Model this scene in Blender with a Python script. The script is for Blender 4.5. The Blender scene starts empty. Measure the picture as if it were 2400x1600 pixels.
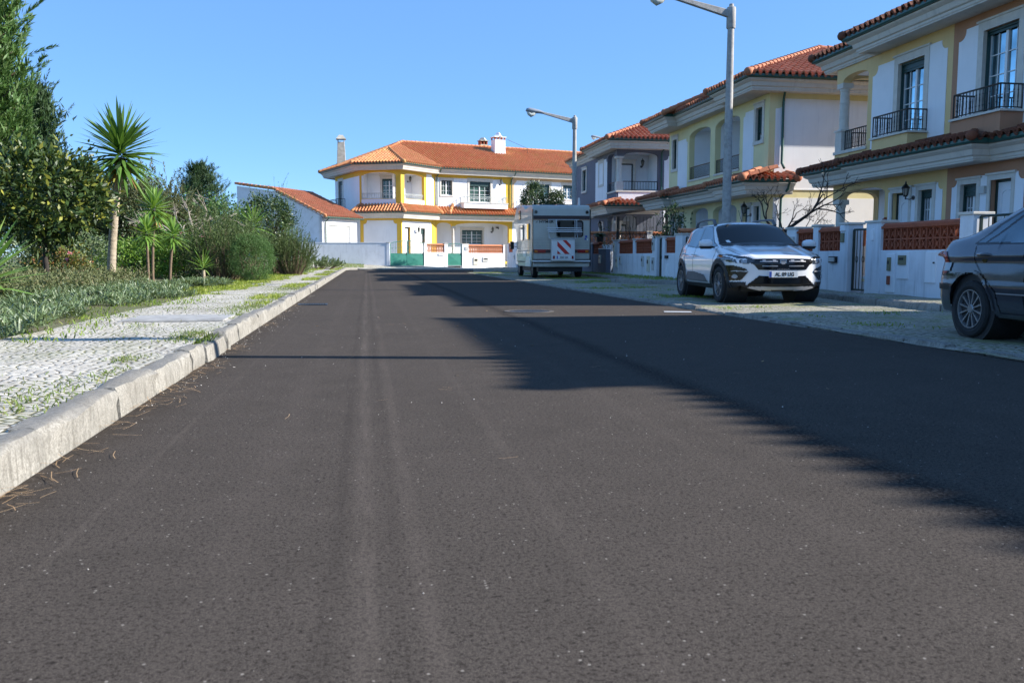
import bpy, bmesh, math, random
import numpy as np
from mathutils import Vector, Matrix
R = math.radians
rng = np.random.default_rng(7)
random.seed(7)
SC = bpy.context.scene
COL = SC.collection

# ---------------------------------------------------------------- camera, world, sun, exposure
cam = bpy.data.objects.new("camera", bpy.data.cameras.new("camera"))
COL.objects.link(cam)
cam.location = (0, 0, 0.87)
cam.rotation_euler = (R(90 - 5.654), 0, R(-9.63))
cam.data.sensor_width = 36.0
cam.data.sensor_fit = 'HORIZONTAL'
cam.data.lens = 30.0
cam.data.clip_start = 0.05
cam.data.clip_end = 6000
cam.data.dof.use_dof = True
cam.data.dof.focus_distance = 11.0
cam.data.dof.aperture_fstop = 7.1
SC.camera = cam

SUN_EL, SUN_AZ = 29.3, 102.0            # azimuth clockwise from +Y (the road direction)
world = bpy.data.worlds.new("World")
SC.world = world
world.use_nodes = True
wn = world.node_tree
bg = wn.nodes["Background"]
sky = wn.nodes.new("ShaderNodeTexSky")
sky.sky_type = 'NISHITA'
sky.sun_disc = False
sky.sun_elevation = R(SUN_EL)
sky.sun_rotation = R(SUN_AZ)
sky.altitude = 50
sky.air_density = 0.8
sky.dust_density = 0.0
sky.ozone_density = 8.0
skymix = wn.nodes.new("ShaderNodeMix")
skymix.data_type = 'RGBA'
skymix.inputs[0].default_value = .5
skymix.inputs[7].default_value = (.92, 2.05, 4.1, 1)      # thin even haze light over the Nishita gradient
wn.links.new(sky.outputs[0], skymix.inputs[6])
wn.links.new(skymix.outputs[2], bg.inputs[0])
bg.inputs[1].default_value = 0.125
sun = bpy.data.objects.new("sun", bpy.data.lights.new("sun", 'SUN'))
COL.objects.link(sun)
sun.data.energy = 5.0
sun.data.angle = R(0.5)
sun.data.color = (1.0, 0.95, 0.88)
sd = Vector((math.sin(R(SUN_AZ)) * math.cos(R(SUN_EL)), math.cos(R(SUN_AZ)) * math.cos(R(SUN_EL)), math.sin(R(SUN_EL))))
sun.rotation_euler = sd.to_track_quat('Z', 'Y').to_euler()
SC.view_settings.view_transform = 'Standard'
SC.view_settings.look = 'None'
SC.view_settings.exposure = 1.05
SC.view_settings.gamma = 1.0
SC.cycles.max_bounces = 8
SC.cycles.transparent_max_bounces = 12
SC.cycles.caustics_reflective = False
SC.cycles.caustics_refractive = False

# ---------------------------------------------------------------- materials
def lin(c):
    return tuple((x / 12.92 if x <= .04045 else ((x + .055) / 1.055) ** 2.4) for x in c)

class NT:
    """small helper for node materials"""
    def __init__(s, name):
        s.m = bpy.data.materials.new(name)
        s.m.use_nodes = True
        s.t = s.m.node_tree
        s.b = s.t.nodes["Principled BSDF"]
        s.tc = s.t.nodes.new("ShaderNodeTexCoord")
    def n(s, typ, ins=None, **props):
        nd = s.t.nodes.new(typ)
        for k, v in props.items():
            setattr(nd, k, v)
        for k, v in (ins or {}).items():
            s.set(nd, k, v)
        return nd
    def set(s, nd, k, v):
        sock = nd.inputs[k]
        if hasattr(v, 'links') or isinstance(v, bpy.types.NodeSocket):
            s.t.links.new(v, sock)
        else:
            if sock.type == 'RGBA' and len(v) == 3:
                v = (*v, 1)
            sock.default_value = v
    def P(s, **kw):
        for k, v in kw.items():
            s.set(s.b, k.replace('_', ' '), v)
    def co(s, scale=(1, 1, 1), which="Object"):
        return s.n("ShaderNodeMapping", {"Vector": s.tc.outputs[which], "Scale": scale}).outputs[0]
    def noise(s, scale, detail=4, rough=.55, vec=None, dist=0):
        return s.n("ShaderNodeTexNoise", {"Vector": vec or s.tc.outputs["Object"], "Scale": scale, "Detail": detail, "Roughness": rough, "Distortion": dist}).outputs[0]
    def ramp(s, fac, stops):
        r = s.n("ShaderNodeValToRGB", {"Fac": fac})
        el = r.color_ramp.elements
        while len(el) < len(stops):
            el.new(.5)
        for e, (p, c) in zip(el, stops):
            e.position = p
            e.color = (c, c, c, 1) if not hasattr(c, '__len__') else (*c, 1)
        return r.outputs[0]
    def mix(s, fac, a, b, mode='MIX'):
        m = s.n("ShaderNodeMix", data_type='RGBA', blend_type=mode)
        for i, v in ((0, fac), (6, a), (7, b)):
            if isinstance(v, bpy.types.NodeSocket):
                s.t.links.new(v, m.inputs[i])
            elif i == 0:
                m.inputs[0].default_value = v
            else:
                m.inputs[i].default_value = (*v, 1) if len(v) == 3 else v
        return m.outputs[2]
    def math(s, op, a, b=0.5, clamp=False):
        m = s.n("ShaderNodeMath", operation=op, use_clamp=clamp)
        for i, v in ((0, a), (1, b)):
            if isinstance(v, bpy.types.NodeSocket):
                s.t.links.new(v, m.inputs[i])
            else:
                m.inputs[i].default_value = v
        return m.outputs[0]
    def bump(s, h, strength=.3, dist=.01):
        b = s.n("ShaderNodeBump", {"Height": h, "Strength": strength, "Distance": dist})
        s.t.links.new(b.outputs[0], s.b.inputs["Normal"])

def plain(name, c, rough=.6, var=.12, vs=3., bump=0., bs=60., metal=0., spec=.5, coat=0., ior=1.5, streak=0., dirt=None, da=.5):
    k = NT(name)
    n1 = k.noise(vs, 5)
    c = tuple(c)
    col = k.mix(k.ramp(n1, [(.3, 0.), (.7, 1.)]), tuple(x * (1 - var) for x in c), tuple(min(1, x * (1 + var)) for x in c))
    if streak:
        n2 = k.noise(1.0, 4, .6, k.co((7, 7, .55)))
        n3 = k.noise(.8, 3)
        f = k.math('MULTIPLY', k.ramp(n2, [(.5, 0.), (.75, 1.)]), k.ramp(n3, [(.4, 0.), (.65, streak)]))
        col = k.mix(f, col, tuple(x * .42 for x in c))
    if dirt:
        f = k.math('MULTIPLY', k.ramp(k.noise(2.2, 7, .7), [(.5, 0.), (.68, 1.)]), da)
        col = k.mix(f, col, dirt)
    k.P(Base_Color=col, Roughness=rough, Metallic=metal, IOR=ior)
    k.set(k.b, "Specular IOR Level", spec)
    if coat:
        k.set(k.b, "Coat Weight", coat)
        k.set(k.b, "Coat Roughness", .03)
    if bump:
        k.bump(k.noise(bs, 6), bump, .01)
    return k.m

def leafmat(name, c1, c2, c3=None, rough=.5, sub=.25, spec=.4):
    """leaf colours vary leaf by leaf (random per island); light passes through a little"""
    k = NT(name)
    g = k.n("ShaderNodeNewGeometry")
    r = g.outputs["Random Per Island"]
    st = [(0., c1), (.75 if c3 else 1., c2)]
    if c3:
        st.append((1., c3))
    col = k.ramp(r, st)
    col = k.mix(k.ramp(k.noise(1.3, 3), [(.35, 0.), (.65, .35)]), col, tuple(x * 1.5 for x in c2))
    k.P(Base_Color=col, Roughness=rough)
    k.set(k.b, "Specular IOR Level", spec)
    tr = k.n("ShaderNodeBsdfTranslucent", {"Color": k.mix(.5, col, (c2[0] * 2.2, c2[1] * 2.0, c2[2] * .8))})
    mx = k.n("ShaderNodeMixShader", {0: sub})
    k.t.links.new(k.b.outputs[0], mx.inputs[1])
    k.t.links.new(tr.outputs[0], mx.inputs[2])
    out = [n for n in k.t.nodes if n.type == 'OUTPUT_MATERIAL'][0]
    k.t.links.new(mx.outputs[0], out.inputs[0])
    return k.m

MT = {}
MT['white'] = plain('white_render', (.84, .845, .855), .85, .03, 1.5, .12, 90, streak=.22)
MT['white_dirty'] = plain('white_wall_paint', (.77, .785, .81), .85, .04, 2., .15, 70, streak=.75, dirt=(.45, .44, .40), da=.25)
MT['stone'] = plain('pale_limestone', (.62, .58, .51), .7, .08, 6., .1, 90, streak=.3)
MT['cornice'] = plain('cornice_cream', (.62, .57, .49), .8, .05, 2., .1, 60, streak=.45)
MT['yellow'] = plain('strong_yellow_paint', (.74, .46, .055), .85, .06, 1.5, .1, 80, streak=.2)
MT['sand'] = plain('sandy_yellow_paint', (.74, .53, .25), .85, .05, 1.5, .1, 80, streak=.2)
MT['lemon'] = plain('pale_lemon_paint', (.76, .68, .38), .85, .05, 1.5, .1, 80, streak=.25)
MT['terra'] = plain('terracotta_paint', (.44, .225, .13), .85, .06, 1.5, .1, 80, streak=.2)
MT['greyblue'] = plain('slate_grey_paint', (.135, .15, .19), .85, .06, 1.5, .1, 80, streak=.2)
MT['peach'] = plain('peach_paint', (.70, .46, .27), .85, .05, 1.5, .1, 80, streak=.2)
MT['gutter'] = plain('dark_green_gutter', (.022, .085, .066), .35, .15, 5., metal=.0, spec=.5)
MT['iron'] = plain('black_iron', (.012, .014, .014), .4, .2, 8.)
MT['ironwhite'] = plain('pale_iron', (.42, .46, .44), .5, .1, 8.)
MT['greengate'] = plain('green_gate_paint', (.045, .22, .165), .4, .1, 4.)
MT['gategreen'] = plain('dark_green_paint', (.014, .035, .028), .35, .15, 6.)
MT['frame'] = plain('white_window_frame', (.78, .78, .77), .35, .03, 5.)
MT['shutter'] = plain('dark_green_shutter', (.02, .055, .05), .45, .1, 5.)
MT['door'] = plain('white_door', (.76, .77, .78), .4, .03, 4.)
MT['garage'] = plain('cream_garage_door', (.80, .78, .71), .45, .03, 4.)
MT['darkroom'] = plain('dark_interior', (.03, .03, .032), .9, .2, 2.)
MT['concrete'] = plain('weathered_concrete', (.33, .325, .31), .9, .2, 8., .4, 120, dirt=(.14, .135, .12), da=.6)
MT['chimney'] = plain('lichen_render', (.46, .43, .36), .9, .2, 5., .3, 60, dirt=(.27, .25, .15), da=.6)
MT['asbestos'] = plain('box_grey_plastic', (.50, .50, .47), .5, .05, 5.)
MT['boxcream'] = plain('meter_box_cream', (.66, .62, .50), .5, .05, 5.)
MT['boxgreen'] = plain('meter_box_olive', (.19, .18, .10), .5, .05, 5.)
MT['pole'] = plain('concrete_lamp_pole', (.40, .385, .36), .9, .18, 12., .4, 140, dirt=(.16, .15, .13), da=.55)
MT['lamphead'] = plain('lamp_housing_grey', (.33, .35, .37), .4, .1, 6., metal=.3)
MT['lampglass'] = plain('lamp_bowl', (.55, .58, .52), .15, .05, 6.)
MT['lantern_glass'] = plain('lantern_glass', (.20, .22, .20), .15, .1, 6.)
MT['brass'] = plain('rust', (.25, .06, .03), .6, .2, 9.)

def glassmat(name, c, ior=1.9, rough=.02, metal=0.):
    k = NT(name)
    n1 = k.noise(1.1, 2)
    k.P(Base_Color=k.mix(k.ramp(n1, [(.35, 0.), (.65, 1.)]), tuple(x * .5 for x in c), c), Roughness=rough, IOR=ior, Metallic=metal)
    k.bump(k.noise(.9, 2), .03, .05)
    return k.m
MT['glass'] = glassmat('window_glass', (.10, .15, .17), 2.4, .02, .35)
MT['skyglass'] = glassmat('sky_tinted_glass', (.50, .74, .82), 1.8, .03, .95)  # blue of the reflected sky put into the mirror-like glass colour
MT['glasscurt'] = glassmat('curtained_window_glass', (.06, .125, .11), 1.7)
MT['carglass'] = glassmat('windscreen_glass', (.006, .008, .010), 1.28)
MT['carside'] = glassmat('side_window_glass', (.20, .27, .31), 1.6, .03, .7)

def tilemat(name, c1, c2, lichen, la):
    k = NT(name)
    g = k.n("ShaderNodeNewGeometry")
    r = g.outputs["Random Per Island"]
    col = k.mix(k.math('MULTIPLY', r, .8), c1, c2)
    col = k.mix(k.ramp(k.noise(9., 5, .7), [(.35, .0), (.75, .6)]), col, tuple(x * .45 for x in c1))
    f = k.math('MULTIPLY', k.ramp(k.noise(1.1, 6, .75), [(.48, 0.), (.66, 1.)]), la)
    col = k.mix(f, col, lichen)
    k.P(Base_Color=col, Roughness=.85)
    k.bump(k.noise(70., 4), .25, .008)
    return k.m
MT['tile_new'] = tilemat('clay_tiles', (.44, .14, .065), (.55, .22, .12), (.27, .16, .07), .45)
MT['tile_old'] = tilemat('weathered_clay_tiles', (.60, .21, .085), (.70, .33, .15), (.45, .29, .08), .6)
MT['tile_dark'] = tilemat('shaded_clay_tiles', (.17, .05, .024), (.26, .085, .04), (.09, .055, .03), .6)  # clay colour darkened to carry the shade these roofs lie in
MT['brick'] = tilemat('terracotta_lattice_blocks', (.36, .085, .035), (.46, .13, .06), (.22, .07, .04), .4)
MT['brick_pale'] = tilemat('pale_terracotta_blocks', (.62, .23, .10), (.72, .31, .16), (.50, .22, .10), .3)

# ---------------------------------------------------------------- mesh builder
class MB:
    def __init__(s, M=None):
        s.v, s.lt, s.li, s.n = [], [], [], 0
        s.M = M
    def add(s, verts, faces):
        a = np.asarray(verts, float).reshape(-1, 3)
        if s.M is not None:
            m = np.array(s.M)
            a = a @ m[:3, :3].T + m[:3, 3]
        s.v.append(a)
        if isinstance(faces, np.ndarray):
            s.lt.append(np.full(len(faces), faces.shape[1], np.int32))
            s.li.append((faces + s.n).ravel().astype(np.int32))
        elif len(faces):
            s.lt.append(np.array([len(f) for f in faces], np.int32))
            s.li.append(np.concatenate([np.asarray(f, np.int32) for f in faces]) + s.n)
        s.n += len(a)
        return s
    def box(s, x0, x1, y0, y1, z0, z1):
        if x0 > x1: x0, x1 = x1, x0
        if y0 > y1: y0, y1 = y1, y0
        return s.add([(x0, y0, z0), (x1, y0, z0), (x1, y1, z0), (x0, y1, z0), (x0, y0, z1), (x1, y0, z1), (x1, y1, z1), (x0, y1, z1)],
                     [(0, 3, 2, 1), (4, 5, 6, 7), (0, 1, 5, 4), (1, 2, 6, 5), (2, 3, 7, 6), (3, 0, 4, 7)])
    def taper(s, cx, cy, z0, z1, a0, b0, a1, b1):
        return s.add([(cx - a0, cy - b0, z0), (cx + a0, cy - b0, z0), (cx + a0, cy + b0, z0), (cx - a0, cy + b0, z0),
                      (cx - a1, cy - b1, z1), (cx + a1, cy - b1, z1), (cx + a1, cy + b1, z1), (cx - a1, cy + b1, z1)],
                     [(0, 3, 2, 1), (4, 5, 6, 7), (0, 1, 5, 4), (1, 2, 6, 5), (2, 3, 7, 6), (3, 0, 4, 7)])
    def prism(s, pts, lo, hi, ax='y'):
        """polygon pts in the plane across axis ax, extruded from lo to hi"""
        n = len(pts)
        f3 = {'y': lambda a, b, t: (a, t, b), 'z': lambda a, b, t: (a, b, t), 'x': lambda a, b, t: (t, a, b)}[ax]
        v = [f3(a, b, lo) for a, b in pts] + [f3(a, b, hi) for a, b in pts]
        f = [tuple(range(n)), tuple(range(2 * n - 1, n - 1, -1))] + [(i, i + n, (i + 1) % n + n, (i + 1) % n) for i in range(n)]
        return s.add(v, f)
    def tube(s, pts, rad, n=8, cap=True):
        pts = [Vector(p) for p in pts]
        if not hasattr(rad, '__len__'):
            rad = [rad] * len(pts)
        V, F = [], []
        t0 = None
        for i, p in enumerate(pts):
            t = (pts[min(i + 1, len(pts) - 1)] - pts[max(i - 1, 0)]).normalized()
            if t0 is None:
                a = t.orthogonal().normalized()
            else:
                a = (a - t * a.dot(t))
                a = a.normalized() if a.length > 1e-6 else t.orthogonal().normalized()
            t0 = t
            b = t.cross(a)
            for k in range(n):
                w = 2 * math.pi * k / n
                V.append(p + (a * math.cos(w) + b * math.sin(w)) * rad[i])
        for i in range(len(pts) - 1):
            for k in range(n):
                F.append((i * n + k, i * n + (k + 1) % n, (i + 1) * n + (k + 1) % n, (i + 1) * n + k))
        if cap:
            F.append(tuple(range(n - 1, -1, -1)))
            F.append(tuple((len(pts) - 1) * n + k for k in range(n)))
        return s.add([tuple(q) for q in V], F)
    def lathe(s, prof, cx=0, cy=0, n=16, ax='z', cap=True):
        """prof: (radius, height) pairs"""
        V, F = [], []
        for r, h in prof:
            for k in range(n):
                w = 2 * math.pi * k / n
                a, b = cx + r * math.cos(w), cy + r * math.sin(w)
                V.append({'z': (a, b, h), 'y': (a, h, b), 'x': (h, a, b)}[ax])
        for i in range(len(prof) - 1):
            for k in range(n):
                F.append((i * n + k, i * n + (k + 1) % n, (i + 1) * n + (k + 1) % n, (i + 1) * n + k))
        if cap:
            F.append(tuple(range(n)))
            F.append(tuple((len(prof) - 1) * n + k for k in range(n)))
        return s.add(V, F)
    def build(s, name, mat, parent=None, smooth=0, bevel=0, fix=True):
        me = bpy.data.meshes.new(name)
        v = np.concatenate(s.v) if s.v else np.zeros((0, 3))
        lt = np.concatenate(s.lt)
        li = np.concatenate(s.li)
        me.vertices.add(len(v))
        me.vertices.foreach_set("co", v.ravel())
        me.loops.add(len(li))
        me.loops.foreach_set("vertex_index", li)
        me.polygons.add(len(lt))
        me.polygons.foreach_set("loop_start", np.concatenate(([0], np.cumsum(lt)[:-1])).astype(np.int32))
        me.polygons.foreach_set("loop_total", lt)
        me.update(calc_edges=True)
        me.validate()
        if fix and len(lt) < 60000:
            bm = bmesh.new()
            bm.from_mesh(me)
            bmesh.ops.recalc_face_normals(bm, faces=bm.faces)
            bm.to_mesh(me)
            bm.free()
        if smooth:
            me.polygons.foreach_set("use_smooth", np.ones(len(me.polygons), bool))
            me.set_sharp_from_angle(angle=R(smooth))
        else:
            me.polygons.foreach_set("use_smooth", np.zeros(len(me.polygons), bool))
        o = bpy.data.objects.new(name, me)
        if mat is not None:
            me.materials.append(MT[mat] if isinstance(mat, str) else mat)
        COL.objects.link(o)
        if parent is not None:
            o.parent = parent
        if bevel:
            b = o.modifiers.new("bevel", 'BEVEL')
            b.width = bevel
            b.segments = 2
            b.limit_method = 'ANGLE'
            b.angle_limit = R(40)
        return o

def tag(o, label=None, cat=None, group=None, kind=None):
    for k, v in (('label', label), ('category', cat), ('group', group), ('kind', kind)):
        if v:
            o[k] = v
    return o

def thing(name, label, cat, loc=(0, 0, 0), rz=0, group=None):
    o = bpy.data.objects.new(name, None)
    o.empty_display_size = .2
    COL.objects.link(o)
    o.location = loc
    o.rotation_euler = (0, 0, rz)
    return tag(o, label, cat, group)

def copy_tree(o, parent=None):
    c = o.copy()
    COL.objects.link(c)
    c.parent = parent
    for ch in list(o.children):
        copy_tree(ch, c)
    return c

def frame(x, y, dx, dy, z=0):
    """local frame of a facade: x along (dx,dy), y inward (left of it), z up"""
    l = math.hypot(dx, dy)
    dx, dy = dx / l, dy / l
    return Matrix(((dx, -dy, 0, x), (dy, dx, 0, y), (0, 0, 1, z), (0, 0, 0, 1)))

# ---------------------------------------------------------------- building helpers
def wallgrid(mb, u0, u1, z0, z1, ops=(), y=0., t=.25):
    us = sorted({u0, u1} | {min(max(o[i], u0), u1) for o in ops for i in (0, 1)})
    zs = sorted({z0, z1} | {min(max(o[i], z0), z1) for o in ops for i in (2, 3)})
    nu, nz = len(us) - 1, len(zs) - 1
    def full(i, j):
        if i < 0 or j < 0 or i >= nu or j >= nz:
            return False
        cu, cz = (us[i] + us[i + 1]) / 2, (zs[j] + zs[j + 1]) / 2
        return not any(o[0] < cu < o[1] and o[2] < cz < o[3] for o in ops)
    for i in range(nu):
        for j in range(nz):
            if not full(i, j):
                continue
            a, b, c, d = us[i], us[i + 1], zs[j], zs[j + 1]
            Y = y + t
            mb.add([(a, y, c), (b, y, c), (b, y, d), (a, y, d)], [(0, 1, 2, 3)])
            mb.add([(a, Y, c), (b, Y, c), (b, Y, d), (a, Y, d)], [(3, 2, 1, 0)])
            if not full(i - 1, j): mb.add([(a, y, c), (a, Y, c), (a, Y, d), (a, y, d)], [(3, 2, 1, 0)])
            if not full(i + 1, j): mb.add([(b, y, c), (b, Y, c), (b, Y, d), (b, y, d)], [(0, 1, 2, 3)])
            if not full(i, j - 1): mb.add([(a, y, c), (b, y, c), (b, Y, c), (a, Y, c)], [(3, 2, 1, 0)])
            if not full(i, j + 1): mb.add([(a, y, d), (b, y, d), (b, Y, d), (a, Y, d)], [(0, 1, 2, 3)])

def arch(mb, a, b, zs, zc, ztop, y=0., t=.25, n=14):
    """fills the top of an opening a..b between an elliptic arch (spring zs, crown zc) and ztop"""
    c, w = (a + b) / 2, (b - a) / 2
    P = []
    for i in range(n + 1):
        w_ = math.pi * i / n
        P.append((c - w * math.cos(w_), zs + (zc - zs) * math.sin(w_) ** .85 if 0 < i < n else zs))
    for (u0, p0), (u1, p1) in zip(P[:-1], P[1:]):
        mb.add([(u0, y, p0), (u1, y, p1), (u1, y, ztop), (u0, y, ztop), (u0, y + t, p0), (u1, y + t, p1), (u1, y + t, ztop), (u0, y + t, ztop)],
               [(0, 1, 2, 3), (7, 6, 5, 4), (0, 4, 5, 1)])

def notch_pts(u0, u1, z0, z1, r=.2, c='lr', st=.04):
    P = [(u1, z0)]
    if 'r' in c:
        P += [(u1, z1 - r - st), (u1 - st, z1 - r - st)]
        P += [(u1 - r * math.sin(w) - st, z1 - r * math.cos(w) - st) for w in np.linspace(.25, math.pi / 2 - .25, 6)]
        P += [(u1 - r - st, z1 - st), (u1 - r - st, z1)]
    else:
        P += [(u1, z1)]
    if 'l' in c:
        P += [(u0 + r + st, z1), (u0 + r + st, z1 - st)]
        P += [(u0 + r * math.cos(w) + st, z1 - r * math.sin(w) - st) for w in np.linspace(.25, math.pi / 2 - .25, 6)]
        P += [(u0 + st, z1 - r - st), (u0, z1 - r - st)]
    else:
        P += [(u0, z1)]
    P += [(u0, z0)]
    return P

def sweep(mb, path, prof, closed=False):
    """prof (o, z): o metres to the right of the travel direction"""
    n = len(path)
    P = [Vector(p) for p in path]
    V, F = [], []
    for i in range(n):
        a = (P[i] - P[i - 1]).normalized() if (i > 0 or closed) else None
        b = (P[(i + 1) % n] - P[i]).normalized() if (i < n - 1 or closed) else None
        if a is None: a = b
        if b is None: b = a
        na, nb = Vector((a.y, -a.x)), Vector((b.y, -b.x))
        m = na + nb
        m = m.normalized()
        k = 1 / max(.35, m.dot(na))
        for o, z in prof:
            q = P[i] + m * (o * k)
            V.append((q.x, q.y, z))
    k = len(prof)
    for i in range(n if closed else n - 1):
        for j in range(k - 1):
            F.append((i * k + j, ((i + 1) % n) * k + j, ((i + 1) % n) * k + j + 1, i * k + j + 1))
    if not closed:
        F.append(tuple(range(k)))
        F.append(tuple((n - 1) * k + j for j in range(k)))
    mb.add(V, F)

TP, TR = .245, .38
_pr = [(0., -.01), (.06, .055), (.18, .102), (.31, .114), (.44, .098), (.55, .045), (.62, -.005), (.82, -.03), (1., -.01)]
def tiles(mb, pts, seed=0):
    """clay tiles over the 3-D polygon pts; its first two points are the eave"""
    A, B = Vector(pts[0]), Vector(pts[1])
    U = (B - A).normalized()
    C = Vector(pts[2]) - A
    Vv = (C - U * C.dot(U)).normalized()
    N = U.cross(Vv)
    if N.z < 0: N = -N
    P2 = [((Vector(p) - A).dot(U), (Vector(p) - A).dot(Vv)) for p in pts]
    L0, L1 = min(p[0] for p in P2), max(p[0] for p in P2)
    A_, U_, V_, N_ = (np.array(x) for x in (A, U, Vv, N))
    rr = np.random.default_rng(seed + 11)
    nc = max(1, int(round((L1 - L0) / TP)))
    tp = (L1 - L0) / nc
    verts, quads = [], []
    cnt = 0
    for c in range(nc):
        ua = L0 + c * tp
        uc = ua + tp * .5
        vs = []
        for i in range(len(P2)):
            (x0, y0), (x1, y1) = P2[i], P2[(i + 1) % len(P2)]
            if (x0 <= uc < x1) or (x1 <= uc < x0):
                vs.append(y0 + (y1 - y0) * (uc - x0) / (x1 - x0))
        if len(vs) < 2:
            continue
        v0, v1 = min(vs) - .03, max(vs) + .02
        k = math.floor(v0 / TR)
        while k * TR < v1:
            va, vb = max(v0, k * TR), min(v1, (k + 1) * TR + .03)
            if vb - va > .04:
                ja = rr.normal(0, .004, 3)
                for (f0, h0), (f1, h1) in zip(_pr[:-1], _pr[1:]):
                    pass
                fs = np.array([p[0] for p in _pr]) * tp + ua + ja[0]
                hs = np.array([p[1] for p in _pr])
                lo = A_ + fs[:, None] * U_ + va * V_ + (hs + .024 + ja[1])[:, None] * N_
                hi = A_ + fs[:, None] * U_ + vb * V_ + (hs * .93 + .002 + ja[2] * .5)[:, None] * N_
                dn = lo - .05 * N_
                verts += [lo, hi, dn]
                m = len(_pr)
                a = np.arange(m - 1) + cnt
                quads.append(np.stack([a, a + 1, a + 1 + m, a + m], 1))
                quads.append(np.stack([a, a + 2 * m, a + 1 + 2 * m, a + 1], 1))
                cnt += 3 * m
            k += 1
    if verts:
        mb.add(np.concatenate(verts), np.concatenate(quads))

def ridge(mb, p, q, r=.12, cap0=True):
    p, q = Vector(p), Vector(q)
    L = (q - p).length
    n = max(1, int(round(L / .40)))
    d = (q - p) / n
    for i in range(n):
        a, b = p + d * i, p + d * (i + 1.12)
        mb.tube([a, a.lerp(b, .08), a.lerp(b, .1), b], [r * 1.12, r * 1.12, r * 1.02, r * .86], 10)
    if cap0:
        e = p - d.normalized() * .03
        mb.tube([p - d.normalized() * .10, e, p + d.normalized() * .1], [r * .55, r * 1.12, r * 1.14], 10)

def text_mesh(body, size, extr=.002, sx=1.0, bold=0.):
    cu = bpy.data.curves.new("lettering", 'FONT')
    cu.body = body
    cu.size = size
    cu.align_x = 'CENTER'
    cu.align_y = 'CENTER'
    cu.extrude = extr
    cu.offset = bold
    cu.resolution_u = 3
    o = bpy.data.objects.new("lettering", cu)
    COL.objects.link(o)
    dg = bpy.context.evaluated_depsgraph_get()
    me = bpy.data.meshes.new_from_object(o.evaluated_get(dg))
    bpy.data.objects.remove(o)
    me.name = "lettering"
    if sx != 1.0:
        me.transform(Matrix.Diagonal((sx, 1, 1, 1)))
    return me

def place_text(body, size, M, mat, parent, name="lettering", extr=.002, sx=1.0, bold=0.):
    me = text_mesh(body, size, extr, sx, bold)
    me.transform(M)
    me.materials.clear()
    me.materials.append(MT[mat] if isinstance(mat, str) else mat)
    o = bpy.data.objects.new(name, me)
    COL.objects.link(o)
    o.parent = parent
    return o
# ---------------------------------------------------------------- house fittings (local frame: x along the wall, -y outward)
def window(par, M, u0, u1, z0, z1, y=0., depth=.16, shut=.25, nx=2, nz=4, sur=.12, glass='glass', sill=True, label=None, top=.0, surm='stone'):
    d = y + depth
    b = MB(M)
    w = .05
    b.box(u0, u0 + w, d, d + .06, z0, z1).box(u1 - w, u1, d, d + .06, z0, z1)
    b.box(u0 + w, u1 - w, d, d + .06, z0, z0 + w + .02).box(u0 + w, u1 - w, d, d + .06, z1 - w, z1)
    for i in range(1, nx):
        c = u0 + (u1 - u0) * i / nx
        b.box(c - .04, c + .04, d - .01, d + .05, z0 + w + .02, z1 - w)
    zs = z1 - shut
    cols = nx * 2
    for i in range(cols):
        if i % 2 == 1:
            c = u0 + (u1 - u0) * i / cols
            b.box(c - .011, c + .011, d + .012, d + .038, z0 + .09, zs)
    for j in range(1, nz):
        h = z0 + (zs - z0) * j / nz
        b.box(u0 + w, u1 - w, d + .016, d + .036, h - .012, h + .012)
    f = b.build('window', 'frame', par)
    g = MB(M)
    for a_, c_ in ((u0 + .001, u0 + .045), (u1 - .045, u1 - .001)):
        g.box(a_, c_, y + depth * .45, d - .002, z0 + .001, z1 - .001)
    g.box(u0 + .046, u1 - .046, y + depth * .45, d - .06, z1 - .05, z1 - .001)
    g.build('shutter_guide', 'shutter', f)
    if label: f['label'] = label
    MB(M).box(u0 + .03, u1 - .03, d + .04, d + .055, z0 + .03, z1 - .03).build('pane', glass, f)
    if shut > .05:
        s = MB(M)
        n = max(2, int(shut / .055))
        for i in range(n):
            a = z1 - shut * (i + 1) / n
            s.box(u0 + .015, u1 - .015, d - .055 + (.012 if i % 2 else 0), d - .02, a + .004, a + shut / n)
        s.build('roller_shutter', 'shutter', f)
    if sur:
        s = MB(M)
        o = y - .035
        i_ = y + .02
        tp = z1 + sur * 1.25 + top
        s.box(u0 - sur, u0 + .018, o, i_, z0, z1).box(u1 - .018, u1 + sur, o, i_, z0, z1)
        s.box(u0 + .001, u0 + .017, i_ + .001, y + depth * .45 - .002, z0, z1).box(u1 - .017, u1 - .001, i_ + .001, y + depth * .45 - .002, z0, z1)
        s.box(u0 - sur, u1 + sur, o, i_, z1, tp)
        s.box(u0 - sur - .04, u1 + sur + .04, o - .035, i_, tp, tp + .05)
        if sill:
            s.box(u0 - sur, u1 + sur, o - .02, i_, z0 - sur, z0)
        s.build('stone_surround', surm, f)
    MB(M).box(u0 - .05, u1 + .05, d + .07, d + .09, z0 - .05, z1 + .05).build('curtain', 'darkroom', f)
    return f

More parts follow.
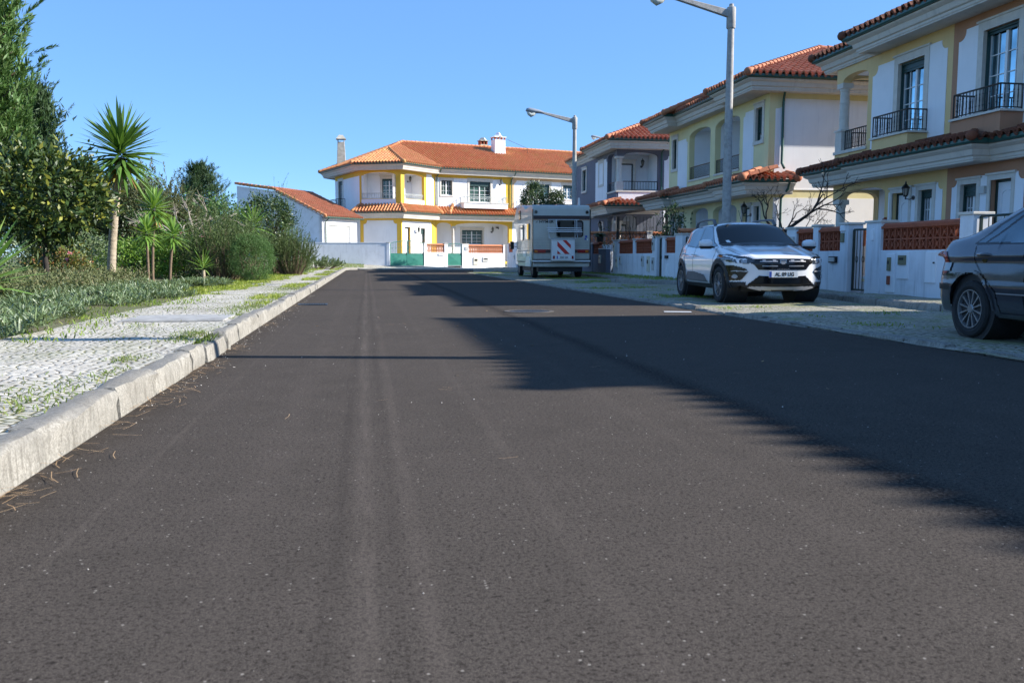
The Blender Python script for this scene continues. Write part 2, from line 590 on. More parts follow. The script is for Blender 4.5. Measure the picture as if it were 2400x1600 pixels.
def door(par, M, u0, u1, z0, z1, y=0., depth=.16, sur=.12, trim='gategreen'):
    d = y + depth
    b = MB(M)
    b.box(u0 + .06, u1 - .06, d, d + .05, z0, z1 - .06)
    pm = .12
    for c0, c1, h0, h1 in ((u0 + .06 + pm, u1 - .06 - pm, z0 + .15, z0 + .85),):
        b.box(c0, c1, d - .018, d, h0, h0 + .03).box(c0, c1, d - .018, d, h1 - .03, h1)
        b.box(c0, c0 + .03, d - .018, d, h0 + .03, h1 - .03).box(c1 - .03, c1, d - .018, d, h0 + .03, h1 - .03)
    c, w = (u0 + u1) / 2, (u1 - u0) / 2 - .06 - pm
    zt = z1 - .2 - w
    for k in range(10):
        a0, a1 = math.pi * k / 10, math.pi * (k + 1) / 10
        P = [(c + r * math.cos(a), zt + r * math.sin(a) * .8) for r, a in ((w, a0), (w, a1), (w - .035, a1), (w - .035, a0))]
        b.prism(P, d - .018, d)
    for s in (-1, 1):
        b.box(c + s * w - (.035 if s > 0 else 0), c + s * w + (0 if s > 0 else .035), d - .018, d, z0 + 1.0, zt)
    b.box(c - w, c + w, d - .018, d, z0 + .97, z0 + 1.0)
    o = b.build('door', 'door', par)
    MB(M).box(u0, u0 + .055, d - .03, d + .05, z0, z1).box(u1 - .055, u1, d - .03, d + .05, z0, z1).box(u0 + .055, u1 - .055, d - .03, d + .05, z1 - .055, z1).build('door_frame', trim, o)
    MB(M).box(u0 + .13, u0 + .16, d - .05, d - .018, z0 + .95, z0 + 1.12).tube([(u0 + .145, d - .06, z0 + 1.03), (u0 + .26, d - .06, z0 + 1.03)], .012, 6).build('handle', 'frame', o)
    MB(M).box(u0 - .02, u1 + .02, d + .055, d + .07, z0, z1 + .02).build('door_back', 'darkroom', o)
    if sur:
        s = MB(M)
        tp = z1 + sur * 1.2
        s.box(u0 - sur, u0, y - .035, y + .02, z0, z1).box(u1, u1 + sur, y - .035, y + .02, z0, z1)
        s.box(u0 - sur, u1 + sur, y - .035, y + .02, z1, tp).box(u0 - sur - .04, u1 + sur + .04, y - .07, y + .02, tp, tp + .05)
        s.build('stone_surround', 'stone', o)
    return o

def railing(par, M, path, z0, z1, mat='iron', step=.115, turned=True, scroll=False):
    b = MB(M)
    P = [Vector((p[0], p[1], 0)) for p in path]
    for a, c in zip(P[:-1], P[1:]):
        L = (c - a).length
        n = max(2, int(round(L / step)))
        b.tube([a + Vector((0, 0, z1)), c + Vector((0, 0, z1))], .022, 6)
        b.tube([a + Vector((0, 0, z0 + .05)), c + Vector((0, 0, z0 + .05))], .014, 6)
        if scroll:
            b.tube([a + Vector((0, 0, z1 - .07)), c + Vector((0, 0, z1 - .07))], .010, 5)
        for i in range(n + 1):
            q = a.lerp(c, i / n)
            end = i in (0, n)
            r = .018 if end else .010
            zb = z0 if end else z0 + .05
            if turned and not end:
                h = z1 - zb
                b.tube([q + Vector((0, 0, zb + h * f)) for f in (0, .2, .25, .3, .5, .7, .75, .8, 1)], [.011, .011, .018, .011, .016, .011, .018, .011, .011], 6)
            else:
                b.tube([q + Vector((0, 0, zb)), q + Vector((0, 0, z1))], r, 6)
            if scroll and not end and i % 2:
                d = (c - a).normalized()
                pts = []
                for k in range(9):
                    w = math.pi * 2 * k / 8
                    pts.append(q + d * (.035 * math.sin(w)) + Vector((0, 0, zb + (z1 - zb) * .5 + .09 * math.cos(w))))
                b.tube(pts, .006, 4)
    return b.build('balcony_railing', mat, par)

def lantern(par, M, u, y, z, s=1.0):
    """wall lantern: plate, curved arm, six-sided body with a pointed roof"""
    b = MB(M @ Matrix.Translation((u, y, z)) @ Matrix.Scale(s, 4))
    b.lathe([(.0, 0), (.055, 0), (.055, -.02), (0, -.02)], 0, 0, 10, 'y')
    b.tube([(0, -.02, 0), (0, -.10, -.04), (0, -.2, -.03), (0, -.22, .03)], .012, 6)
    b.lathe([(0, .02), (.04, .02), (.05, .05), (.055, .055)], 0, -.22, 6)
    for k in range(6):
        w = math.pi * 2 * k / 6
        b.tube([(.05 * math.cos(w), -.22 + .05 * math.sin(w), .05), (.08 * math.cos(w), -.22 + .08 * math.sin(w), .22)], .006, 4)
    b.lathe([(.10, .22), (.085, .25), (.04, .31), (.02, .33), (.02, .36), (.0, .40)], 0, -.22, 6)
    b.lathe([(.0, -.05), (.015, -.03), (.01, .02)], 0, -.22, 6)
    o = b.build('wall_lantern', 'iron', par)
    MB(M @ Matrix.Translation((u, y, z)) @ Matrix.Scale(s, 4)).lathe([(.0, .055), (.044, .055), (.074, .22), (0, .22)], 0, -.22, 6).build('lantern_glass', 'lantern_glass', o)
    return o

def panel(par, M, u0, u1, z0, z1, r=.2, c='lr', mat='white', y=0., holes=None):
    """a raised field of render with scooped upper corners"""
    return MB(M).prism(notch_pts(u0, u1, z0, z1, r, c), y - .012, y + .01).build('render_panel', mat, par)

def eaves(par, M, path, zg, wall=None, cmat='cornice', big=1.0):
    c, g = MB(M), MB(M)
    k = big
    sweep(c, path, [(-.52, zg - .01), (-.10, zg - .01), (-.11, zg - .05), (-.16, zg - .09), (-.22 * k, zg - .12), (-.24 * k, zg - .2), (-.26 * k, zg - .25), (-.31 * k, zg - .275),
                    (-.31 * k, zg - .335), (-.335 * k, zg - .36), (-.335 * k, zg - .39), (-.52, zg - .39)])
    o = c.build('cornice', cmat, par, smooth=25)
    sweep(g, path, [(-.11, zg + .0), (-.03, zg + .0), (.0, zg + .04), (.0, zg + .115), (-.018, zg + .115), (-.02, zg + .05), (-.11, zg + .05)])
    g.build('gutter', 'gutter', par)
    if wall:
        MB(M).prism(wall, zg - .372, zg - .352, 'z').build('soffit', cmat, par)
    return o

def downpipe(par, M, pts, r=.045):
    b = MB(M)
    b.tube(pts, r, 10)
    return b.build('downpipe', 'gutter', par, smooth=40)

SL = math.tan(R(22))
def bulge(t, r, u0, u1, yb, ym, z0, depth=None):
    d = (u1 - u0) / 2
    c = (u0 + u1) / 2
    z1 = z0 + SL * d
    ap = (c, yb + d, z1)
    tiles(t, [(u0, yb, z0), (u1, yb, z0), ap])
    e = ym - yb
    tiles(t, [(u0, ym, z0), (u0, yb, z0), ap, (c, yb + d + e, z1)])
    tiles(t, [(u1, yb, z0), (u1, ym, z0), (c, yb + d + e, z1), ap])
    ridge(r, (u0, yb, z0 + .05), (c, yb + d, z1 + .05))
    ridge(r, (u1, yb, z0 + .05), (c, yb + d, z1 + .05))

def skirt(t, r, path, z0, slope=.42, dist=None, wally=0.):
    """tile skirt roof: from the eave path (local) back to the wall line y=wally"""
    for (a, b) in zip(path[:-1], path[1:]):
        pass

def skirt_front(t, r, u0, u1, y0, z0, hip0=False, hip1=False, y1=0.05, sl=.30, caps=True, g0=None, g1=None):
    D = y1 - y0
    z1 = z0 + sl * D
    A, B = (u0, y0, z0), (u1, y0, z0)
    C = (u1 - (D if hip1 else 0), y1, z1)
    E_ = (u0 + (D if hip0 else 0), y1, z1)
    tiles(t, [A, B, C, E_])
    up = Vector((0, 0, .05))
    if hip0:
        tiles(t, [(u0, y1, z0), A, E_])
    if hip1:
        tiles(t, [B, (u1, y1, z0), C])
    if hip0 or caps: ridge(r, Vector(A) + up, Vector(E_) + up, .11)
    if hip1 or caps: ridge(r, Vector(B) + up, Vector(C) + up, .11)

RZ = -math.pi / 2
I4 = Matrix.Identity(4)

# ---------------------------------------------------------------- houses of the right-hand row
def house_corner_pair(name, label, Y0, x0=15.0, L=11.1, cols=('sand', 'terra'), b0=1.86, b1=9.25, ymr=-.4, oh=.95):
    """two joined dwellings, one sandy yellow, one terracotta, with a pillared corner porch at the far end"""
    h = thing(name, label, 'house', (x0, Y0, 0), RZ)
    D = 12.0
    mid = 5.55
    zc = 6.83
    # walls
    ops_a = [(-.01, 2.84, .25, 2.70), (.35, 2.84, 2.69, 3.0), (-.01, 1.76, 4.22, 6.36), (.35, 1.76, 6.35, 6.58),
             (3.25, 4.45, 4.29, 6.30), (3.22, 4.0, .5, 2.68), (4.41, 5.03, 1.55, 2.68)]
    ops_b = [(6.66, 7.86, 4.29, 6.36), (6.1, 6.72, 1.55, 2.69), (7.17, 7.87, .5, 2.72)]
    w = MB()
    wallgrid(w, 0, mid, 0, zc, ops_a)
    arch(w, .35, 2.84, 2.72, 2.97, 3.0)
    arch(w, .35, 1.76, 6.36, 6.55, 6.58)
    w.build('wall', cols[0], h)['label'] = 'sandy yellow front wall'
    w = MB()
    wallgrid(w, mid, L, 0, zc, ops_b)
    w.build('wall', cols[1], h)['label'] = 'terracotta front wall'
    F = frame(0, D, 0, -1)
    w = MB(F)
    wallgrid(w, 0, D - .26, 0, zc, [(D - 1.45, D + 1, .25, 2.70), (D - 1.45, D + 1, 4.22, 6.36), (D - 1.45, D - .35, 2.69, 3.0), (D - 1.45, D - .35, 6.35, 6.58)])
    arch(w, D - 1.45, D - .35, 2.72, 2.97, 3.0, .004, .24)
    arch(w, D - 1.45, D - .35, 6.36, 6.55, 6.58, .004, .24)
    w.build('wall', cols[0], h)
    MB().box(L - .25, L, .252, D, 0, zc).box(.26, L - .26, D - .25, D, 0, zc).build('wall', 'white', h)
    w = MB()
    w.box(.255, 1.755, 1.47, 1.6, 4.23, 6.62).box(1.765, 1.9, .255, 1.6, 4.23, 6.62).box(.255, 1.9, .255, 1.6, 6.625, 6.74)
    w.box(.255, 2.835, 1.47, 1.6, .25, 3.02).box(2.845, 2.98, .255, 1.6, .25, 3.02).box(.255, 2.98, .255, 1.6, 3.025, 3.15)
    w.build('porch_lining', 'white', h)
    MB().box(-.03, 1.8, -.05, 1.5, 4.13, 4.225).build('balcony_floor', 'stone', h)
    MB().box(-.02, 2.9, -.02, 1.5, .2, .26).build('porch_floor', 'stone', h)
    for zb, zt, ped in ((.26, 2.70, .26), (4.225, 6.36, 4.9)):
        c = MB()
        if ped > 1:
            c.box(0.0, .36, 0.0, .36, zb, ped - .05).box(-.03, .39, -.03, .39, ped - .05, ped)
        c.box(0.0, .36, 0.0, .36, zt - .16, zt - .002)
        c.lathe([(.17, ped), (.17, ped + .05), (.15, ped + .07), (.15, (ped + zt) / 2 + .1), (.16, (ped + zt) / 2 + .11), (.16, (ped + zt) / 2 + .14), (.145, (ped + zt) / 2 + .15), (.14, zt - .26), (.16, zt - .24), (.16, zt - .16)], .18, .18, 20)
        c.build('porch_column', 'stone', h, smooth=40)
    # cornices, gutters
    yb, ym = -1.0, -.4
    ym = ymr
    P = [(-.97, D), (-.97, ym), (b0, ym), (b0, yb), (b1, yb), (b1, ym), (L + oh, ym), (L + oh, D)]
    zg = 7.19
    W_ = [(-.6, D), (-.6, ym + .34), (b0 + .34, ym + .34), (b0 + .34, yb + .34), (b1 - .35, yb + .34), (b1 - .35, ym + .34), (L + oh - .35, ym + .34), (L + oh - .35, D)]
    if b0 < 0:
        P = [(-.97, D), (-.97, yb)] + P[4:]
        W_ = [(-.6, D), (-.6, yb + .34)] + W_[4:]
    eaves(h, I4, P, zg, W_)
    t, r = MB(), MB()
    z0 = zg + .13
    half = (L + .97 + oh) / 2
    ax = (L - .97 + oh) / 2
    ap = (ax, ym + half, z0 + SL * half)
    tiles(t, [(-.97, ym, z0), (L + oh, ym, z0), ap])
    tiles(t, [(-.97, D + 1, z0), (-.97, ym, z0), ap, (ax, D + 1, ap[2])])
    tiles(t, [(L + oh, ym, z0), (L + oh, D + 1, z0), (ax, D + 1, ap[2]), ap])
    bulge(t, r, b0, b1, yb, ym, z0)
    up = .05
    ridge(r, (-.97, ym, z0 + up), (ax, ap[1], ap[2] + up))
    ridge(r, (L + oh, ym, z0 + up), (ax, ap[1], ap[2] + up))
    ridge(r, (ax, ap[1], ap[2] + up), (ax, D + 1, ap[2] + up))
    ro = t.build('roof', 'tile_dark', h)
    r.build('ridge_tiles', 'tile_dark', ro, smooth=50)
    # canopy over the ground floor
    zg = 3.53
    Q = [(-.9, 1.2), (-.9, -.75), (1.9, -.75), (1.9, -1.05), (7.75, -1.05), (7.75, -.6), (L + .3, -.6)]
    eaves(h, I4, Q, zg, [(-.55, 1.2), (-.55, -.42), (2.2, -.42), (2.2, -.72), (7.45, -.72), (7.45, -.27), (L + .3, -.27), (L + .3, .05), (0, .05), (0, 1.2)])
    t, r = MB(), MB()
    z0 = zg + .11
    skirt_front(t, r, -.9, 1.95, -.75, z0, True, True)
    tiles(t, [(-.9, 1.4, z0), (-.9, -.75, z0), (-.1, .05, z0 + .24), (-.1, 1.4, z0 + .24)])
    skirt_front(t, r, 1.9, 7.75, -1.05, z0 + .0, True, True)
    skirt_front(t, r, 7.7, L + .3, -.6, z0, False, False, caps=False)
    ro = t.build('canopy_roof', 'tile_dark', h)
    r.build('ridge_tiles', 'tile_dark', ro, smooth=50)
    # decoration
    panel(h, I4, 2.0, 3.13, 3.95, 6.47, .22, 'l')
    panel(h, I4, 4.57, 5.34, 3.95, 6.52, .2, 'r')
    panel(h, I4, 5.77, 6.54, 3.95, 6.56, .22, 'l')
    panel(h, I4, 7.98, 9.1, 3.95, 6.56, .22, 'r')
    panel(h, I4, 3.03, 3.12, .3, 2.72, .02, '')
    panel(h, I4, 4.1, 4.31, .3, 2.8, .02, '')
    panel(h, I4, 5.13, 5.4, .3, 2.84, .15, 'r')
    panel(h, I4, 5.77, 6.0, .3, 2.84, .15, 'l')
    panel(h, I4, 6.82, 7.07, .3, 2.86, .02, '')
    panel(h, I4, 7.97, 8.25, .3, 2.86, .15, 'r')
    window(h, I4, 3.25, 4.45, 4.29, 6.30, nx=2, nz=4, shut=.26, sur=.17, sill=False, glass='skyglass')
    window(h, I4, 6.66, 7.86, 4.29, 6.36, nx=2, nz=4, shut=.12, sur=.17, sill=False, glass='skyglass')
    door(h, I4, 3.22, 4.0, .5, 2.68, sur=.1)
    window(h, I4, 4.41, 5.03, 1.55, 2.68, nx=2, nz=3, shut=.22, sur=.1)
    window(h, I4, 6.1, 6.72, 1.55, 2.69, nx=2, nz=3, shut=.3, sur=.1)
    door(h, I4, 7.17, 7.87, .5, 2.72, sur=.1)
    for a, b_, c in ((2.95, 4.72, cols[0]), (6.38, 8.16, cols[1])):
        MB().box(a + .06, b_ - .06, -.60, -.001, 3.75, 4.2).build('balcony_base', c, h)
        MB().box(a, b_, -.66, -.001, 4.202, 4.255).build('balcony_slab', 'stone', h)
        railing(h, I4, [(a + .1, -.02), (a + .1, -.6), (b_ - .1, -.6), (b_ - .1, -.02)], 4.255, 4.83)
    railing(h, I4, [(.39, .12), (1.75, .12)], 4.25, 4.85)
    railing(h, F, [(D - 1.44, .12), (D - .4, .12)], 4.25, 4.85)
    lantern(h, I4, 4.2, -.01, 2.5, 1.15)
    lantern(h, I4, 2.35, 1.46, 2.35, 1.15)
    MB().box(6.86, 7.04, -.09, -.012, 2.42, 2.6).build('bulkhead_lamp', 'asbestos', h)
    MB().box(2.92, 2.98, -.06, -.001, 1.9, 2.02).lathe([(.045, 1.86), (.05, 1.93), (.03, 1.98)], 2.95, -.08, 10).build('alarm_bell', 'brass', h)
    return h

def house_loggia_pair():
    """pale lemon pair of dwellings with two arched loggias above two arched porches"""
    h = thing('row_house', 'pale lemon house pair with two arched upstairs loggias behind the white car', 'house', (14.4, 39.75, 0), RZ)
    L, D, zc = 10.33, 12.0, 6.83
    w = MB()
    ops = [(2.57, 4.98, 4.30, 6.48), (5.47, 7.88, 4.30, 6.48), (9.26, 9.84, 5.14, 6.34), (.48, 1.04, 4.98, 6.14 + .2),
           (2.9, 4.9, .3, 3.02), (5.42, 7.76, .3, 3.0), (8.3, 8.98, .5, 2.75), (9.36, 9.8, 1.5, 2.75), (1.3, 1.98, .5, 2.75), (.5, .95, 1.5, 2.75)]
    wallgrid(w, 0, L, 0, zc, ops)
    for a, b_ in ((2.57, 4.98), (5.47, 7.88)):
        arch(w, a, b_, 6.16, 6.45, 6.48)
    arch(w, 2.9, 4.9, 2.72, 3.0, 3.02)
    arch(w, 5.42, 7.76, 2.7, 2.97, 3.0)
    w.build('wall', 'lemon', h)
    w = MB()
    for a, b_ in ((2.57, 4.98), (5.47, 7.88)):
        w.box(a - .12, a - .002, .252, 1.6, 4.28, 6.55).box(b_ + .002, b_ + .12, .252, 1.6, 4.28, 6.55).box(a, b_, 1.6, 1.72, 4.28, 6.55).box(a, b_, .252, 1.598, 6.5, 6.56)
    for a, b_ in ((2.9, 4.9), (5.42, 7.76)):
        w.box(a - .12, a - .002, .252, 1.6, .3, 3.1).box(b_ + .002, b_ + .12, .252, 1.6, .3, 3.1).box(a, b_, 1.6, 1.72, .3, 3.1).box(a, b_, .252, 1.598, 3.03, 3.1)
    w.build('loggia_lining', 'white', h)
    for a, b_ in ((2.57, 4.98), (5.47, 7.88)):
        MB().box(a - .03, b_ + .03, -.04, 1.6, 4.22, 4.298).build('loggia_floor', 'stone', h)
        railing(h, I4, [(a + .03, .08), (b_ - .03, .08)], 4.30, 4.86, step=.1, turned=False)
    # gable toward the viewer
    G = frame(L, 0, 0, 1)
    w = MB(G)
    wallgrid(w, .252, D, 0, zc)
    w.build('wall', 'lemon', h)
    panel(h, G, .24, 12, 3.32, 6.55, .32, 'l', 'white')
    panel(h, G, .24, 12, .2, 3.02, .2, '', 'white')
    MB(G).box(.24, 12, -.03, .01, 3.30, 3.335).build('string_course', 'white', h)
    MB().box(0, .25, .252, D, 0, zc).box(.25, L - .25, D - .25, D, 0, zc).build('wall', 'white', h)
    # roofs
    yb, ym = -1.25, -.82
    a, b_ = -.45, L + .85
    zg = 7.11
    P = [(a, D), (a, yb), (2.6, yb), (2.6, ym), (7.45, ym), (7.45, yb), (b_, yb), (b_, D)]
    eaves(h, I4, P, zg, [(a + .34, D), (a + .34, yb + .34), (2.3, yb + .34), (2.3, ym + .34), (7.8, ym + .34), (7.8, yb + .34), (b_ - .34, yb + .34), (b_ - .34, D)])
    t, r = MB(), MB()
    z0, up = zg + .11, .05
    half = (b_ - a) / 2
    ax = (a + b_) / 2
    ap = (ax, yb + half, z0 + SL * half)
    nd = (7.45 - 2.6) / 2
    nz = z0 + SL * nd
    tiles(t, [(a, yb, z0), (b_, yb, z0), ap, (ax, yb + .001, z0)][:3]) if False else tiles(t, [(a, yb, z0), (2.6, yb, z0), (ax, yb + nd, nz), ap])
    tiles(t, [(7.45, yb, z0), (b_, yb, z0), ap, (ax, yb + nd, nz)])
    tiles(t, [(2.6, ym, z0), (7.45, ym, z0), (ax, ym + nd, nz)])
    for s0 in (2.6, 7.45):
        ridge(r, (s0, yb, z0 + up), (ax, yb + nd, nz + up))
    tiles(t, [(a, D + 1, z0), (a, yb, z0), ap, (ax, D + 1, ap[2])])
    tiles(t, [(b_, yb, z0), (b_, D + 1, z0), (ax, D + 1, ap[2]), ap])
    ridge(r, (a, yb, z0 + up), (ap[0], ap[1], ap[2] + up), .13)
    ridge(r, (b_, yb, z0 + up), (ap[0], ap[1], ap[2] + up), .13)
    ridge(r, (ap[0], ap[1], ap[2] + up), (ax, D + 1, ap[2] + up), .13)
    ro = t.build('roof', 'tile_new', h)
    r.build('ridge_tiles', 'tile_new', ro, smooth=50)
    # canopy
    zg = 3.50
    z0 = zg + .11
    Q = [(-.75, .9), (-.75, -1.35), (2.6, -1.35), (2.6, -1.0), (7.75, -1.0), (7.75, -1.35), (L + .8, -1.35), (L + .8, .75)]
    eaves(h, I4, Q, zg, [(-.4, .9), (-.4, -1.0), (2.3, -1.0), (2.3, -.68), (8.1, -.68), (8.1, -1.0), (L + .47, -1.0), (L + .47, .75), (L, .75), (L, .05), (0, .05), (0, .9)])
    t, r = MB(), MB()
    skirt_front(t, r, -.75, 2.6, -1.35, z0, True, True)
    skirt_front(t, r, 2.4, 7.9, -1.0, z0, False, False, caps=False)
    skirt_front(t, r, 7.75, L + .8, -1.35, z0, True, False, caps=False)
    e = .8
    zz = z0 + .30 * e
    tiles(t, [(L + .8, -1.35, z0), (L + .8, .75, z0), (L, .75, zz), (L, -.55, zz)])
    ridge(r, (L + .8, -1.35, z0 + up), (L - .05, -.3, zz + up + .12), .13)
    ridge(r, (L + .85, .75, z0 + up), (L, .75, zz + up), .13)
    ro = t.build('canopy_roof', 'tile_new', h)
    r.build('ridge_tiles', 'tile_new', ro, smooth=50)
    # openings
    panel(h, I4, 8.2, 9.13, 3.9, 6.35, .12, 'l')
    panel(h, I4, 9.98, 10.28, 3.9, 6.35, .1, 'r') if False else None
    panel(h, I4, 1.17, 2.35, 3.9, 6.2, .12, 'r')
    window(h, I4, 9.26, 9.84, 5.14, 6.34, nx=1, nz=3, shut=.9, sur=.13)
    window(h, I4, .48, 1.04, 4.98, 6.34, nx=1, nz=3, shut=.2, sur=.13)
    for a_, c_ in ((8.3, 9.36), (1.3, .5)):
        door(h, I4, a_, a_ + .68, .5, 2.75, sur=.1)
        window(h, I4, c_, c_ + .44, 1.5, 2.75, nx=1, nz=3, shut=.3, sur=.08)
    panel(h, I4, 9.06, 9.26, .3, 2.8, .02, '')
    downpipe(h, I4, [(L - .1 + .55, .25, 7.12), (L + .42, .42, 6.95), (L + .1, .5, 6.6), (L + .07, .5, 6.4), (L + .07, .5, 4.25), (L + .3, .48, 4.05)])
    downpipe(h, I4, [(L + .7, .5, 3.5), (L + .62, .5, 3.3), (L + .1, .5, 3.0), (L + .08, .5, 2.8), (L + .08, .5, .2)])
    lantern(h, I4, 9.06, -.01, 2.45, 1.3)
    return h

def house_slate():
    """slate grey house with an arched corner balcony facing the viewer"""
    h = thing('row_house', 'slate grey trimmed house with pillared corner balcony beside the camper van', 'house', (13.65, 56.0, 0), RZ)
    L, D, zc = 10.0, 12.0, 6.83
    zb = 4.52
    w = MB()
    ops = [(8.15, L + 1, zb, 6.38), (8.15, L - .4, 6.37, 6.62), (6.4, 7.3, 5.08, 6.3), (8.25, L + 1, .3, 2.86), (8.25, L - .4, 2.85, 3.2),
           (2.4, 3.4, 5.0, 6.3), (6.6, 7.3, 1.4, 2.7)]
    wallgrid(w, 0, L, 0, zc, ops)
    arch(w, 8.15, L - .4, 6.38, 6.6, 6.62)
    arch(w, 8.25, L - .4, 2.86, 3.16, 3.2)
    w.build('wall', 'greyblue', h)
    G = frame(L, 0, 0, 1)
    w = MB(G)
    wallgrid(w, .252, D, 0, zc, [(.2, 2.4, zb, 6.38), (.4, 2.4, 6.37, 6.64), (.2, 1.2, .3, 2.86), (.4, 1.2, 2.85, 3.22)], 0.002)
    arch(w, .4, 2.4, 6.38, 6.62, 6.64, .002)
    arch(w, .4, 1.2, 2.86, 3.18, 3.22, .002)
    w.build('wall', 'greyblue', h)
    for a, b_, c in ((.39, .402, 0),):
        pass
    panel(h, G, 2.72, 12, .2, 6.42, .2, 'l')
    panel(h, G, .1, 2.35, 3.75, 4.42, .02, '')
    MB().box(L - .13 - .25, L - .252, 2.402, 2.55, zb, 6.7).build('wall', 'white', h) if False else None
    w = MB()
    w.box(8.0, L - .255, 2.41, 2.53, zb, 6.7).box(8.0, 8.14, .26, 2.40, zb, 6.7).box(8.15, L - .255, .26, 2.40, 6.66, 6.74)
    w.box(8.0, 8.24, .26, 1.9, .3, 3.3).box(8.0, L - .255, 1.9, 2.02, .3, 3.3).box(8.25, L - .255, .26, 1.89, 3.25, 3.35)
    w.build('balcony_lining', 'white', h)
    wallx = frame(8.15, 0, 0, 1)
    MB().box(8.1, L + .05, -.05, 2.42, zb - .09, zb).build('balcony_floor', 'stone', h)
    for z_b, z_t, ped in ((.3, 2.86, .3), (zb, 6.38, 5.0)):
        c = MB()
        if ped > 1:
            c.box(L - .38, L, 0, .38, z_b, ped)
        c.box(L - .41, L + .03, -.03, .41, z_t - .12, z_t - .002).lathe([(.16, ped), (.16, ped + .06), (.145, ped + .08), (.14, z_t - .22), (.16, z_t - .18), (.16, z_t - .12)], L - .19, .19, 18)
        c.build('porch_column', 'stone', h, smooth=40)
    DF = frame(8.15, 0, 0, 1)
    door(h, DF, .55, 1.45, zb, 6.15, y=-.22, depth=.1, sur=.15)
    railing(h, I4, [(8.18, .1), (L - .4, .1)], zb, 5.02, step=.15, turned=False)
    railing(h, G, [(.4, .1), (2.38, .1)], zb, 5.02, step=.16, turned=False)
    lantern(h, DF, 1.95, -.15, 6.0, 1.2)
    door(h, DF, .5, 1.1, .3, 2.7, y=-.3, depth=.1, sur=.12)
    panel(h, I4, 5.6, 8.1, 3.9, 6.45, .15, 'r')
    window(h, I4, 6.4, 7.3, 5.08, 6.3, nx=2, nz=3, shut=.2, sur=.13)
    window(h, I4, 2.4, 3.4, 5.0, 6.3, nx=2, nz=3, shut=.3, sur=.13)
    window(h, I4, 6.6, 7.3, 1.4, 2.7, nx=2, nz=3, shut=.3, sur=.13)
    lantern(h, I4, 7.7, -.01, 2.5, 1.3)
    MB().box(0, .25, .252, D, 0, zc).box(.25, L - .25, D - .25, D, 0, zc).build('wall', 'white', h)
    yb, ym = -.85, -.35
    a, b_ = -1.0, L + 1.0
    zg = 7.11
    P = [(a, D), (a, ym), (5.4, ym), (5.4, yb), (b_, yb), (b_, D)]
    eaves(h, I4, P, zg, [(a + .34, D), (a + .34, ym + .3), (5.7, ym + .3), (5.7, yb + .34), (b_ - .34, yb + .34), (b_ - .34, D)])
    t, r = MB(), MB()
    z0, up = zg + .11, .05
    half = (b_ - a) / 2
    ax = (a + b_) / 2
    ap = (ax, yb + half, z0 + SL * half)
    tiles(t, [(5.4, yb, z0), (b_, yb, z0), ap])
    tiles(t, [(a, ym, z0), (5.4, ym, z0), (ap[0], ap[1] + .1, ap[2] - .1)])
    tiles(t, [(a, D + 1, z0), (a, ym, z0), ap, (ax, D + 1, ap[2])])
    tiles(t, [(b_, yb, z0), (b_, D + 1, z0), (ax, D + 1, ap[2]), ap])
    ridge(r, (5.4, yb, z0 + up), (5.4 + .1, yb + 3, z0 + up + SL * 3))
    ridge(r, (b_, yb, z0 + up), (ap[0], ap[1], ap[2] + up), .13)
    ridge(r, (ap[0], ap[1], ap[2] + up), (ax, D + 1, ap[2] + up), .13)
    ro = t.build('roof', 'tile_new', h)
    r.build('ridge_tiles', 'tile_new', ro, smooth=50)
    zg = 3.6
    z0 = zg + .11
    Q = [(2.0, -.5), (6.2, -.5), (6.2, -1.0), (L + .9, -1.0), (L + .9, 2.3)]
    eaves(h, I4, Q, zg, [(2.0, -.2), (6.5, -.2), (6.5, -.66), (L + .56, -.66), (L + .56, 2.3), (L, 2.3), (L, .05), (2.0, .05)])
    t, r = MB(), MB()
    skirt_front(t, r, 6.2, L + .9, -1.0, z0, True, False, caps=False)
    skirt_front(t, r, 2.0, 6.3, -.5, z0, False, False, caps=False)
    zz = z0 + .30 * .9
    tiles(t, [(L + .9, -1.0, z0), (L + .9, 2.3, z0), (L, 2.3, zz), (L, -.1, zz)])
    ridge(r, (L + .9, -1.0, z0 + up), (L - .05, -.05, zz + up), .13)
    ro = t.build('canopy_roof', 'tile_new', h)
    r.build('ridge_tiles', 'tile_new', ro, smooth=50)
    downpipe(h, G, [(2.62, -.9, 7.12), (2.62, -.6, 6.9), (2.55, -.08, 6.6), (2.55, -.07, 4.2)])
    return h
# ---------------------------------------------------------------- the houses across the end of the road
FA, FB, FC, FD = (-2.46, 73.0), (-.36, 67.1), (2.65, 65.91), (5.5, 68.95)
E1 = (.956, .293)
EV = [(-3.261, 72.715), (-1.031, 66.451), (2.875, 64.907), (5.965, 68.204)]   # eave line round the bay
def along(u, d=0.0):
    """a point u metres along the main facade and d metres behind it"""
    return (FD[0] + E1[0] * u - E1[1] * d, FD[1] + E1[1] * u + E1[0] * d)

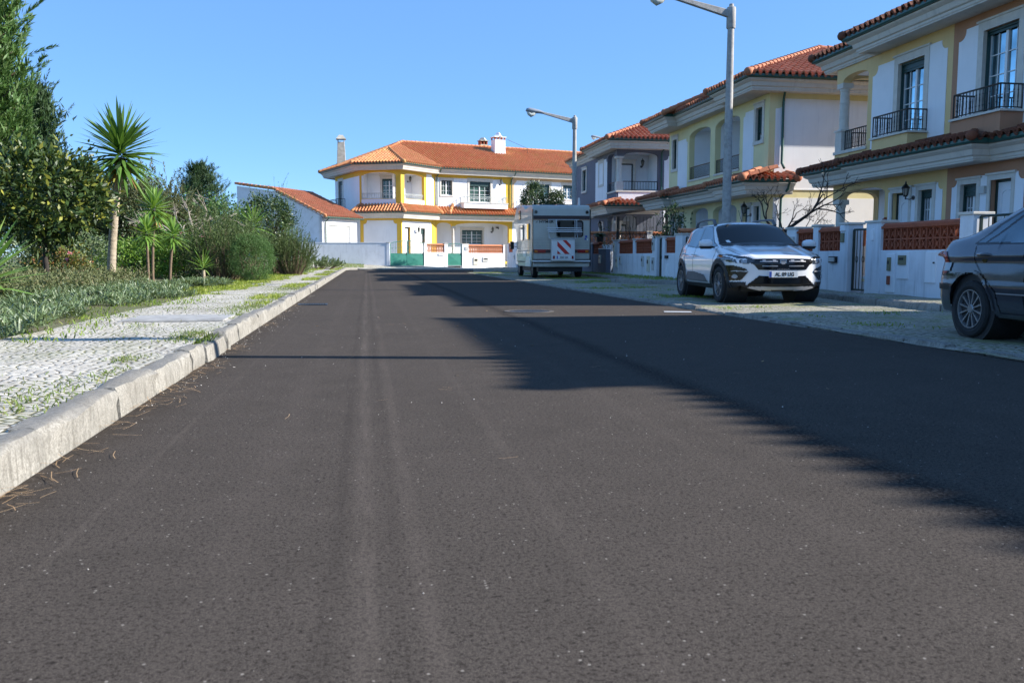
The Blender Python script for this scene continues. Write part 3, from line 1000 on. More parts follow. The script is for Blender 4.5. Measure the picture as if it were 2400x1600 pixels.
def house_yellow():
    h = thing('corner_house', 'bright yellow and white house with an angled bay at the end of the road', 'house', (FD[0], FD[1], 0))
    T = Matrix.Translation((-FD[0], -FD[1], 0))
    fm = T @ frame(FD[0], FD[1], *E1)
    fr = T @ frame(FC[0], FC[1], FD[0] - FC[0], FD[1] - FC[1])
    fl = T @ frame(FB[0], FB[1], FC[0] - FB[0], FC[1] - FB[1])
    fs = T @ frame(FA[0], FA[1], FB[0] - FA[0], FB[1] - FA[1])
    ZT = 7.52
    U = 6.86
    # main front
    w = MB(fm)
    wallgrid(w, .02, U, .3, 4.3, [(.1, 6.55, .5, 3.34), (.1, 1.42, 3.33, 3.66), (1.68, 6.55, 3.33, 3.68)])
    arch(w, .1, 1.42, 3.34, 3.62, 3.66)
    arch(w, 1.68, 6.55, 3.34, 3.64, 3.68)
    wallgrid(w, 5.2, U, 4.3, 7.17, [])
    wallgrid(w, .02, U, 7.17, ZT, [])
    w.build('wall', 'yellow', h)['label'] = 'yellow painted wall'
    w = MB(fm)
    wallgrid(w, .02, 5.2, 4.3, 7.17, [(.49, 1.46, 5.79, 6.96), (2.96, 4.87, 5.30, 6.97)])
    w.build('wall', 'white', h)['label'] = 'white rendered wall'
    panel(h, fm, 5.2, 6.24, 4.4, 7.19, .25, 'r')
    w = MB(fm)
    wallgrid(w, .0, 6.8, .3, 4.1, [(2.82, 4.72, 1.89, 3.08)], 1.3, .2)
    w.box(6.56, 6.7, .26, 1.3, .3, 4.1)
    w.box(.1, 6.55, .26, 1.29, 3.72, 3.8)
    w.build('porch_lining', 'white', h)
    MB(fm).lathe([(.14, .5), (.14, 1.2), (.11, 1.25), (.10, 3.1), (.13, 3.15), (.13, 3.2)], 1.55, .14, 14).box(1.42, 1.68, 0, .28, 3.2, 3.335).build('porch_column', 'stone', h, smooth=40)
    window(h, fm, 2.82, 4.72, 1.89, 3.08, y=1.3, depth=.1, nx=2, nz=4, shut=.12, sur=.14, glass='glasscurt')
    window(h, fm, .49, 1.46, 5.79, 6.96, nx=2, nz=3, depth=.12, shut=.08, sur=.11, glass='glasscurt')
    window(h, fm, 2.96, 4.87, 5.30, 6.97, nx=2, nz=4, depth=.12, shut=.38, sur=.17, glass='glasscurt', sill=False)
    MB(fm).box(2.16, 6.08, -.75, -.001, 4.78, 5.17).build('balcony_parapet', 'white', h)
    MB(fm).box(2.1, 6.14, -.8, -.001, 5.172, 5.23).build('balcony_slab', 'stone', h)
    railing(h, fm, [(2.2, -.03), (2.2, -.74), (6.0, -.74), (6.0, -.03)], 5.23, 5.70, 'ironwhite', .16, False, True)
    for u, y, z in ((5.7, -.01, 6.8), (2.02, 1.29, 3.0), (5.54, 1.29, 2.95)):
        lantern(h, fm, u, y, z, 1.25)
    MB(fm).box(5.95, 6.15, 1.1, 1.29, 3.28, 3.38).tube([(6.05, 1.15, 3.3), (6.05, .9, 3.2)], .03, 6).build('porch_camera', 'iron', h)
    # right face of the bay
    w = MB(fr)
    wallgrid(w, .0, 4.17, .3, 4.3, [(.33, 1.02, .5, 3.14), (2.25, 2.81, 1.91, 3.09)])
    wallgrid(w, .0, 4.17, 4.3, ZT, [(.40, 2.78, 5.27, 7.02), (.40, 2.78, 7.01, 7.24)])
    arch(w, .40, 2.78, 7.02, 7.21, 7.24)
    w.build('wall', 'yellow', h)
    panel(h, fr, .12, .33, .4, 3.6, .02, '')
    panel(h, fr, 1.02, 2.25, .4, 3.6, .02, '')
    panel(h, fr, 2.81, 3.6, .4, 3.6, .02, 'r')
    panel(h, fr, .33, 1.02, 3.14, 3.6, .02, '')
    panel(h, fr, 2.25, 2.81, 3.09, 3.6, .02, '')
    panel(h, fr, 2.25, 2.81, .4, 1.91, .02, '')
    panel(h, fr, 3.05, 3.95, 4.55, 7.35, .22, 'r')
    panel(h, fr, .42, 2.76, 4.55, 5.24, .02, '')
    door(h, fr, .33, 1.02, .5, 3.14, sur=.1)
    window(h, fr, 2.25, 2.81, 1.91, 3.09, nx=2, nz=3, shut=.42, sur=.1, glass='glasscurt')
    lantern(h, fr, 1.72, -.01, 2.75, 1.2)
    w = MB(fr)
    w.box(.6, 2.78, 1.3, 1.4, 5.27, 7.3).box(2.79, 2.95, .26, 1.4, 5.27, 7.3).box(.3, 2.78, .26, 1.29, 7.26, 7.34).box(.3, 2.78, .26, 1.29, 5.18, 5.26)
    w.build('loggia_lining', 'white', h)
    railing(h, fr, [(.42, .1), (2.76, .1)], 5.28, 5.66, 'ironwhite', .13, False, True)
    lantern(h, fr, 2.3, 1.28, 6.75, 1.2)
    # left face of the bay
    w = MB(fl)
    wallgrid(w, .0, 3.236, .3, 4.3, [])
    wallgrid(w, .0, 3.236, 4.3, ZT, [(.06, 2.84, 5.28, 6.98), (.06, 2.84, 6.97, 7.32)])
    arch(w, .06, 2.84, 6.98, 7.29, 7.32)
    w.build('wall', 'yellow', h)
    panel(h, fl, .2, 2.88, .4, 3.65, .24, 'lr')
    panel(h, fl, .06, 2.82, 4.6, 5.25, .02, '')
    w = MB(fl)
    wallgrid(w, -.0, 2.55, 5.2, 7.4, [(1.25, 2.4, 5.3, 6.88)], 1.3, .15)
    w.box(-.02, .05, .26, 1.29, 5.2, 7.4).box(.06, 2.84, .26, 1.29, 7.34, 7.42).box(.06, 2.84, .26, 1.29, 5.18, 5.26)
    w.build('loggia_lining', 'white', h)
    window(h, fl, 1.25, 2.4, 5.3, 6.88, y=1.3, depth=.08, nx=2, nz=4, shut=.16, sur=.16, glass='glasscurt', sill=False)
    railing(h, fl, [(.1, .1), (2.8, .1)], 5.28, 5.70, 'ironwhite', .14, False, True)
    # far left side
    w = MB(fs)
    wallgrid(w, .0, 6.26, .3, 7.05, [(.94, 1.98, 4.85, 6.97)])
    w.build('wall', 'white', h)
    w = MB(fs)
    wallgrid(w, .0, 6.26, 7.05, ZT, [])
    w.box(6.02, 6.26, -.006, .05, .3, 7.05)
    w.build('wall', 'yellow', h)
    window(h, fs, .94, 1.98, 4.85, 6.97, depth=.12, nx=2, nz=3, shut=.3, sur=.14)
    MB(fs).box(.2, 2.6, -.6, -.001, 4.6, 4.78).build('balcony_slab', 'stone', h)
    railing(h, fs, [(.25, -.02), (.25, -.55), (2.5, -.55), (2.5, -.02)], 4.8, 5.5, 'iron', .2, False)
    bk = [along(U, 11), (FA[0] - .5, 80)]
    w = MB(T)
    w.prism([FA, (FA[0] + .3, FA[1] + .1), (FA[0] + 1.0, 82), (FA[0] + .7, 82)], .3, ZT, 'z')
    w.prism([along(U - .25, .3), along(U, .3), along(U, 12), along(U - .25, 12)], .3, ZT, 'z')
    w.build('wall', 'white', h)
    # eaves and roof
    Rt = along(U + .02, -.85)
    FX = (-3.80, 74.25)
    zg = 7.80
    P = [(-.6, 80.0), FX] + EV[1:] + [Rt]
    eaves(h, T, P, zg, [(-3.45, 74.2), (-.8, 66.85), (2.83, 65.35), (5.9, 68.6), along(U, -.5), along(U, .1), (5.45, 69.1), (2.6, 66.1), (-.25, 67.2), (-2.3, 73.1), (-2.2, 74.6)])
    z0 = zg + .11
    def z(d): return z0 + SL * d
    ABC, ACM = (1.89, 69.28, z(3.7)), (2.75, 73.36, z(5.88))
    AP = (3.13, 74.13, z(6.5))
    e = [(x, y, z0) for x, y in EV]
    rp = along(U, 6.5 - .85)
    t, r = MB(T), MB(T)
    tiles(t, [(*FX, z0), e[1], ABC, ACM, AP])
    tiles(t, [along(-4.0, 12.5) + (z0,), (*FX, z0), AP])
    ridge(r, Vector((*FX, z0 + .05)), Vector(AP) + Vector((0, 0, .05)), .13)
    tiles(t, [e[1], e[2], ABC])
    tiles(t, [e[2], e[3], ACM, ABC])
    tiles(t, [e[3], (*Rt, z0), (*rp, z(6.5)), AP, ACM])
    bk = along(U, 12.5)
    tiles(t, [(*bk, z0), (*along(-4.0, 12.5), z0), AP, (*rp, z(6.5))])
    up = Vector((0, 0, .05))
    for a, b_ in ((e[1], ABC), (e[2], ABC), (ABC, ACM), (ACM, AP), (AP, (*rp, z(6.5)))):
        ridge(r, Vector(a) + up, Vector(b_) + up, .13)
    ro = t.build('roof', 'tile_old', h)
    r.build('ridge_tiles', 'tile_old', ro, smooth=50)
    # canopy
    zg = 4.17
    z0 = zg + .11
    Q = [EV[1], EV[2], EV[3], Rt]
    wq = [FB, FC, FD, along(U, 0)]
    eaves(h, T, [(-2.2, 69.7)] + Q, zg, [(-.8, 66.85), (2.83, 65.35), (5.9, 68.6), along(U, -.5), along(U, .1), (5.45, 69.1), (2.6, 66.1), (-.25, 67.2)])
    t, r = MB(T), MB(T)
    zz = z0 + .58
    for i in range(3):
        tiles(t, [(*Q[i], z0), (*Q[i + 1], z0), (*wq[i + 1], zz), (*wq[i], zz)])
    for i in (0, 1, 2):
        ridge(r, (*Q[i], z0 + .04), (*wq[i], zz + .05), .12)
    ridge(r, (*along(.9, -.85), z0 + .08), (*along(1.5, .0), zz + .2), .13)
    ro = t.build('canopy_roof', 'tile_old', h)
    r.build('ridge_tiles', 'tile_old', ro, smooth=50)
    for u in (.1, 6.72):
        downpipe(h, fm, [(u + .1, -.82, 7.82), (u + .1, -.6, 7.6), (u, -.1, 7.2), (u, -.09, 4.6)], .05)
    downpipe(h, fm, [(.0, -.82, 4.2), (-.1, -.6, 4.0), (-.35, -.15, 3.8), (-.35, -.12, .6)], .05)
    # chimney of the side wing
    c = MB(T)
    c.taper(-1.95, 74.4, 7.9, 10.45, .40, .36, .29, .28)
    o = c.build('chimney', 'chimney', h, bevel=.02)
    MB(T).box(-2.24, -2.16, 74.12, 74.68, 10.452, 10.68).box(-1.74, -1.66, 74.12, 74.68, 10.452, 10.68).taper(-1.95, 74.4, 10.68, 11.03, .42, .4, .16, .16).build('chimney_cap', 'chimney', o)
    return h

def house_peach():
    u0, u1 = 6.87, 18.0
    o_ = along(u0)
    h = thing('terraced_house', 'white house with peach trim behind the camper van, joined to the yellow one', 'house', (*o_, 0))
    T = Matrix.Translation((-o_[0], -o_[1], 0))
    fm = T @ frame(FD[0], FD[1], *E1)
    ZT = 7.52
    w = MB(fm)
    ops = [(8.44, 10.42, 5.30, 6.98), (11.70, 12.71, 5.79, 6.98), (14.65, 15.66, 5.3, 6.98), (9.0, 10.8, 1.9, 3.1), (12.4, 13.2, .6, 3.0)]
    wallgrid(w, u0, u1, .3, 7.2, ops)
    w.build('wall', 'white', h)['label'] = 'white rendered wall'
    w = MB(fm)
    wallgrid(w, u0, u1, 7.2, ZT)
    w.build('wall', 'peach', h)['label'] = 'peach band under the eaves'
    MB(fm).prism([(u0 + .02, 4.4), (u0 + .16, 4.4), (u0 + .16, 6.9), (u0 + .4, 7.15), (u0 + .4, 7.2), (u0 + .02, 7.2)], -.012, .01).build('render_band', 'peach', h)
    window(h, fm, 8.44, 10.42, 5.30, 6.98, depth=.12, nx=2, nz=3, shut=.55, sur=.17, glass='glasscurt', sill=False)
    window(h, fm, 11.70, 12.71, 5.79, 6.98, depth=.12, nx=2, nz=3, shut=.22, sur=.12, glass='glass')
    window(h, fm, 14.65, 15.66, 5.30, 6.98, depth=.12, nx=2, nz=3, shut=.4, sur=.14, glass='glasscurt', sill=False)
    window(h, fm, 9.0, 10.8, 1.9, 3.1, depth=.12, nx=2, nz=3, shut=.3, sur=.14, glass='glasscurt')
    door(h, fm, 12.4, 13.2, .6, 3.0)
    MB(fm).box(7.6, 11.5, -.75, -.001, 4.78, 5.2).build('balcony_parapet', 'white', h)
    MB(fm).box(7.54, 11.56, -.8, -.001, 5.202, 5.26).build('balcony_slab', 'stone', h)
    railing(h, fm, [(7.64, -.03), (7.64, -.74), (11.46, -.74), (11.46, -.03)], 5.26, 5.73, 'ironwhite', .16, False, True)
    MB(fm).box(u1 - .25, u1, .252, 11, .3, ZT).build('wall', 'white', h)
    zg = 7.80
    z0 = zg + .11
    A, B = along(u0 - .0, -.85), along(u1 + .8, -.85)
    eaves(h, T, [A, B], zg, [along(u0, -.5), along(u1 + .8, -.5), along(u1 + .8, .1), along(u0, .1)])
    t, r = MB(T), MB(T)
    C, D = along(u1 + .8 - 6.5, 5.65), along(u0, 5.65)
    z1 = z0 + SL * 6.5
    tiles(t, [(*A, z0), (*B, z0), (*along(u1 - .0, 5.65), z1), (*D, z1)])
    tiles(t, [(*along(u1 + .8, 12.5), z0), (*along(u0, 12.5), z0), (*D, z1), (*along(u1, 5.65), z1)])
    ridge(r, (*D, z1 + .05), (*along(u1, 5.65), z1 + .05), .13)
    ro = t.build('roof', 'tile_old', h)
    r.build('ridge_tiles', 'tile_old', ro, smooth=50)
    zg = 4.17
    z0 = zg + .11
    eaves(h, T, [A, B], zg, [along(u0, -.5), along(u1 + .8, -.5), along(u1 + .8, .1), along(u0, .1)])
    t = MB(T)
    tiles(t, [(*A, z0), (*B, z0), (*along(u1, 0), z0 + .58), (*along(u0, 0), z0 + .58)])
    t.build('canopy_roof', 'tile_old', h)
    # party-wall chimney with a white pyramid cap, and a smaller sooty one behind
    cx, cy = along(7.55, 4.1)
    F = T @ frame(cx, cy, *E1)
    o = MB(F).taper(0, 0, 8.6, 11.0, .54, .42, .50, .40).build('chimney', 'white_dirty', h, bevel=.015)
    c = MB(F)
    for x in (-.46, -.16, .16, .46):
        for y in (-.34, .34):
            c.box(x - .05, x + .05, y - .05, y + .05, 11.001, 11.2)
    c.build('chimney_vent', 'brick', o)
    MB(F).box(-.58, .58, -.48, .48, 11.2, 11.26).lathe([(.62, 11.26), (.42, 11.33), (.26, 11.46), (.17, 11.6), (.14, 11.66), (0, 11.66)], 0, 0, 4).build('chimney_cap', 'white', o)
    cx, cy = along(7.6, 7.4)
    F = T @ frame(cx, cy, *E1)
    o = MB(F).taper(0, 0, 9.2, 11.0, .36, .3, .34, .3).build('chimney', 'chimney', h)
    c = MB(F)
    for x in (-.3, 0, .3):
        c.box(x - .05, x + .05, -.28, .28, 11.001, 11.3)
    c.build('chimney_vent', 'brick', o)
    MB(F).box(-.42, .42, -.38, .38, 11.3, 11.36).lathe([(.46, 11.36), (.2, 11.62), (.0, 11.64)], 0, 0, 4).build('chimney_cap', 'chimney', o)
    a = MB(F)
    a.tube([(1.0, -3, 11.15), (2.9, -3.1, 10.5), (2.95, -3.1, 10.0)], .018, 5).tube([(2.4, -3.1, 10.25), (3.0, -3.1, 10.35)], .012, 5)
    a.build('aerial', 'iron', h)
    return h

def garage():
    gx, gy = -3.05, 62.0
    h = thing('garage', 'white garage with orange lean-to tiled roof left of the yellow house', 'garage', (gx, gy, 0))
    f = frame(0, 0, .593, .805)
    L, D = 4.0, 7.9
    w = MB(f)
    wallgrid(w, .0, L, -.2, 3.75, [(.62, 3.2, .3, 3.12)])
    w.build('wall', 'white', h)
    s = MB(f)
    s.prism([(.0, -.4), (.0, 3.72), (4.3, 5.6), (D, 6.1), (D, -.4)], -.0, .2, 'x')
    o = s.build('wall', 'white_dirty', h)
    o.location = (0, 0, 0)
    d = MB(f)
    for i in range(10):
        z = .32 + i * .28
        d.box(.62, 3.2, .12, .15, z, z + .272)
    d.build('garage_door', 'garage', h)
    MB(f).box(L - .2, L, .252, D, -.2, 3.7).build('wall', 'white', h)
    t, r = MB(f), MB(f)
    tiles(t, [(-.12, -.4, 3.70), (L + .35, -.4, 3.70), (L + .35, 4.3, 5.72), (-.12, 4.3, 5.72)])
    tiles(t, [(-.12, 4.25, 5.71), (L + .35, 4.25, 5.71), (L + .35, D, 6.22), (-.12, D, 6.22)])
    ro = t.build('roof', 'tile_new', h)
    ridge(r, (-.1, -.4, 3.76), (-.1, 4.3, 5.8), .10)
    ridge(r, (-.1, 4.3, 5.8), (-.1, D, 6.30), .10)
    r.build('ridge_tiles', 'tile_old', ro, smooth=50)
    g = MB(f)
    sweep(g, [(-.1, -.42), (L + .35, -.42)], [(-.11, 3.6), (-.03, 3.6), (.0, 3.64), (.0, 3.72), (-.02, 3.72), (-.11, 3.65)])
    g.build('gutter', 'gutter', h)
    dn = MB(f)
    for i in range(22):
        dn.box(.05 + i * .185, .05 + i * .185 + .09, -.06, .01, 3.5, 3.6)
    dn.build('dentil_course', 'white', h)
    downpipe(h, f, [(.35, -.38, 3.62), (.3, -.1, 3.35), (.3, -.07, .2)], .05)
    return h

# ---------------------------------------------------------------- garden walls and gates
def lattice(mb, u0, u1, z0, z1, y0, y1, cell=.19):
    nu = max(1, round((u1 - u0) / cell))
    nz = max(1, round((z1 - z0) / .24))
    du, dz = (u1 - u0) / nu, (z1 - z0) / nz
    b = .016
    for i in range(nu + 1):
        u = u0 + i * du
        mb.box(max(u0, u - b), min(u1, u + b), y0, y1, z0, z1)
    for j in range(nz + 1):
        z = z0 + j * dz
        for i in range(nu):
            mb.box(u0 + i * du + b, u0 + (i + 1) * du - b, y0 + .002, y1 - .002, max(z0, z - b), min(z1, z + b))
    w = .011
    for i in range(nu):
        for j in range(nz):
            a, c = u0 + i * du + b, u0 + (i + 1) * du - b
            p, q = z0 + j * dz + b, z0 + (j + 1) * dz - b
            cz, cu = (p + q) / 2, (a + c) / 2
            mb.prism([(a, p), (a + w * 2, p), (c, q), (c - w * 2, q)], y0 + .012, y1 - .012)
            mb.prism([(c - w * 2, p), (c, p), (a + w * 2, q), (a, q)], y0 + .016, y1 - .016)
            mb.prism([(cu + .034 * math.cos(k * math.pi / 3), cz + .034 * math.sin(k * math.pi / 3)) for k in range(6)], y0 + .008, y1 - .008)

def garden_wall(label, x, y, rz, segs, z0=-.15, low=1.0, top=1.5, t=.2, brick='brick', extras=(), group=None, wm='white_dirty', solid=None):
    """segs: ('pier', u0, u1[, top]) / ('lat', u0, u1[, z0, z1]) / ('wall', u0, u1, top)"""
    h = thing('garden_wall', label, 'wall', (x, y, 0), rz, group)
    b = MB()
    for s in segs:
        if s[0] == 'lat':
            zl, zt = (s[3], s[4]) if len(s) > 3 else (low, top)
            b.box(s[1], s[2], 0, t, z0, zl - .002)
        elif s[0] == 'wall':
            b.box(s[1], s[2], 0, t, z0, s[3])
    if b.v:
        b.build('wall_base', wm, h, bevel=.008)
    for s in segs:
        if s[0] == 'lat':
            zl, zt = (s[3], s[4]) if len(s) > 3 else (low, top)
            m = MB()
            lattice(m, s[1] + .003, s[2] - .003, zl, zt - .075, .04, .15)
            o = m.build('lattice_panel', brick, h, fix=False)
            c = MB()
            c.box(s[1] + .003, s[2] - .003, -.015, t + .01, zt - .074, zt - .03).tube([(s[1] + .003, .098, zt - .04), (s[2] - .003, .098, zt - .04)], .075, 10)
            c.build('coping', brick, o)
        elif s[0] == 'pier':
            tp = s[3] if len(s) > 3 else top + .08
            o = MB().box(s[1], s[2], -.015, t + .14, z0, tp - .05).build('pier', wm, h, bevel=.01)
            MB().box(s[1] - .03, s[2] + .03, -.045, t + .17, tp - .049, tp).build('pier_cap', 'stone', o, bevel=.008)
        elif s[0] == 'wall':
            MB().box(s[1] - .003, s[2] + .003, -.02, t + .02, s[3] + .001, s[3] + .04).build('coping', 'white', h, bevel=.006)
    for e in extras:
        nm, u0, u1, a, c, mat = e[:6]
        yy = -.02 if len(e) < 7 else e[6]
        o = MB().box(u0, u1, yy - .035, .01, a, c).build(nm, mat, h, bevel=.006)
        if nm in ('meter_box', 'letter_box'):
            MB().box(u0 + (u1 - u0) * .2, u1 - (u1 - u0) * .2, yy - .04, yy - .034, (a + c) / 2, a + (c - a) * .75).build('slot', 'iron', o)
    return h

def bar_gate(label, x, y, rz, u1, z0, zt, mat='gategreen', solid_to=None, bow=0., leaves=1, step=.11, group=None, scroll=True):
    h = thing('gate', label, 'gate', (x, y, 0), rz, group)
    W = u1 / leaves
    for k in range(leaves):
        a, b_ = k * W + .015, (k + 1) * W - .015
        m = MB()
        def top(u):
            return zt + bow * (1 - ((u - u1 / 2) / (u1 / 2)) ** 2)
        n = 10
        m.tube([(a + (b_ - a) * i / n, .05, top(a + (b_ - a) * i / n)) for i in range(n + 1)], .022, 6)
        for u in (a, b_):
            m.box(u - .02, u + .02, .03, .07, z0, top(u))
        m.box(a, b_, .03, .07, z0, z0 + .04)
        zs = solid_to or z0 + .04
        if solid_to:
            m.box(a, b_, .032, .068, zs - .02, zs + .03)
        nb = int((b_ - a) / step)
        for i in range(1, nb):
            u = a + (b_ - a) * i / nb
            m.tube([(u, .05, zs), (u, .05, top(u))], .009, 5)
            if scroll and i % 2:
                zc = (zs + top(u)) / 2
                m.tube([(u + .045 * math.sin(w), .05, zc + .07 * math.cos(w)) for w in np.linspace(0, 2 * math.pi, 9)], .007, 4)
        o = m.build('gate_leaf', mat, h)
        if solid_to:
            p = MB()
            p.box(a + .02, b_ - .02, .042, .052, z0 + .041, zs - .02)
            ca, cz = (a + b_) / 2, (z0 + zs) / 2
            p.add([(a + .06, .042, z0 + .09), (b_ - .06, .042, z0 + .09), (b_ - .06, .042, zs - .06), (a + .06, .042, zs - .06), (ca, .012, cz)],
                  [(0, 1, 4), (1, 2, 4), (2, 3, 4), (3, 0, 4)])
            p.build('sheet_panel', mat, o)
        MB().box(b_ - .07, b_ - .03, .015, .03, (z0 + zt) / 2, (z0 + zt) / 2 + .14).build('handle', 'iron', o)
    return h
# ---------------------------------------------------------------- vehicles
def paint(name, c, metal=0., rough=.28, coat=1., flake=0.):
    k = NT(name)
    col = c
    if flake:
        v = k.n("ShaderNodeTexVoronoi", {"Scale": 900.}).outputs["Color"]
        col = k.mix(k.math('MULTIPLY', v, flake), c, tuple(min(1, x * 2.2 + .02) for x in c))
    d = k.ramp(k.noise(3.5, 6, .7), [(.42, 0.), (.75, .10)])
    col = k.mix(d, col, (.30, .27, .22))
    k.P(Base_Color=col, Metallic=metal, Roughness=rough)
    k.set(k.b, "Coat Weight", coat)
    k.set(k.b, "Coat Roughness", .035)
    return k.m
MT['carwhite'] = paint('white_car_paint', (.74, .75, .76))
MT['cargrey'] = paint('dark_grey_metallic_paint', (.032, .036, .046), .35, .30, 1., .5)
MT['blackplastic'] = plain('black_plastic', (.018, .018, .019), .55, .2, 9., .1, 300)
MT['greyplastic'] = plain('grey_plastic', (.10, .10, .105), .5, .15, 9.)
MT['gloss_black'] = plain('gloss_black', (.006, .006, .007), .12, .1, 5.)
MT['chrome'] = plain('chrome', (.75, .76, .78), .12, .03, 6., metal=1.)
MT['alloy'] = plain('alloy_rim', (.27, .28, .29), .38, .12, 9., metal=.6)
MT['satin'] = plain('satin_silver', (.42, .42, .43), .38, .06, 9., metal=.5)
MT['tyre'] = plain('tyre_rubber', (.016, .016, .016), .85, .3, 20., .2, 120)
MT['plate'] = plain('plate_white', (.78, .78, .76), .45, .02, 5.)
MT['plateblue'] = plain('plate_blue', (.02, .07, .35), .45, .05, 5.)
MT['ink'] = plain('black_lettering', (.01, .01, .011), .5, .05, 5.)
MT['lens'] = plain('clear_lens', (.30, .33, .36), .06, .1, 9., ior=1.6)
MT['lensdark'] = plain('smoked_lens', (.03, .033, .037), .05, .1, 9., ior=1.8)
MT['ledwhite'] = plain('white_lamp_inlay', (.85, .87, .9), .2, .03, 9.)
MT['redlens'] = plain('red_lens', (.26, .012, .008), .1, .15, 9.)
MT['orangelens'] = plain('orange_lens', (.5, .13, .01), .1, .15, 9.)
MT['camper'] = plain('ivory_gelcoat', (.47, .455, .39), .35, .05, 3., coat=.3, streak=.35)
MT['camperwhite'] = plain('white_gelcoat', (.74, .74, .72), .35, .05, 3., coat=.3, streak=.2)
MT['brown'] = plain('brown_stripe', (.045, .022, .02), .45, .1, 5.)
MT['tan'] = plain('tan_stripe', (.36, .22, .14), .45, .1, 5.)
MT['beige'] = plain('faded_side_stripe', (.50, .42, .33), .45, .1, 5.)
MT['red'] = plain('red_stripe', (.55, .025, .02), .5, .06, 5.)
MT['tubealu'] = plain('aluminium_tube', (.6, .6, .6), .35, .05, 9., metal=.8)

def smax(a, b, k=.05):
    h = np.maximum(k - np.abs(a - b), 0) / k
    return np.maximum(a, b) + h * h * k * .25
def smin(a, b, k=.05):
    return -smax(-a, -b, k)
def relu(x):
    return np.maximum(x, 0)

def shell(F, x0, x1, W, H, zb, zc, step=.016, inset=.75):
    """surface of the solid F<0, found along rays from a spine; returns vertices, quads"""
    def grid(fn, na, nb):
        a, b = np.meshgrid(np.linspace(0, 1, na), np.linspace(0, 1, nb), indexing='ij')
        return fn(a, b), na, nb
    nx, ny, nz = int((x1 - x0) / step), int(2 * W / step), int((H - zb) / step)
    one = lambda a, v: np.full_like(a, v)
    G = [grid(lambda a, b: (one(a, x1), -W + 2 * W * a, zb + (H - zb) * b), ny, nz),
         grid(lambda a, b: (one(a, x0), W - 2 * W * a, zb + (H - zb) * b), ny, nz),
         grid(lambda a, b: (x0 + (x1 - x0) * a, one(a, -W), zb + (H - zb) * b), nx, nz),
         grid(lambda a, b: (x1 - (x1 - x0) * a, one(a, W), zb + (H - zb) * b), nx, nz),
         grid(lambda a, b: (x0 + (x1 - x0) * a, -W + 2 * W * b, one(a, H)), nx, ny)]
    VV, QQ, n = [], [], 0
    for (X, Y, Z), na, nb in G:
        q = np.stack([X, Y, Z], -1).reshape(-1, 3)
        p = np.stack([np.clip(q[:, 0], x0 + inset, x1 - inset), np.zeros(len(q)), np.full(len(q), zc)], -1)
        lo, hi = np.zeros(len(q)), np.full(len(q), 1.3)
        for _ in range(26):
            m = (lo + hi) / 2
            s = p + (q - p) * m[:, None]
            ins = F(s[:, 0], s[:, 1], s[:, 2]) < 0
            lo = np.where(ins, m, lo)
            hi = np.where(ins, hi, m)
        VV.append(p + (q - p) * lo[:, None])
        i = np.arange((na - 1) * nb).reshape(na - 1, nb)[:, :-1].ravel()
        QQ.append(np.stack([i, i + nb, i + nb + 1, i + 1], 1) + n)
        n += len(q)
    V, Q = np.concatenate(VV), np.concatenate(QQ)
    e = 2e-3
    N = np.stack([F(V[:, 0] + e, V[:, 1], V[:, 2]) - F(V[:, 0] - e, V[:, 1], V[:, 2]), F(V[:, 0], V[:, 1] + e, V[:, 2]) - F(V[:, 0], V[:, 1] - e, V[:, 2]),
                  F(V[:, 0], V[:, 1], V[:, 2] + e) - F(V[:, 0], V[:, 1], V[:, 2] - e)], -1)
    N /= np.maximum(np.linalg.norm(N, axis=1, keepdims=True), 1e-9)
    return V, Q, N

def inpoly(px, py, poly):
    r = np.zeros(len(px), bool)
    n = len(poly)
    for i in range(n):
        (x0, y0), (x1, y1) = poly[i], poly[(i + 1) % n]
        if y0 == y1: continue
        c = (y0 > py) != (y1 > py)
        r ^= c & (px < (x1 - x0) * (py - y0) / (y1 - y0) + x0)
    return r

def skin(name, mat, par, S, mask, off=.004, smooth=True):
    V, Q, N = S
    q = Q[mask]
    if not len(q): return None
    u, inv = np.unique(q, return_inverse=True)
    m = MB().add(V[u] + N[u] * off, inv.reshape(q.shape))
    o = m.build(name, mat, par, fix=False)
    bm = bmesh.new()
    bm.from_mesh(o.data)
    bmesh.ops.remove_doubles(bm, verts=bm.verts, dist=.0012)
    bm.to_mesh(o.data)
    bm.free()
    if smooth:
        o.data.polygons.foreach_set("use_smooth", np.ones(len(o.data.polygons), bool))
    return o

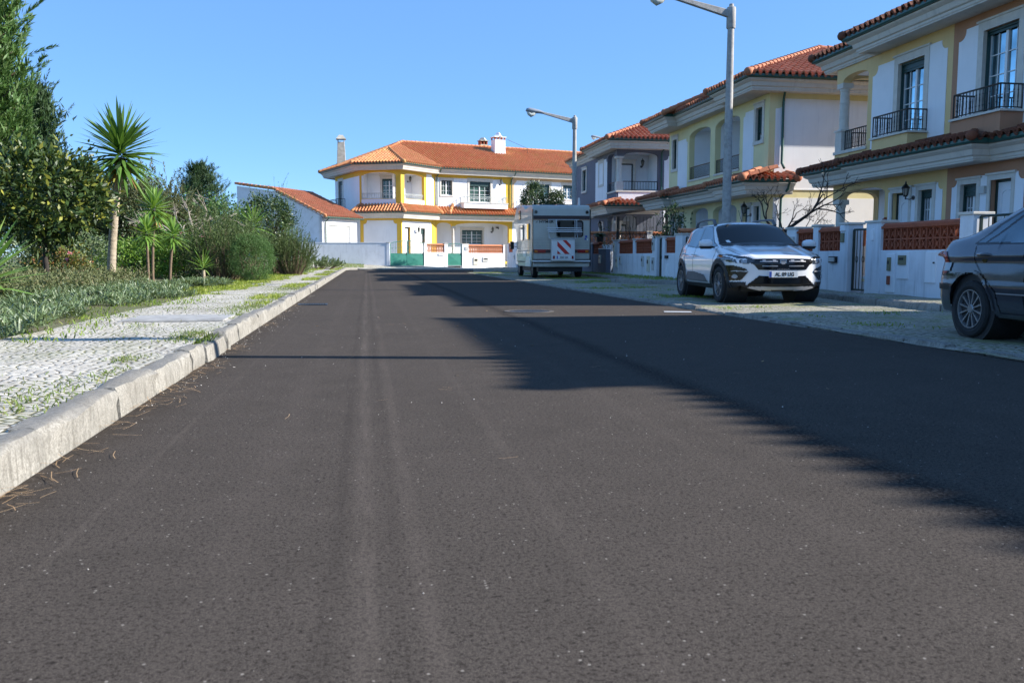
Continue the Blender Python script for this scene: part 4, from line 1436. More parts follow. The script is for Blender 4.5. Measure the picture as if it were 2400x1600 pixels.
def wheel(par, x, y, r, w, side, style, rr=.68, name='wheel'):
    """side -1/+1: which way the outer face looks (local y)"""
    t = MB()
    h = w / 2
    yo = lambda k: y + side * k
    prof = [(r * rr, -h * .8), (r * .9, -h), (r * .985, -h * .8), (r, -h * .5), (r, h * .5), (r * .985, h * .8), (r * .93, h), (r * .80, h * 1.04), (r * rr, h * .85)]
    t.lathe([(a, yo(b)) for a, b in prof], x, r, 40, 'y', False)
    o = t.build('wheel', None, par)
    o.data.materials.append(MT['tyre'])
    # rim
    m = MB()
    R0 = r * rr
    m.lathe([(R0, yo(h * .86)), (R0 * 1.0, yo(h * .95)), (R0 * .95, yo(h * .95)), (R0 * .90, yo(h * .4)), (R0 * .88, yo(-h * .5))], x, r, 40, 'y', False)
    def P(a, d, k):
        return (x + d * math.cos(a), yo(k), r + d * math.sin(a))
    ns, tw = (5, True) if style == 'twin' else (12, False)
    for i in range(ns):
        a0 = 2 * math.pi * i / ns + .3
        for da in ((-.16, .16) if tw else (0,)):
            wi, wo = (.085, .05) if tw else (.10, .055)
            b = a0 + da * .55
            c = a0 + da * 1.5
            d0, d1 = R0 * .16, R0 * .94
            k0, k1 = h * .80, h * .86
            v = [P(b - wi * 1.6, d0, k0), P(b + wi * 1.6, d0, k0), P(c + wo, d1, k1), P(c - wo, d1, k1)]
            v += [P(b - wi * 1.6, d0, k0 - .03), P(b + wi * 1.6, d0, k0 - .03), P(c + wo, d1, k1 - .035), P(c - wo, d1, k1 - .035)]
            m.add(v, [(0, 1, 2, 3), (4, 7, 6, 5), (0, 4, 5, 1), (1, 5, 6, 2), (2, 6, 7, 3), (3, 7, 4, 0)])
    m.lathe([(0, yo(h * .9)), (R0 * .2, yo(h * .9)), (R0 * .24, yo(h * .8)), (R0 * .24, yo(h * .5))], x, r, 20, 'y')
    m.build('rim', 'alloy', o, smooth=35)
    MB().lathe([(R0 * .93, yo(h * .0)), (R0 * .93, yo(-h * .1))], x, r, 24, 'y').build('wheel_back', 'blackplastic', o)
    MB().lathe([(R0 * .62, yo(h * .3)), (R0 * .62, yo(h * .22))], x, r, 24, 'y').build('brake_disc', 'greyplastic', o)
    return o

def emblem_shield(par, x, z, M):
    m = MB(M)
    out = [(-.062, .045), (.062, .045), (.058, -.01), (.032, -.05), (-.032, -.05), (-.058, -.01)]
    m.prism(out, 0, .012, 'x')
    inn = [(a * .74, b * .62 - .004) for a, b in out]
    o = m.build('emblem', 'chrome', par, bevel=.003)
    MB(M).prism(inn, -.004, .016, 'x').build('emblem_field', 'satin', o)
    MB(M).box(.0155, .0185, -.045, .045, .022, .034).build('emblem_bar', 'greyplastic', o)

def number_plate(par, M, text, w=.52, h=.11, size=.095, sx=.86):
    o = MB(M).box(-.006, .006, -w / 2, w / 2, -h / 2, h / 2).build('number_plate', 'plate', par, bevel=.003)
    MB(M).box(.0062, .008, -w / 2 + .004, -w / 2 + .047, -h / 2 + .004, h / 2 - .004).build('country_band', 'plateblue', o)
    # plate's x axis looks out of the car: text plane
    A = M @ Matrix.Translation((.0075, .022, -.002)) @ Matrix(((0, 0, 1, 0), (1, 0, 0, 0), (0, 1, 0, 0), (0, 0, 0, 1)))
    place_text(text, size, A, 'ink', o, 'plate_number', .0012, sx, .0028)
    return o

def crossover(x, y, rz):
    h = thing('parked_car', 'white crossover car with black wheel arches, parked facing the camera on the cobbles', 'car', (x, y, .03), rz)
    def F(X, Y, Z):
        a = np.abs(Y)
        tp = .185 * (relu(X - 1.15) / .95) ** 2.2 + .13 * (relu(-1.1 - X) / .85) ** 2
        w = .905 - .11 * relu(Z - .70) ** 1.4 / .3 - .10 * (relu(.52 - Z) / .3) ** 2 + .018 * np.exp(-((Z - .80) / .05) ** 2) * .6 - tp
        w = w + .02 * np.exp(-((Z - .36) / .07) ** 2)
        top = np.where(X > 1.0, 1.075 - .19 * (X - 1.0) - .05 * relu(X - 1.75) - .05 * (a / .8) ** 2 + .014 * np.exp(-((a - .52) / .07) ** 2), 1.06 - .02 * (X - 0)) - .0
        frt = 2.13 - .30 * (relu(a - .15) / .75) ** 2.1 - .35 * relu(Z - .72) ** 1.25 - .25 * relu(.36 - Z)
        rear = -1.97 + .20 * (a / .88) ** 2.5 + .14 * relu(Z - .75) + .2 * relu(.42 - Z)
        low = smax(smax(smax(a - w, (Z - top) * .95, .10), X - frt, .09), rear - X, .09)
        low = smax(low, .235 - Z + .0 * X, .04)
        side = a - (.815 - (Z - 1.0) * .40 - .10 * (relu(-1.0 - X) / .8) ** 2 - .05 * relu(X - .4))
        ws = (X + (Z - 1.04) * 1.93 - 1.13 + .13 * (a / .7) ** 2) * .46
        rf = Z - (1.535 - .030 * ((X + .35) / .9) ** 2 - .06 * (a / .62) ** 2)
        hat = (-1.90 + (Z - 1.0) * .62 + .10 * (a / .7) ** 2) - X
        cabn = smax(smax(smax(smax(side, ws, .07), rf, .10), hat, .09), .85 - Z, .04)
        return smin(low, cabn, .05)
    S = shell(F, -2.0, 2.16, .95, 1.56, .2, .72)
    V, Q, N = S
    C = V[Q].mean(1)
    n = N[Q].mean(1)
    cx, cy, cz = C.T
    a = np.abs(cy)
    wl = [(1.30, .345), (-1.30, .345)]
    arch_d = [np.hypot(cx - q[0], cz - q[1]) for q in wl]
    side = np.abs(n[:, 1]) > .45
    hole = (a > .55) & ((arch_d[0] < .385) | (arch_d[1] < .385)) & (cz < .8)
    body = ~hole
    skin('body', 'carwhite', h, S, body, 0)
    # wheel wells and floor
    m = MB()
    for q in wl:
        for s in (-1, 1):
            m.lathe([(.39, s * .45), (.39, s * .845)], q[0], q[1], 28, 'y')
    m.box(-1.7, 1.75, -.62, .62, .22, .45).build('underbody', 'blackplastic', h, smooth=30)
    cl = side & (((arch_d[0] < .468) & (arch_d[0] >= .372)) | ((arch_d[1] < .468) & (arch_d[1] >= .372))) & (cz < .85)
    for k, s in ((0, -1), (0, 1), (1, -1), (1, 1)):
        mk = cl & (arch_d[k] < .468) & (np.sign(cy) == s)
        skin('wheel_arch_trim', 'blackplastic', h, S, mk, .016)
    sill = (cz < .345) & (a > .55) & ~hole & ~cl & (cx < 1.4)
    for s in (-1, 1):
        skin('sill_cladding', 'blackplastic', h, S, sill & (np.sign(cy) == s), .009)
    fr = (n[:, 0] > .15) & (cx > 1.35)
    skin('lower_bumper', 'blackplastic', h, S, (cx > 1.5) & ((cz < .345) | ((cz < .40) & (a > .62))) & ~cl & ~hole, .009)
    skin('air_intake', 'gloss_black', h, S, fr & inpoly(a, cz, [(0, .505), (.42, .505), (.62, .335), (0, .335)]), .011)
    skin('skid_plate', 'satin', h, S, fr & inpoly(a, cz, [(0, .325), (.55, .325), (.66, .262), (0, .262)]), .022)
    skin('grille', 'gloss_black', h, S, fr & inpoly(a, cz, [(0, .808), (.5, .795), (.66, .79), (.50, .70), (.42, .61), (0, .605)]), .008)
    for z, w in ((.755, .4), (.675, .37)):
        for s in (-1, 1):
            mk = fr & (a > .10) & (a < w) & (np.abs(cz - z) < .0085) & (np.sign(cy) == s)
            skin('chrome_bar', 'satin', h, S, mk, .022)
            for d in (.16, .34):
                mk = fr & (np.abs(a - d) < .03) & (np.abs(cz - z - .008) < .0095) & (np.sign(cy) == s)
                skin('chrome_lug', 'satin', h, S, mk, .024)
    for s in (-1, 1):
        g = (np.sign(cy) == s) & (cx > 1.2)
        hl = g & inpoly(a, cz, [(.47, .775), (.60, .715), (.83, .745), (.90, .80), (.88, .885), (.74, .875), (.56, .825)]) & (n[:, 2] < .8)
        o = skin('headlight', 'lensdark', h, S, hl, .010)
        for poly, mt in (([(.60, .80), (.73, .80), (.86, .87), (.87, .855), (.76, .785), (.60, .785)], 'ledwhite'), ([(.735, .79), (.775, .79), (.745, .735), (.715, .73)], 'ledwhite'),
                         ([(.60, .775), (.70, .775), (.69, .735), (.62, .73)], 'lens'), ([(.78, .775), (.86, .79), (.87, .815), (.80, .80)], 'lens'), ([(.86, .83), (.885, .83), (.88, .865), (.86, .86)], 'orangelens')):
            skin('lamp_inlay', mt, o, S, g & inpoly(a, cz, poly), .0125)
        o = skin('fog_lamp_surround', 'gloss_black', h, S, g & inpoly(a, cz, [(.585, .575), (.63, .635), (.80, .69), (.875, .695), (.87, .42), (.70, .43)]) & ~cl, .010)
        skin('light_strip', 'satin', o, S, g & inpoly(a, cz, [(.60, .578), (.82, .585), (.82, .60), (.60, .595)]), .019)
        skin('fog_lamp', 'lens', o, S, g & (np.hypot(a - .775, cz - .495) < .036), .019)
        sd = side & (np.sign(cy) == s)
        for nm, poly in (('side_window', [(.82, 1.06), (.60, 1.10), (.20, 1.375), (.02, 1.425), (-.34, 1.435), (-.36, 1.035), (.80, 1.045)]), ('side_window', [(-.42, 1.035), (-.40, 1.435), (-.80, 1.425), (-1.02, 1.38), (-1.10, 1.075)]),
                         ('side_window', [(-1.14, 1.08), (-1.07, 1.365), (-1.20, 1.31), (-1.34, 1.12)])):
            skin(nm, 'carside', h, S, sd & inpoly(cx, cz, poly), .004)
        fr_ = [(.92, 1.035), (.60, 1.125), (.20, 1.40), (.02, 1.45), (-.80, 1.45), (-1.06, 1.40), (-1.24, 1.33), (-1.40, 1.12), (-1.12, 1.055), (-.36, 1.015)]
        skin('window_frame', 'gloss_black', h, S, sd & inpoly(cx, cz, fr_), .002)
        skin('side_moulding', 'greyplastic', h, S, sd & inpoly(cx, cz, [(.70, .37), (.40, .50), (-.35, .555), (-.72, .545), (-.90, .40), (-.60, .37)]) & (cz > .37), .010)
        for (xa, za, xb, zb_) in ((-.385, .42, -.385, 1.02), (.95, .45, .98, 1.02), (-1.0, .75, -1.12, 1.04), (-.92, .55, -1.0, .75)):
            L = math.hypot(xb - xa, zb_ - za)
            t = np.clip(((cx - xa) * (xb - xa) + (cz - za) * (zb_ - za)) / L ** 2, 0, 1)
            skin('door_seam', 'blackplastic', h, S, sd & (np.hypot(cx - xa - t * (xb - xa), cz - za - t * (zb_ - za)) < .009), .0015)
        for xx, zz in ((-.28, .885), (-1.06, .905)):
            yy = s * .895
            o = MB().tube([(xx - .10, yy * 1.0, zz), (xx - .08, yy + s * .03, zz + .003), (xx + .08, yy + s * .03, zz + .003), (xx + .10, yy, zz)], [.012, .016, .016, .012], 8).build('door_handle', 'carwhite', h, smooth=60)
        skin('bonnet_seam', 'blackplastic', h, S, (np.sign(cy) == s) & (cx > 1.02) & (cx < 1.85) & (np.abs(a - (.775 - .12 * (cx - 1.0))) < .006) & (n[:, 2] > .2), .0015)
        # mirrors
        mm = MB()
        mm.lathe([(0, -.13), (.055, -.125), (.085, -.06), (.09, .02), (.08, .09), (.04, .125), (0, .13)], 0, 0, 14, 'y')
        o = mm.build('wing_mirror', 'carwhite', h, smooth=60)
        for v in o.data.vertices:
            v.co = Vector((v.co.x * .75 + .84, v.co.y + s * 1.0, v.co.z * .95 + 1.085))
        MB().box(.80, .88, s * .84, s * .96, 1.005, 1.035).taper(.84, s * 1.0, .99, 1.04, .05, .09, .065, .12).build('mirror_foot', 'blackplastic', o)
        # roof rails
        rr = MB()
        pts = [(.12, s * .60, 1.46), (.02, s * .595, 1.55), (-.15, s * .59, 1.575), (-.6, s * .585, 1.585), (-1.05, s * .575, 1.565), (-1.2, s * .57, 1.54), (-1.28, s * .565, 1.43)]
        rr.tube(pts, [.035, .032, .022, .02, .022, .03, .035], 8)
        o = rr.build('roof_rail', 'greyplastic', h, smooth=50)
        for xx in (1.30, -1.30):
            wheel(h, xx, s * .80, .335, .205, s, 'twin', .66)
    wsm = (np.abs((cx + (cz - 1.04) * 1.93 - 1.13 + .13 * (a / .7) ** 2)) < .05) & (n[:, 0] > .2) & (cz > 1.045) & (cz < 1.475) & (a < .835 - (cz - 1.0) * .42)
    o = skin('windscreen', 'carglass', h, S, wsm, .004)
    skin('windscreen_border', 'gloss_black', o, S, wsm & ((cz > 1.45) | (cz < 1.075)), .006)
    tk = MB()
    tk.box(.985, .99, -.60, -.54, 1.105, 1.15)
    skin('sticker', 'plate', o, S, wsm & (cy < -.55) & (cy > -.62) & (cz > 1.105) & (cz < 1.15), .007)
    for s0, s1, z0_, z1_ in ((-.25, .2, 1.05, 1.062),):
        skin('wiper', 'blackplastic', h, S, wsm & (cz < 1.066) , .018)
    skin('rear_window', 'carglass', h, S, (n[:, 0] < -.35) & (cz > 1.08) & (cz < 1.42) & (a < .62), .004)
    for s in (-1, 1):
        skin('tail_light', 'redlens', h, S, (cx < -1.62) & (np.sign(cy) == s) & (a > .58) & (cz > .84) & (cz < 1.02), .006)
    emblem_shield(h, 2.13, .74, Matrix.Translation((2.125, 0, .745)))
    number_plate(h, Matrix.Translation((2.158, 0, .535)), "AL 89 UG")
    A = Matrix.Translation((2.150, 0, .622)) @ Matrix(((0, 0, 1, 0), (1, 0, 0, 0), (0, 1, 0, 0), (0, 0, 0, 1)))
    place_text("S T E P W A Y", .026, A, 'satin', h, 'grille_lettering', .002, 1.35)
    MB().tube([(-.1, 0, 1.53), (-.32, 0, 1.78)], [.007, .003], 6).build('aerial', 'blackplastic', h)
    return h

def sedan(x, y, rz):
    h = thing('parked_car', 'dark grey saloon car with multi-spoke silver rims, cut off by the frame', 'car', (x, y, .03), rz)
    def F(X, Y, Z):
        a = np.abs(Y)
        w = .85 - .10 * relu(Z - .62) ** 1.5 / .3 - .09 * (relu(.5 - Z) / .3) ** 2 - .12 * (relu(-.15 - X) / .8) ** 2 - .14 * (relu(X - 2.7) / .8) ** 2
        w = w + .012 * np.exp(-((Z - .54) / .05) ** 2)
        top = np.where(X < .4, 1.045 + .03 * relu(.0 - X) - .25 * relu(-.55 - X) ** 1.5, np.where(X > 1.9, .98 - .12 * (X - 1.9) - .05 * relu(X - 2.8), 1.0)) - .045 * (a / .8) ** 2
        rear = -.97 + .42 * (a / .85) ** 2.4 + .22 * relu(Z - .66) + .25 * relu(.40 - Z) + .035 * (1 / (1 + np.exp(-(Z - .66) * 60)))
        frt = 3.45 - .30 * (a / .85) ** 2 - .3 * relu(Z - .6)
        low = smax(smax(smax(a - w, (Z - top) * .97, .09), rear - X, .07), X - frt, .1)
        low = smax(low, .21 - Z, .05)
        side = a - (.775 - (Z - .98) * .46 - .04 * relu(.4 - X))
        rg = ((Z - 1.03) - (X + .42) * .40) * .93
        ws = ((Z - .97) - (2.15 - X) * .52) * .88
        rf = Z - (1.52 - .05 * ((X - 1.15) / .9) ** 2 - .05 * (a / .6) ** 2)
        cabn = smax(smax(smax(smax(side, rg, .12), ws, .1), rf, .12), .85 - Z, .04)
        return smin(low, cabn, .09)
    S = shell(F, -1.0, 3.5, .9, 1.53, .18, .66, .014)
    V, Q, N = S
    C = V[Q].mean(1)
    n = N[Q].mean(1)
    cx, cy, cz = C.T
    a = np.abs(cy)
    side = np.abs(n[:, 1]) > .4
    wl = [(0, .31), (2.6, .31)]
    d = [np.hypot(cx - q[0], (cz - q[1]) * .97) for q in wl]
    hole = (a > .5) & ((d[0] < .365) | (d[1] < .365)) & (cz < .8)
    skin('body', 'cargrey', h, S, ~hole, 0)
    m = MB()
    for q in wl:
        for s in (-1, 1):
            m.lathe([(.368, s * .42), (.368, s * .80)], q[0], q[1], 28, 'y')
    m.box(-.6, 3.1, -.6, .6, .2, .4).build('underbody', 'blackplastic', h, smooth=30)
    for s in (-1, 1):
        sd = side & (np.sign(cy) == s)
        for poly in ([(.02, .985), (.14, .985), (.58, 1.30), (.50, 1.285), (.26, 1.16)], [(.19, .985), (.78, .975), (.86, 1.355), (.68, 1.335)], [(.87, .975), (1.95, .955), (1.70, 1.06), (1.25, 1.325), (.95, 1.36)]):
            skin('side_window', 'carside', h, S, sd & inpoly(cx, cz, poly), .004)
        skin('window_frame', 'gloss_black', h, S, sd & inpoly(cx, cz, [(-.04, .97), (.80, .96), (2.05, .94), (1.72, 1.08), (1.26, 1.345), (.93, 1.378), (.66, 1.36), (.46, 1.30), (.2, 1.17)]), .002)
        skin('side_moulding', 'cargrey', h, S, sd & (cz > .485) & (cz < .60) & (cx > .46) & (cx < 3.0) & (d[1] > .40), .016)
        skin('chrome_strip', 'satin', h, S, sd & (np.abs(cz - .487) < .006) & (cx > .46) & (cx < 3.0) & (d[1] > .40), .018)
        skin('sill_cladding', 'cargrey', h, S, sd & (cz < .285) & (cx > .42) & (cx < 2.1), .014)
        skin('wheel_arch_lip', 'cargrey', h, S, sd & (((d[0] < .385) & (d[0] > .355)) | ((d[1] < .385) & (d[1] > .355))) & (cz > .3), .012)
        def seam(pts):
            for (xa, za), (xb, zb_) in zip(pts[:-1], pts[1:]):
                L = math.hypot(xb - xa, zb_ - za)
                t = np.clip(((cx - xa) * (xb - xa) + (cz - za) * (zb_ - za)) / L ** 2, 0, 1)
                yield np.hypot(cx - xa - t * (xb - xa), cz - za - t * (zb_ - za)) < .008
        for pts in ([(.84, .30), (.84, .60), (.80, .95)], [(.46, .30), (.42, .50), (.20, .66), (.06, .78), (.02, .95)], [(-.30, .66), (-.10, .672), (-.02, .68)]):
            mk = np.zeros(len(cx), bool)
            for q in seam(pts): mk |= q
            skin('door_seam', 'gloss_black', h, S, sd & mk, .0015)
        for xx, zz in ((.21, .85), (1.0, .835)):
            yy = s * .825
            o = MB().lathe([(.0, s * .80), (.045, s * .80), (.05, s * .835), (0, s * .836)], xx, zz - .02, 14, 'y').build('door_handle', 'gloss_black', h, smooth=50)
            MB().tube([(xx - .085, yy, zz + .01), (xx - .07, yy + s * .035, zz + .015), (xx + .07, yy + s * .035, zz + .015), (xx + .085, yy, zz + .01)], [.014, .02, .02, .014], 8).build('handle_grip', 'cargrey', o, smooth=60)
        skin('tail_light', 'redlens', h, S, (cx < -.12) & (np.sign(cy) == s) & inpoly(cx, cz, [(-1.2, .66), (-.42, .665), (-.38, .74), (-.44, .84), (-.50, .90), (-1.2, .90)]) & (a > .42), .008)
        skin('indicator_lens', 'lens', h, S, (cx < -.12) & (np.sign(cy) == s) & inpoly(cx, cz, [(-1.2, .685), (-.36, .685), (-.34, .78), (-1.2, .80)]) & (a > .50), .012)
        for xx in (0, 2.6):
            wheel(h, xx, s * .745, .298, .19, s, 'multi', .68)
    skin('bumper_seam', 'gloss_black', h, S, (cx < -.25) & (np.abs(cz - .65) < .009), .002)
    skin('bumper_strip', 'blackplastic', h, S, (cx < -.3) & (np.abs(cz - .52) < .03), .010)
    skin('rear_window', 'carglass', h, S, (np.abs(((cz - 1.03) - (cx + .42) * .40)) < .05) & (cz > 1.09) & (cz < 1.36) & (a < .55) & (n[:, 2] > .3), .004)
    skin('windscreen', 'carglass', h, S, (np.abs(((cz - .97) - (2.15 - cx) * .52)) < .06) & (cz > 1.02) & (cz < 1.34) & (a < .62), .004)
    number_plate(h, Matrix.Translation((-.985, 0, .76)) @ Matrix.Rotation(math.pi, 4, 'Z'), "", .5, .11)
    return h

def camper_van(x, y, rz):
    """local x = forwards (away from the viewer), y left, z up; origin under the tail"""
    h = thing('camper_van', 'old cream camper van seen from behind, bike rack over its rear window', 'camper van', (x, y, .03), rz)
    W, zb, zt, L = 1.10, .58, 2.66, 4.3
    m = MB()
    prof = [(0, zb), (-.02, 1.0), (-.02, 2.2), (.02, 2.52), (.09, zt - .02), (.2, zt), (1.1, zt - .02), (2.0, zt - .04), (2.2, 2.72), (2.9, 2.80), (4.6, 2.72), (5.25, 2.3), (5.3, 2.05), (4.75, 1.9), (4.5, 1.7), (4.3, zb)]
    m.prism([(a, b) for a, b in prof], -W, W, 'y')
    h_body = m.build('body', 'camper', h, bevel=.05)
    c = MB()
    c.prism([(4.3, .45), (5.6, .45), (5.75, .7), (5.7, 1.05), (5.2, 1.15), (4.75, 1.85), (4.3, 1.88)], -.95, .95, 'y')
    c.build('cab', 'camperwhite', h, bevel=.04)
    b = MB()
    b.box(.0, 4.2, -W + .05, W - .05, .42, zb - .002)
    b.build('skirt', 'camper', h, bevel=.015)
    MB().box(.2, 4.3, -.85, .85, .24, .42).build('underbody', 'blackplastic', h)
    b = MB()
    b.box(-.045, .02, -W - .004, W + .004, .60, .665)
    b.build('tail_strip', 'camperwhite', h, bevel=.006)
    MB().box(-.05, -.018, -W - .006, W + .006, .665, .70).build('tail_strip', 'gloss_black', h)
    MB().box(-.05, -.018, -W - .006, W + .006, .565, .60).build('tail_strip', 'gloss_black', h)
    for z0_, z1_, mt in ((2.14, 2.27, 'brown'), (2.10, 2.138, 'tan'), (.93, 1.035, 'brown'), (1.04, 1.052, 'red'), (.905, .917, 'tan')):
        MB().box(-.026, -.0, -W + .03, W - .03, z0_, z1_).build('stripe', mt, h)
        if mt == 'brown':
            for s in (-1, 1):
                MB().box(.05, 4.1, s * W - .004, s * W + .006, z0_ + (.0 if z0_ > 2 else .07), z1_).build('stripe', 'beige', h)
    g = MB()
    for i in range(7):
        z = 1.12 + i * .055
        g.box(-.0245, -.021, -W + .06, W - .06, z, z + .005)
        for s in (-1, 1):
            g.box(.1, 4.0, s * W - .004, s * W + .0045, z, z + .006)
    g.build('panel_groove', 'greyplastic', h)
    for s in (-1, 1):
        MB().box(-.032, .03, s * W - .012, s * W + .012, .45, 2.5).build('corner_trim', 'gloss_black', h)
        MB().box(-.05, -.02, s * (W - .07) - (.42 if s > 0 else 0), s * (W - .07) + (0 if s > 0 else .42), .925, 1.04).build('tail_light', 'redlens', h, bevel=.008)
        MB().box(-.053, -.02, s * (W - .07) - (.12 if s > 0 else -.0), s * (W - .07) + (0 if s > 0 else .12), .94, 1.03).build('indicator_lens', 'orangelens', h, bevel=.006)
        MB().lathe([(0, -.035), (.055, -.035), (.06, -.01), (.06, .0)], s * .97, 2.40, 14, 'x').build('marker_lamp', 'gloss_black', h)
        for xx, w in ((1.05, .2), (4.75, .18)):
            wheel(h, xx, s * .86, .33, w, s, 'multi', .6)
        MB().box(.42, 1.62, s * (W - .03), s * (W + .035), .42, .62).prism([(.45, .62), (1.6, .62), (1.4, .80), (.7, .80)], s * (W - .02), s * (W + .03), 'y').build('wheel_spat', 'camperwhite', h, bevel=.01)
    # rear window, rounded
    def rrect(y0, y1, z0_, z1_, r):
        P = []
        for cy, cz, a0 in ((y1 - r, z1_ - r, 0), (y0 + r, z1_ - r, 90), (y0 + r, z0_ + r, 180), (y1 - r, z0_ + r, 270)):
            P += [(cy + r * math.cos(R(a0 + k * 18)), cz + r * math.sin(R(a0 + k * 18))) for k in range(6)]
        return P
    # viewed from behind local +y is on the left
    w0, w1 = -.80, .17
    o = MB().prism(rrect(w0 - .03, w1 + .03, 1.49, 2.10, .1), -.032, -.01, 'x').build('rear_window', 'gloss_black', h)
    MB().prism(rrect(w0, w1, 1.52, 2.075, .09), -.038, -.03, 'x').build('pane', 'carglass', o)
    MB().prism(rrect(w0 + .02, w0 + .24, 1.54, 2.05, .08), -.0385, -.036, 'x').build('curtain', 'greyplastic', o)
    for s, (xa, xb) in ((1, (.75, 1.65)), (1, (2.35, 2.95)), (-1, (.75, 1.65))):
        q = rrect(xa, xb, 1.42, 2.02, .08)
        o = MB().prism(q, s * W, s * (W + .03), 'y').build('side_window', 'gloss_black', h)
        MB().prism([((a - (xa + xb) / 2) * .94 + (xa + xb) / 2, (b - 1.72) * .92 + 1.72) for a, b in q], s * (W + .03), s * (W + .036), 'y').build('pane', 'glass', o)
    o = MB().prism(rrect(3.1, 3.6, 2.25, 2.6, .06), W, W + .025, 'y').build('side_window', 'gloss_black', h)
    MB().box(1.6, 2.3, W, W + .02, .78, 1.0).build('service_hatch', 'camperwhite', h, bevel=.006)
    MB().box(.28, .56, W, W + .02, .66, .98).build('service_hatch', 'camperwhite', h, bevel=.006)
    # bike rack
    r = MB()
    for yy in (.50, -.56):
        r.tube([(-.03, yy, 2.13), (-.10, yy, 2.12), (-.12, yy, 1.65), (-.22, yy * 1.02, 1.48), (-.34, yy * .9, 1.42)], .014, 8)
        r.tube([(-.04, yy, 1.66), (-.50, yy, 1.70)], .013, 8)
    r.tube([(-.06, -.66, 2.125), (-.06, .52, 2.125)], .014, 8)
    r.tube([(-.34, -.50, 1.42), (-.34, .45, 1.42)], .014, 8)
    r.tube([(-.06, .22, 2.12), (-.12, .18, 1.78)], .018, 8)
    r.tube([(-.06, -.50, 2.12), (-.10, -.50, 1.45)], .013, 8)
    r.build('bike_rack', 'tubealu', h, smooth=50)
    for xx, z in ((-.24, 1.80), (-.36, 1.72), (-.48, 1.66)):
        MB().box(xx - .03, xx + .03, -.70, .60, z, z + .035).build('rack_rail', 'tubealu', h, bevel=.006)
    # box on the tail with the warning board and plate
    o = MB().box(-.30, -.028, -.46, .42, .64, 1.42).build('rear_box', 'camperwhite', h, bevel=.02)
    bd = MB().box(-.318, -.30, -.30, .22, .88, 1.385).build('warning_board', 'plate', o)
    st = MB()
    Y0, Y1, Z0, Z1 = -.295, .215, .885, 1.38
    S_ = Y1 - Y0
    for c0, c1 in ((-1.01, -.73), (-.43, -.07), (.38, .66)):
        Pq = [(Y1, Z1), (Y0, Z1), (Y0, Z0), (Y1, Z0)]
        f = lambda p: (p[1] - Z0) / (Z1 - Z0) - (p[0] - Y0) / S_      # constant along lines rising to local +y (left of view)
        for sgn, c in ((1, c0), (-1, -c1)):
            out = []
            for i in range(len(Pq)):
                a, b_ = Pq[i], Pq[(i + 1) % len(Pq)]
                fa, fb = sgn * f(a) - c, sgn * f(b_) - c
                if fa >= 0: out.append(a)
                if (fa < 0) != (fb < 0):
                    t = fa / (fa - fb)
                    out.append((a[0] + (b_[0] - a[0]) * t, a[1] + (b_[1] - a[1]) * t))
            Pq = out
        if len(Pq) > 2:
            st.prism(Pq, -.3195, -.3178, 'x')
    st.build('red_stripe', 'red', bd)
    number_plate(o, Matrix.Translation((-.31, -.02, .765)) @ Matrix.Rotation(math.pi, 4, 'Z'), "3363 QG")
    for yy in (.34, -.37):
        MB().box(-.315, -.30, yy - .035, yy + .035, .71, .82).build('reflector', 'redlens', o)
    A = Matrix.Translation((-.0245, .58, 2.045)) @ Matrix(((0, 0, -1, 0), (-1, 0, 0, 0), (0, 1, 0, 0), (0, 0, 0, 1)))
    o = place_text("HYMER", .135, A, 'ink', h, 'maker_lettering', .002, 1.25, .004)
    MB().box(-.0265, -.0235, .93, .99, 2.015, 2.025).box(-.0265, -.0235, .91, .97, 2.04, 2.05).box(-.0265, -.0235, .90, .94, 2.065, 2.075).build('maker_mark', 'ink', o)
    s = MB()
    s.box(-.0255, -.021, -.98, -.90, 1.48, 1.56).box(-.0255, -.021, -.94, -.88, 1.40, 1.47)
    s.build('sticker', 'plateblue', h)
    MB().box(-.0255, -.021, -1.01, -.97, 1.38, 1.45).build('sticker', 'plate', h)
    for x0_, y0_ in ((.5, -.2), (1.6, .1)):
        MB().box(x0_, x0_ + .5, y0_ - .3, y0_ + .3, zt - .03, zt + .05).build('roof_hatch', 'gloss_black', h, bevel=.01)
    MB().box(.25, .6, .2, .8, zt - .02, zt + .035).build('roof_hatch', 'gloss_black', h, bevel=.01)
    MB().taper(.3, -.72, zt - .02, zt + .28, .03, .04, .02, .03).build('roof_vent', 'camperwhite', h)
    for s in (-1, 1):
        o = MB().tube([(5.1, s * .93, 1.2), (5.1, s * 1.15, 1.22)], .015, 6).box(5.05, 5.12, s * 1.12, s * 1.28, 1.1, 1.42).build('wing_mirror', 'gloss_black', h, bevel=.015)
    return h
# ---------------------------------------------------------------- plants
MT['lf_pine'] = leafmat('pine_needles', (.045, .105, .022), (.085, .165, .04), (.13, .16, .06), .5, .15)
MT['lf_dkpine'] = leafmat('dark_conifer', (.02, .05, .018), (.045, .085, .025), None, .6, .1)
MT['lf_yucca'] = leafmat('yucca_leaf', (.05, .115, .02), (.10, .19, .04), (.16, .23, .07), .38, .2, .5)
MT['lf_yuccalight'] = leafmat('young_yucca_leaf', (.09, .19, .03), (.17, .29, .06), (.24, .33, .10), .4, .25)
MT['lf_dead'] = leafmat('dead_yucca_leaf', (.28, .17, .05), (.38, .25, .09), None, .7, .2)
MT['lf_loquat'] = leafmat('large_dark_leaf', (.012, .028, .008), (.045, .08, .018), (.30, .29, .04), .45, .15, .4)  # yellow tone serves young leaves and also paints in sunlit highlights
MT['lf_dark'] = leafmat('dark_leaf', (.02, .045, .014), (.05, .085, .025), (.09, .13, .04), .45, .15)
MT['lf_tam'] = leafmat('dry_shrub_leaf', (.045, .06, .02), (.09, .105, .04), (.17, .165, .08), .6, .15)
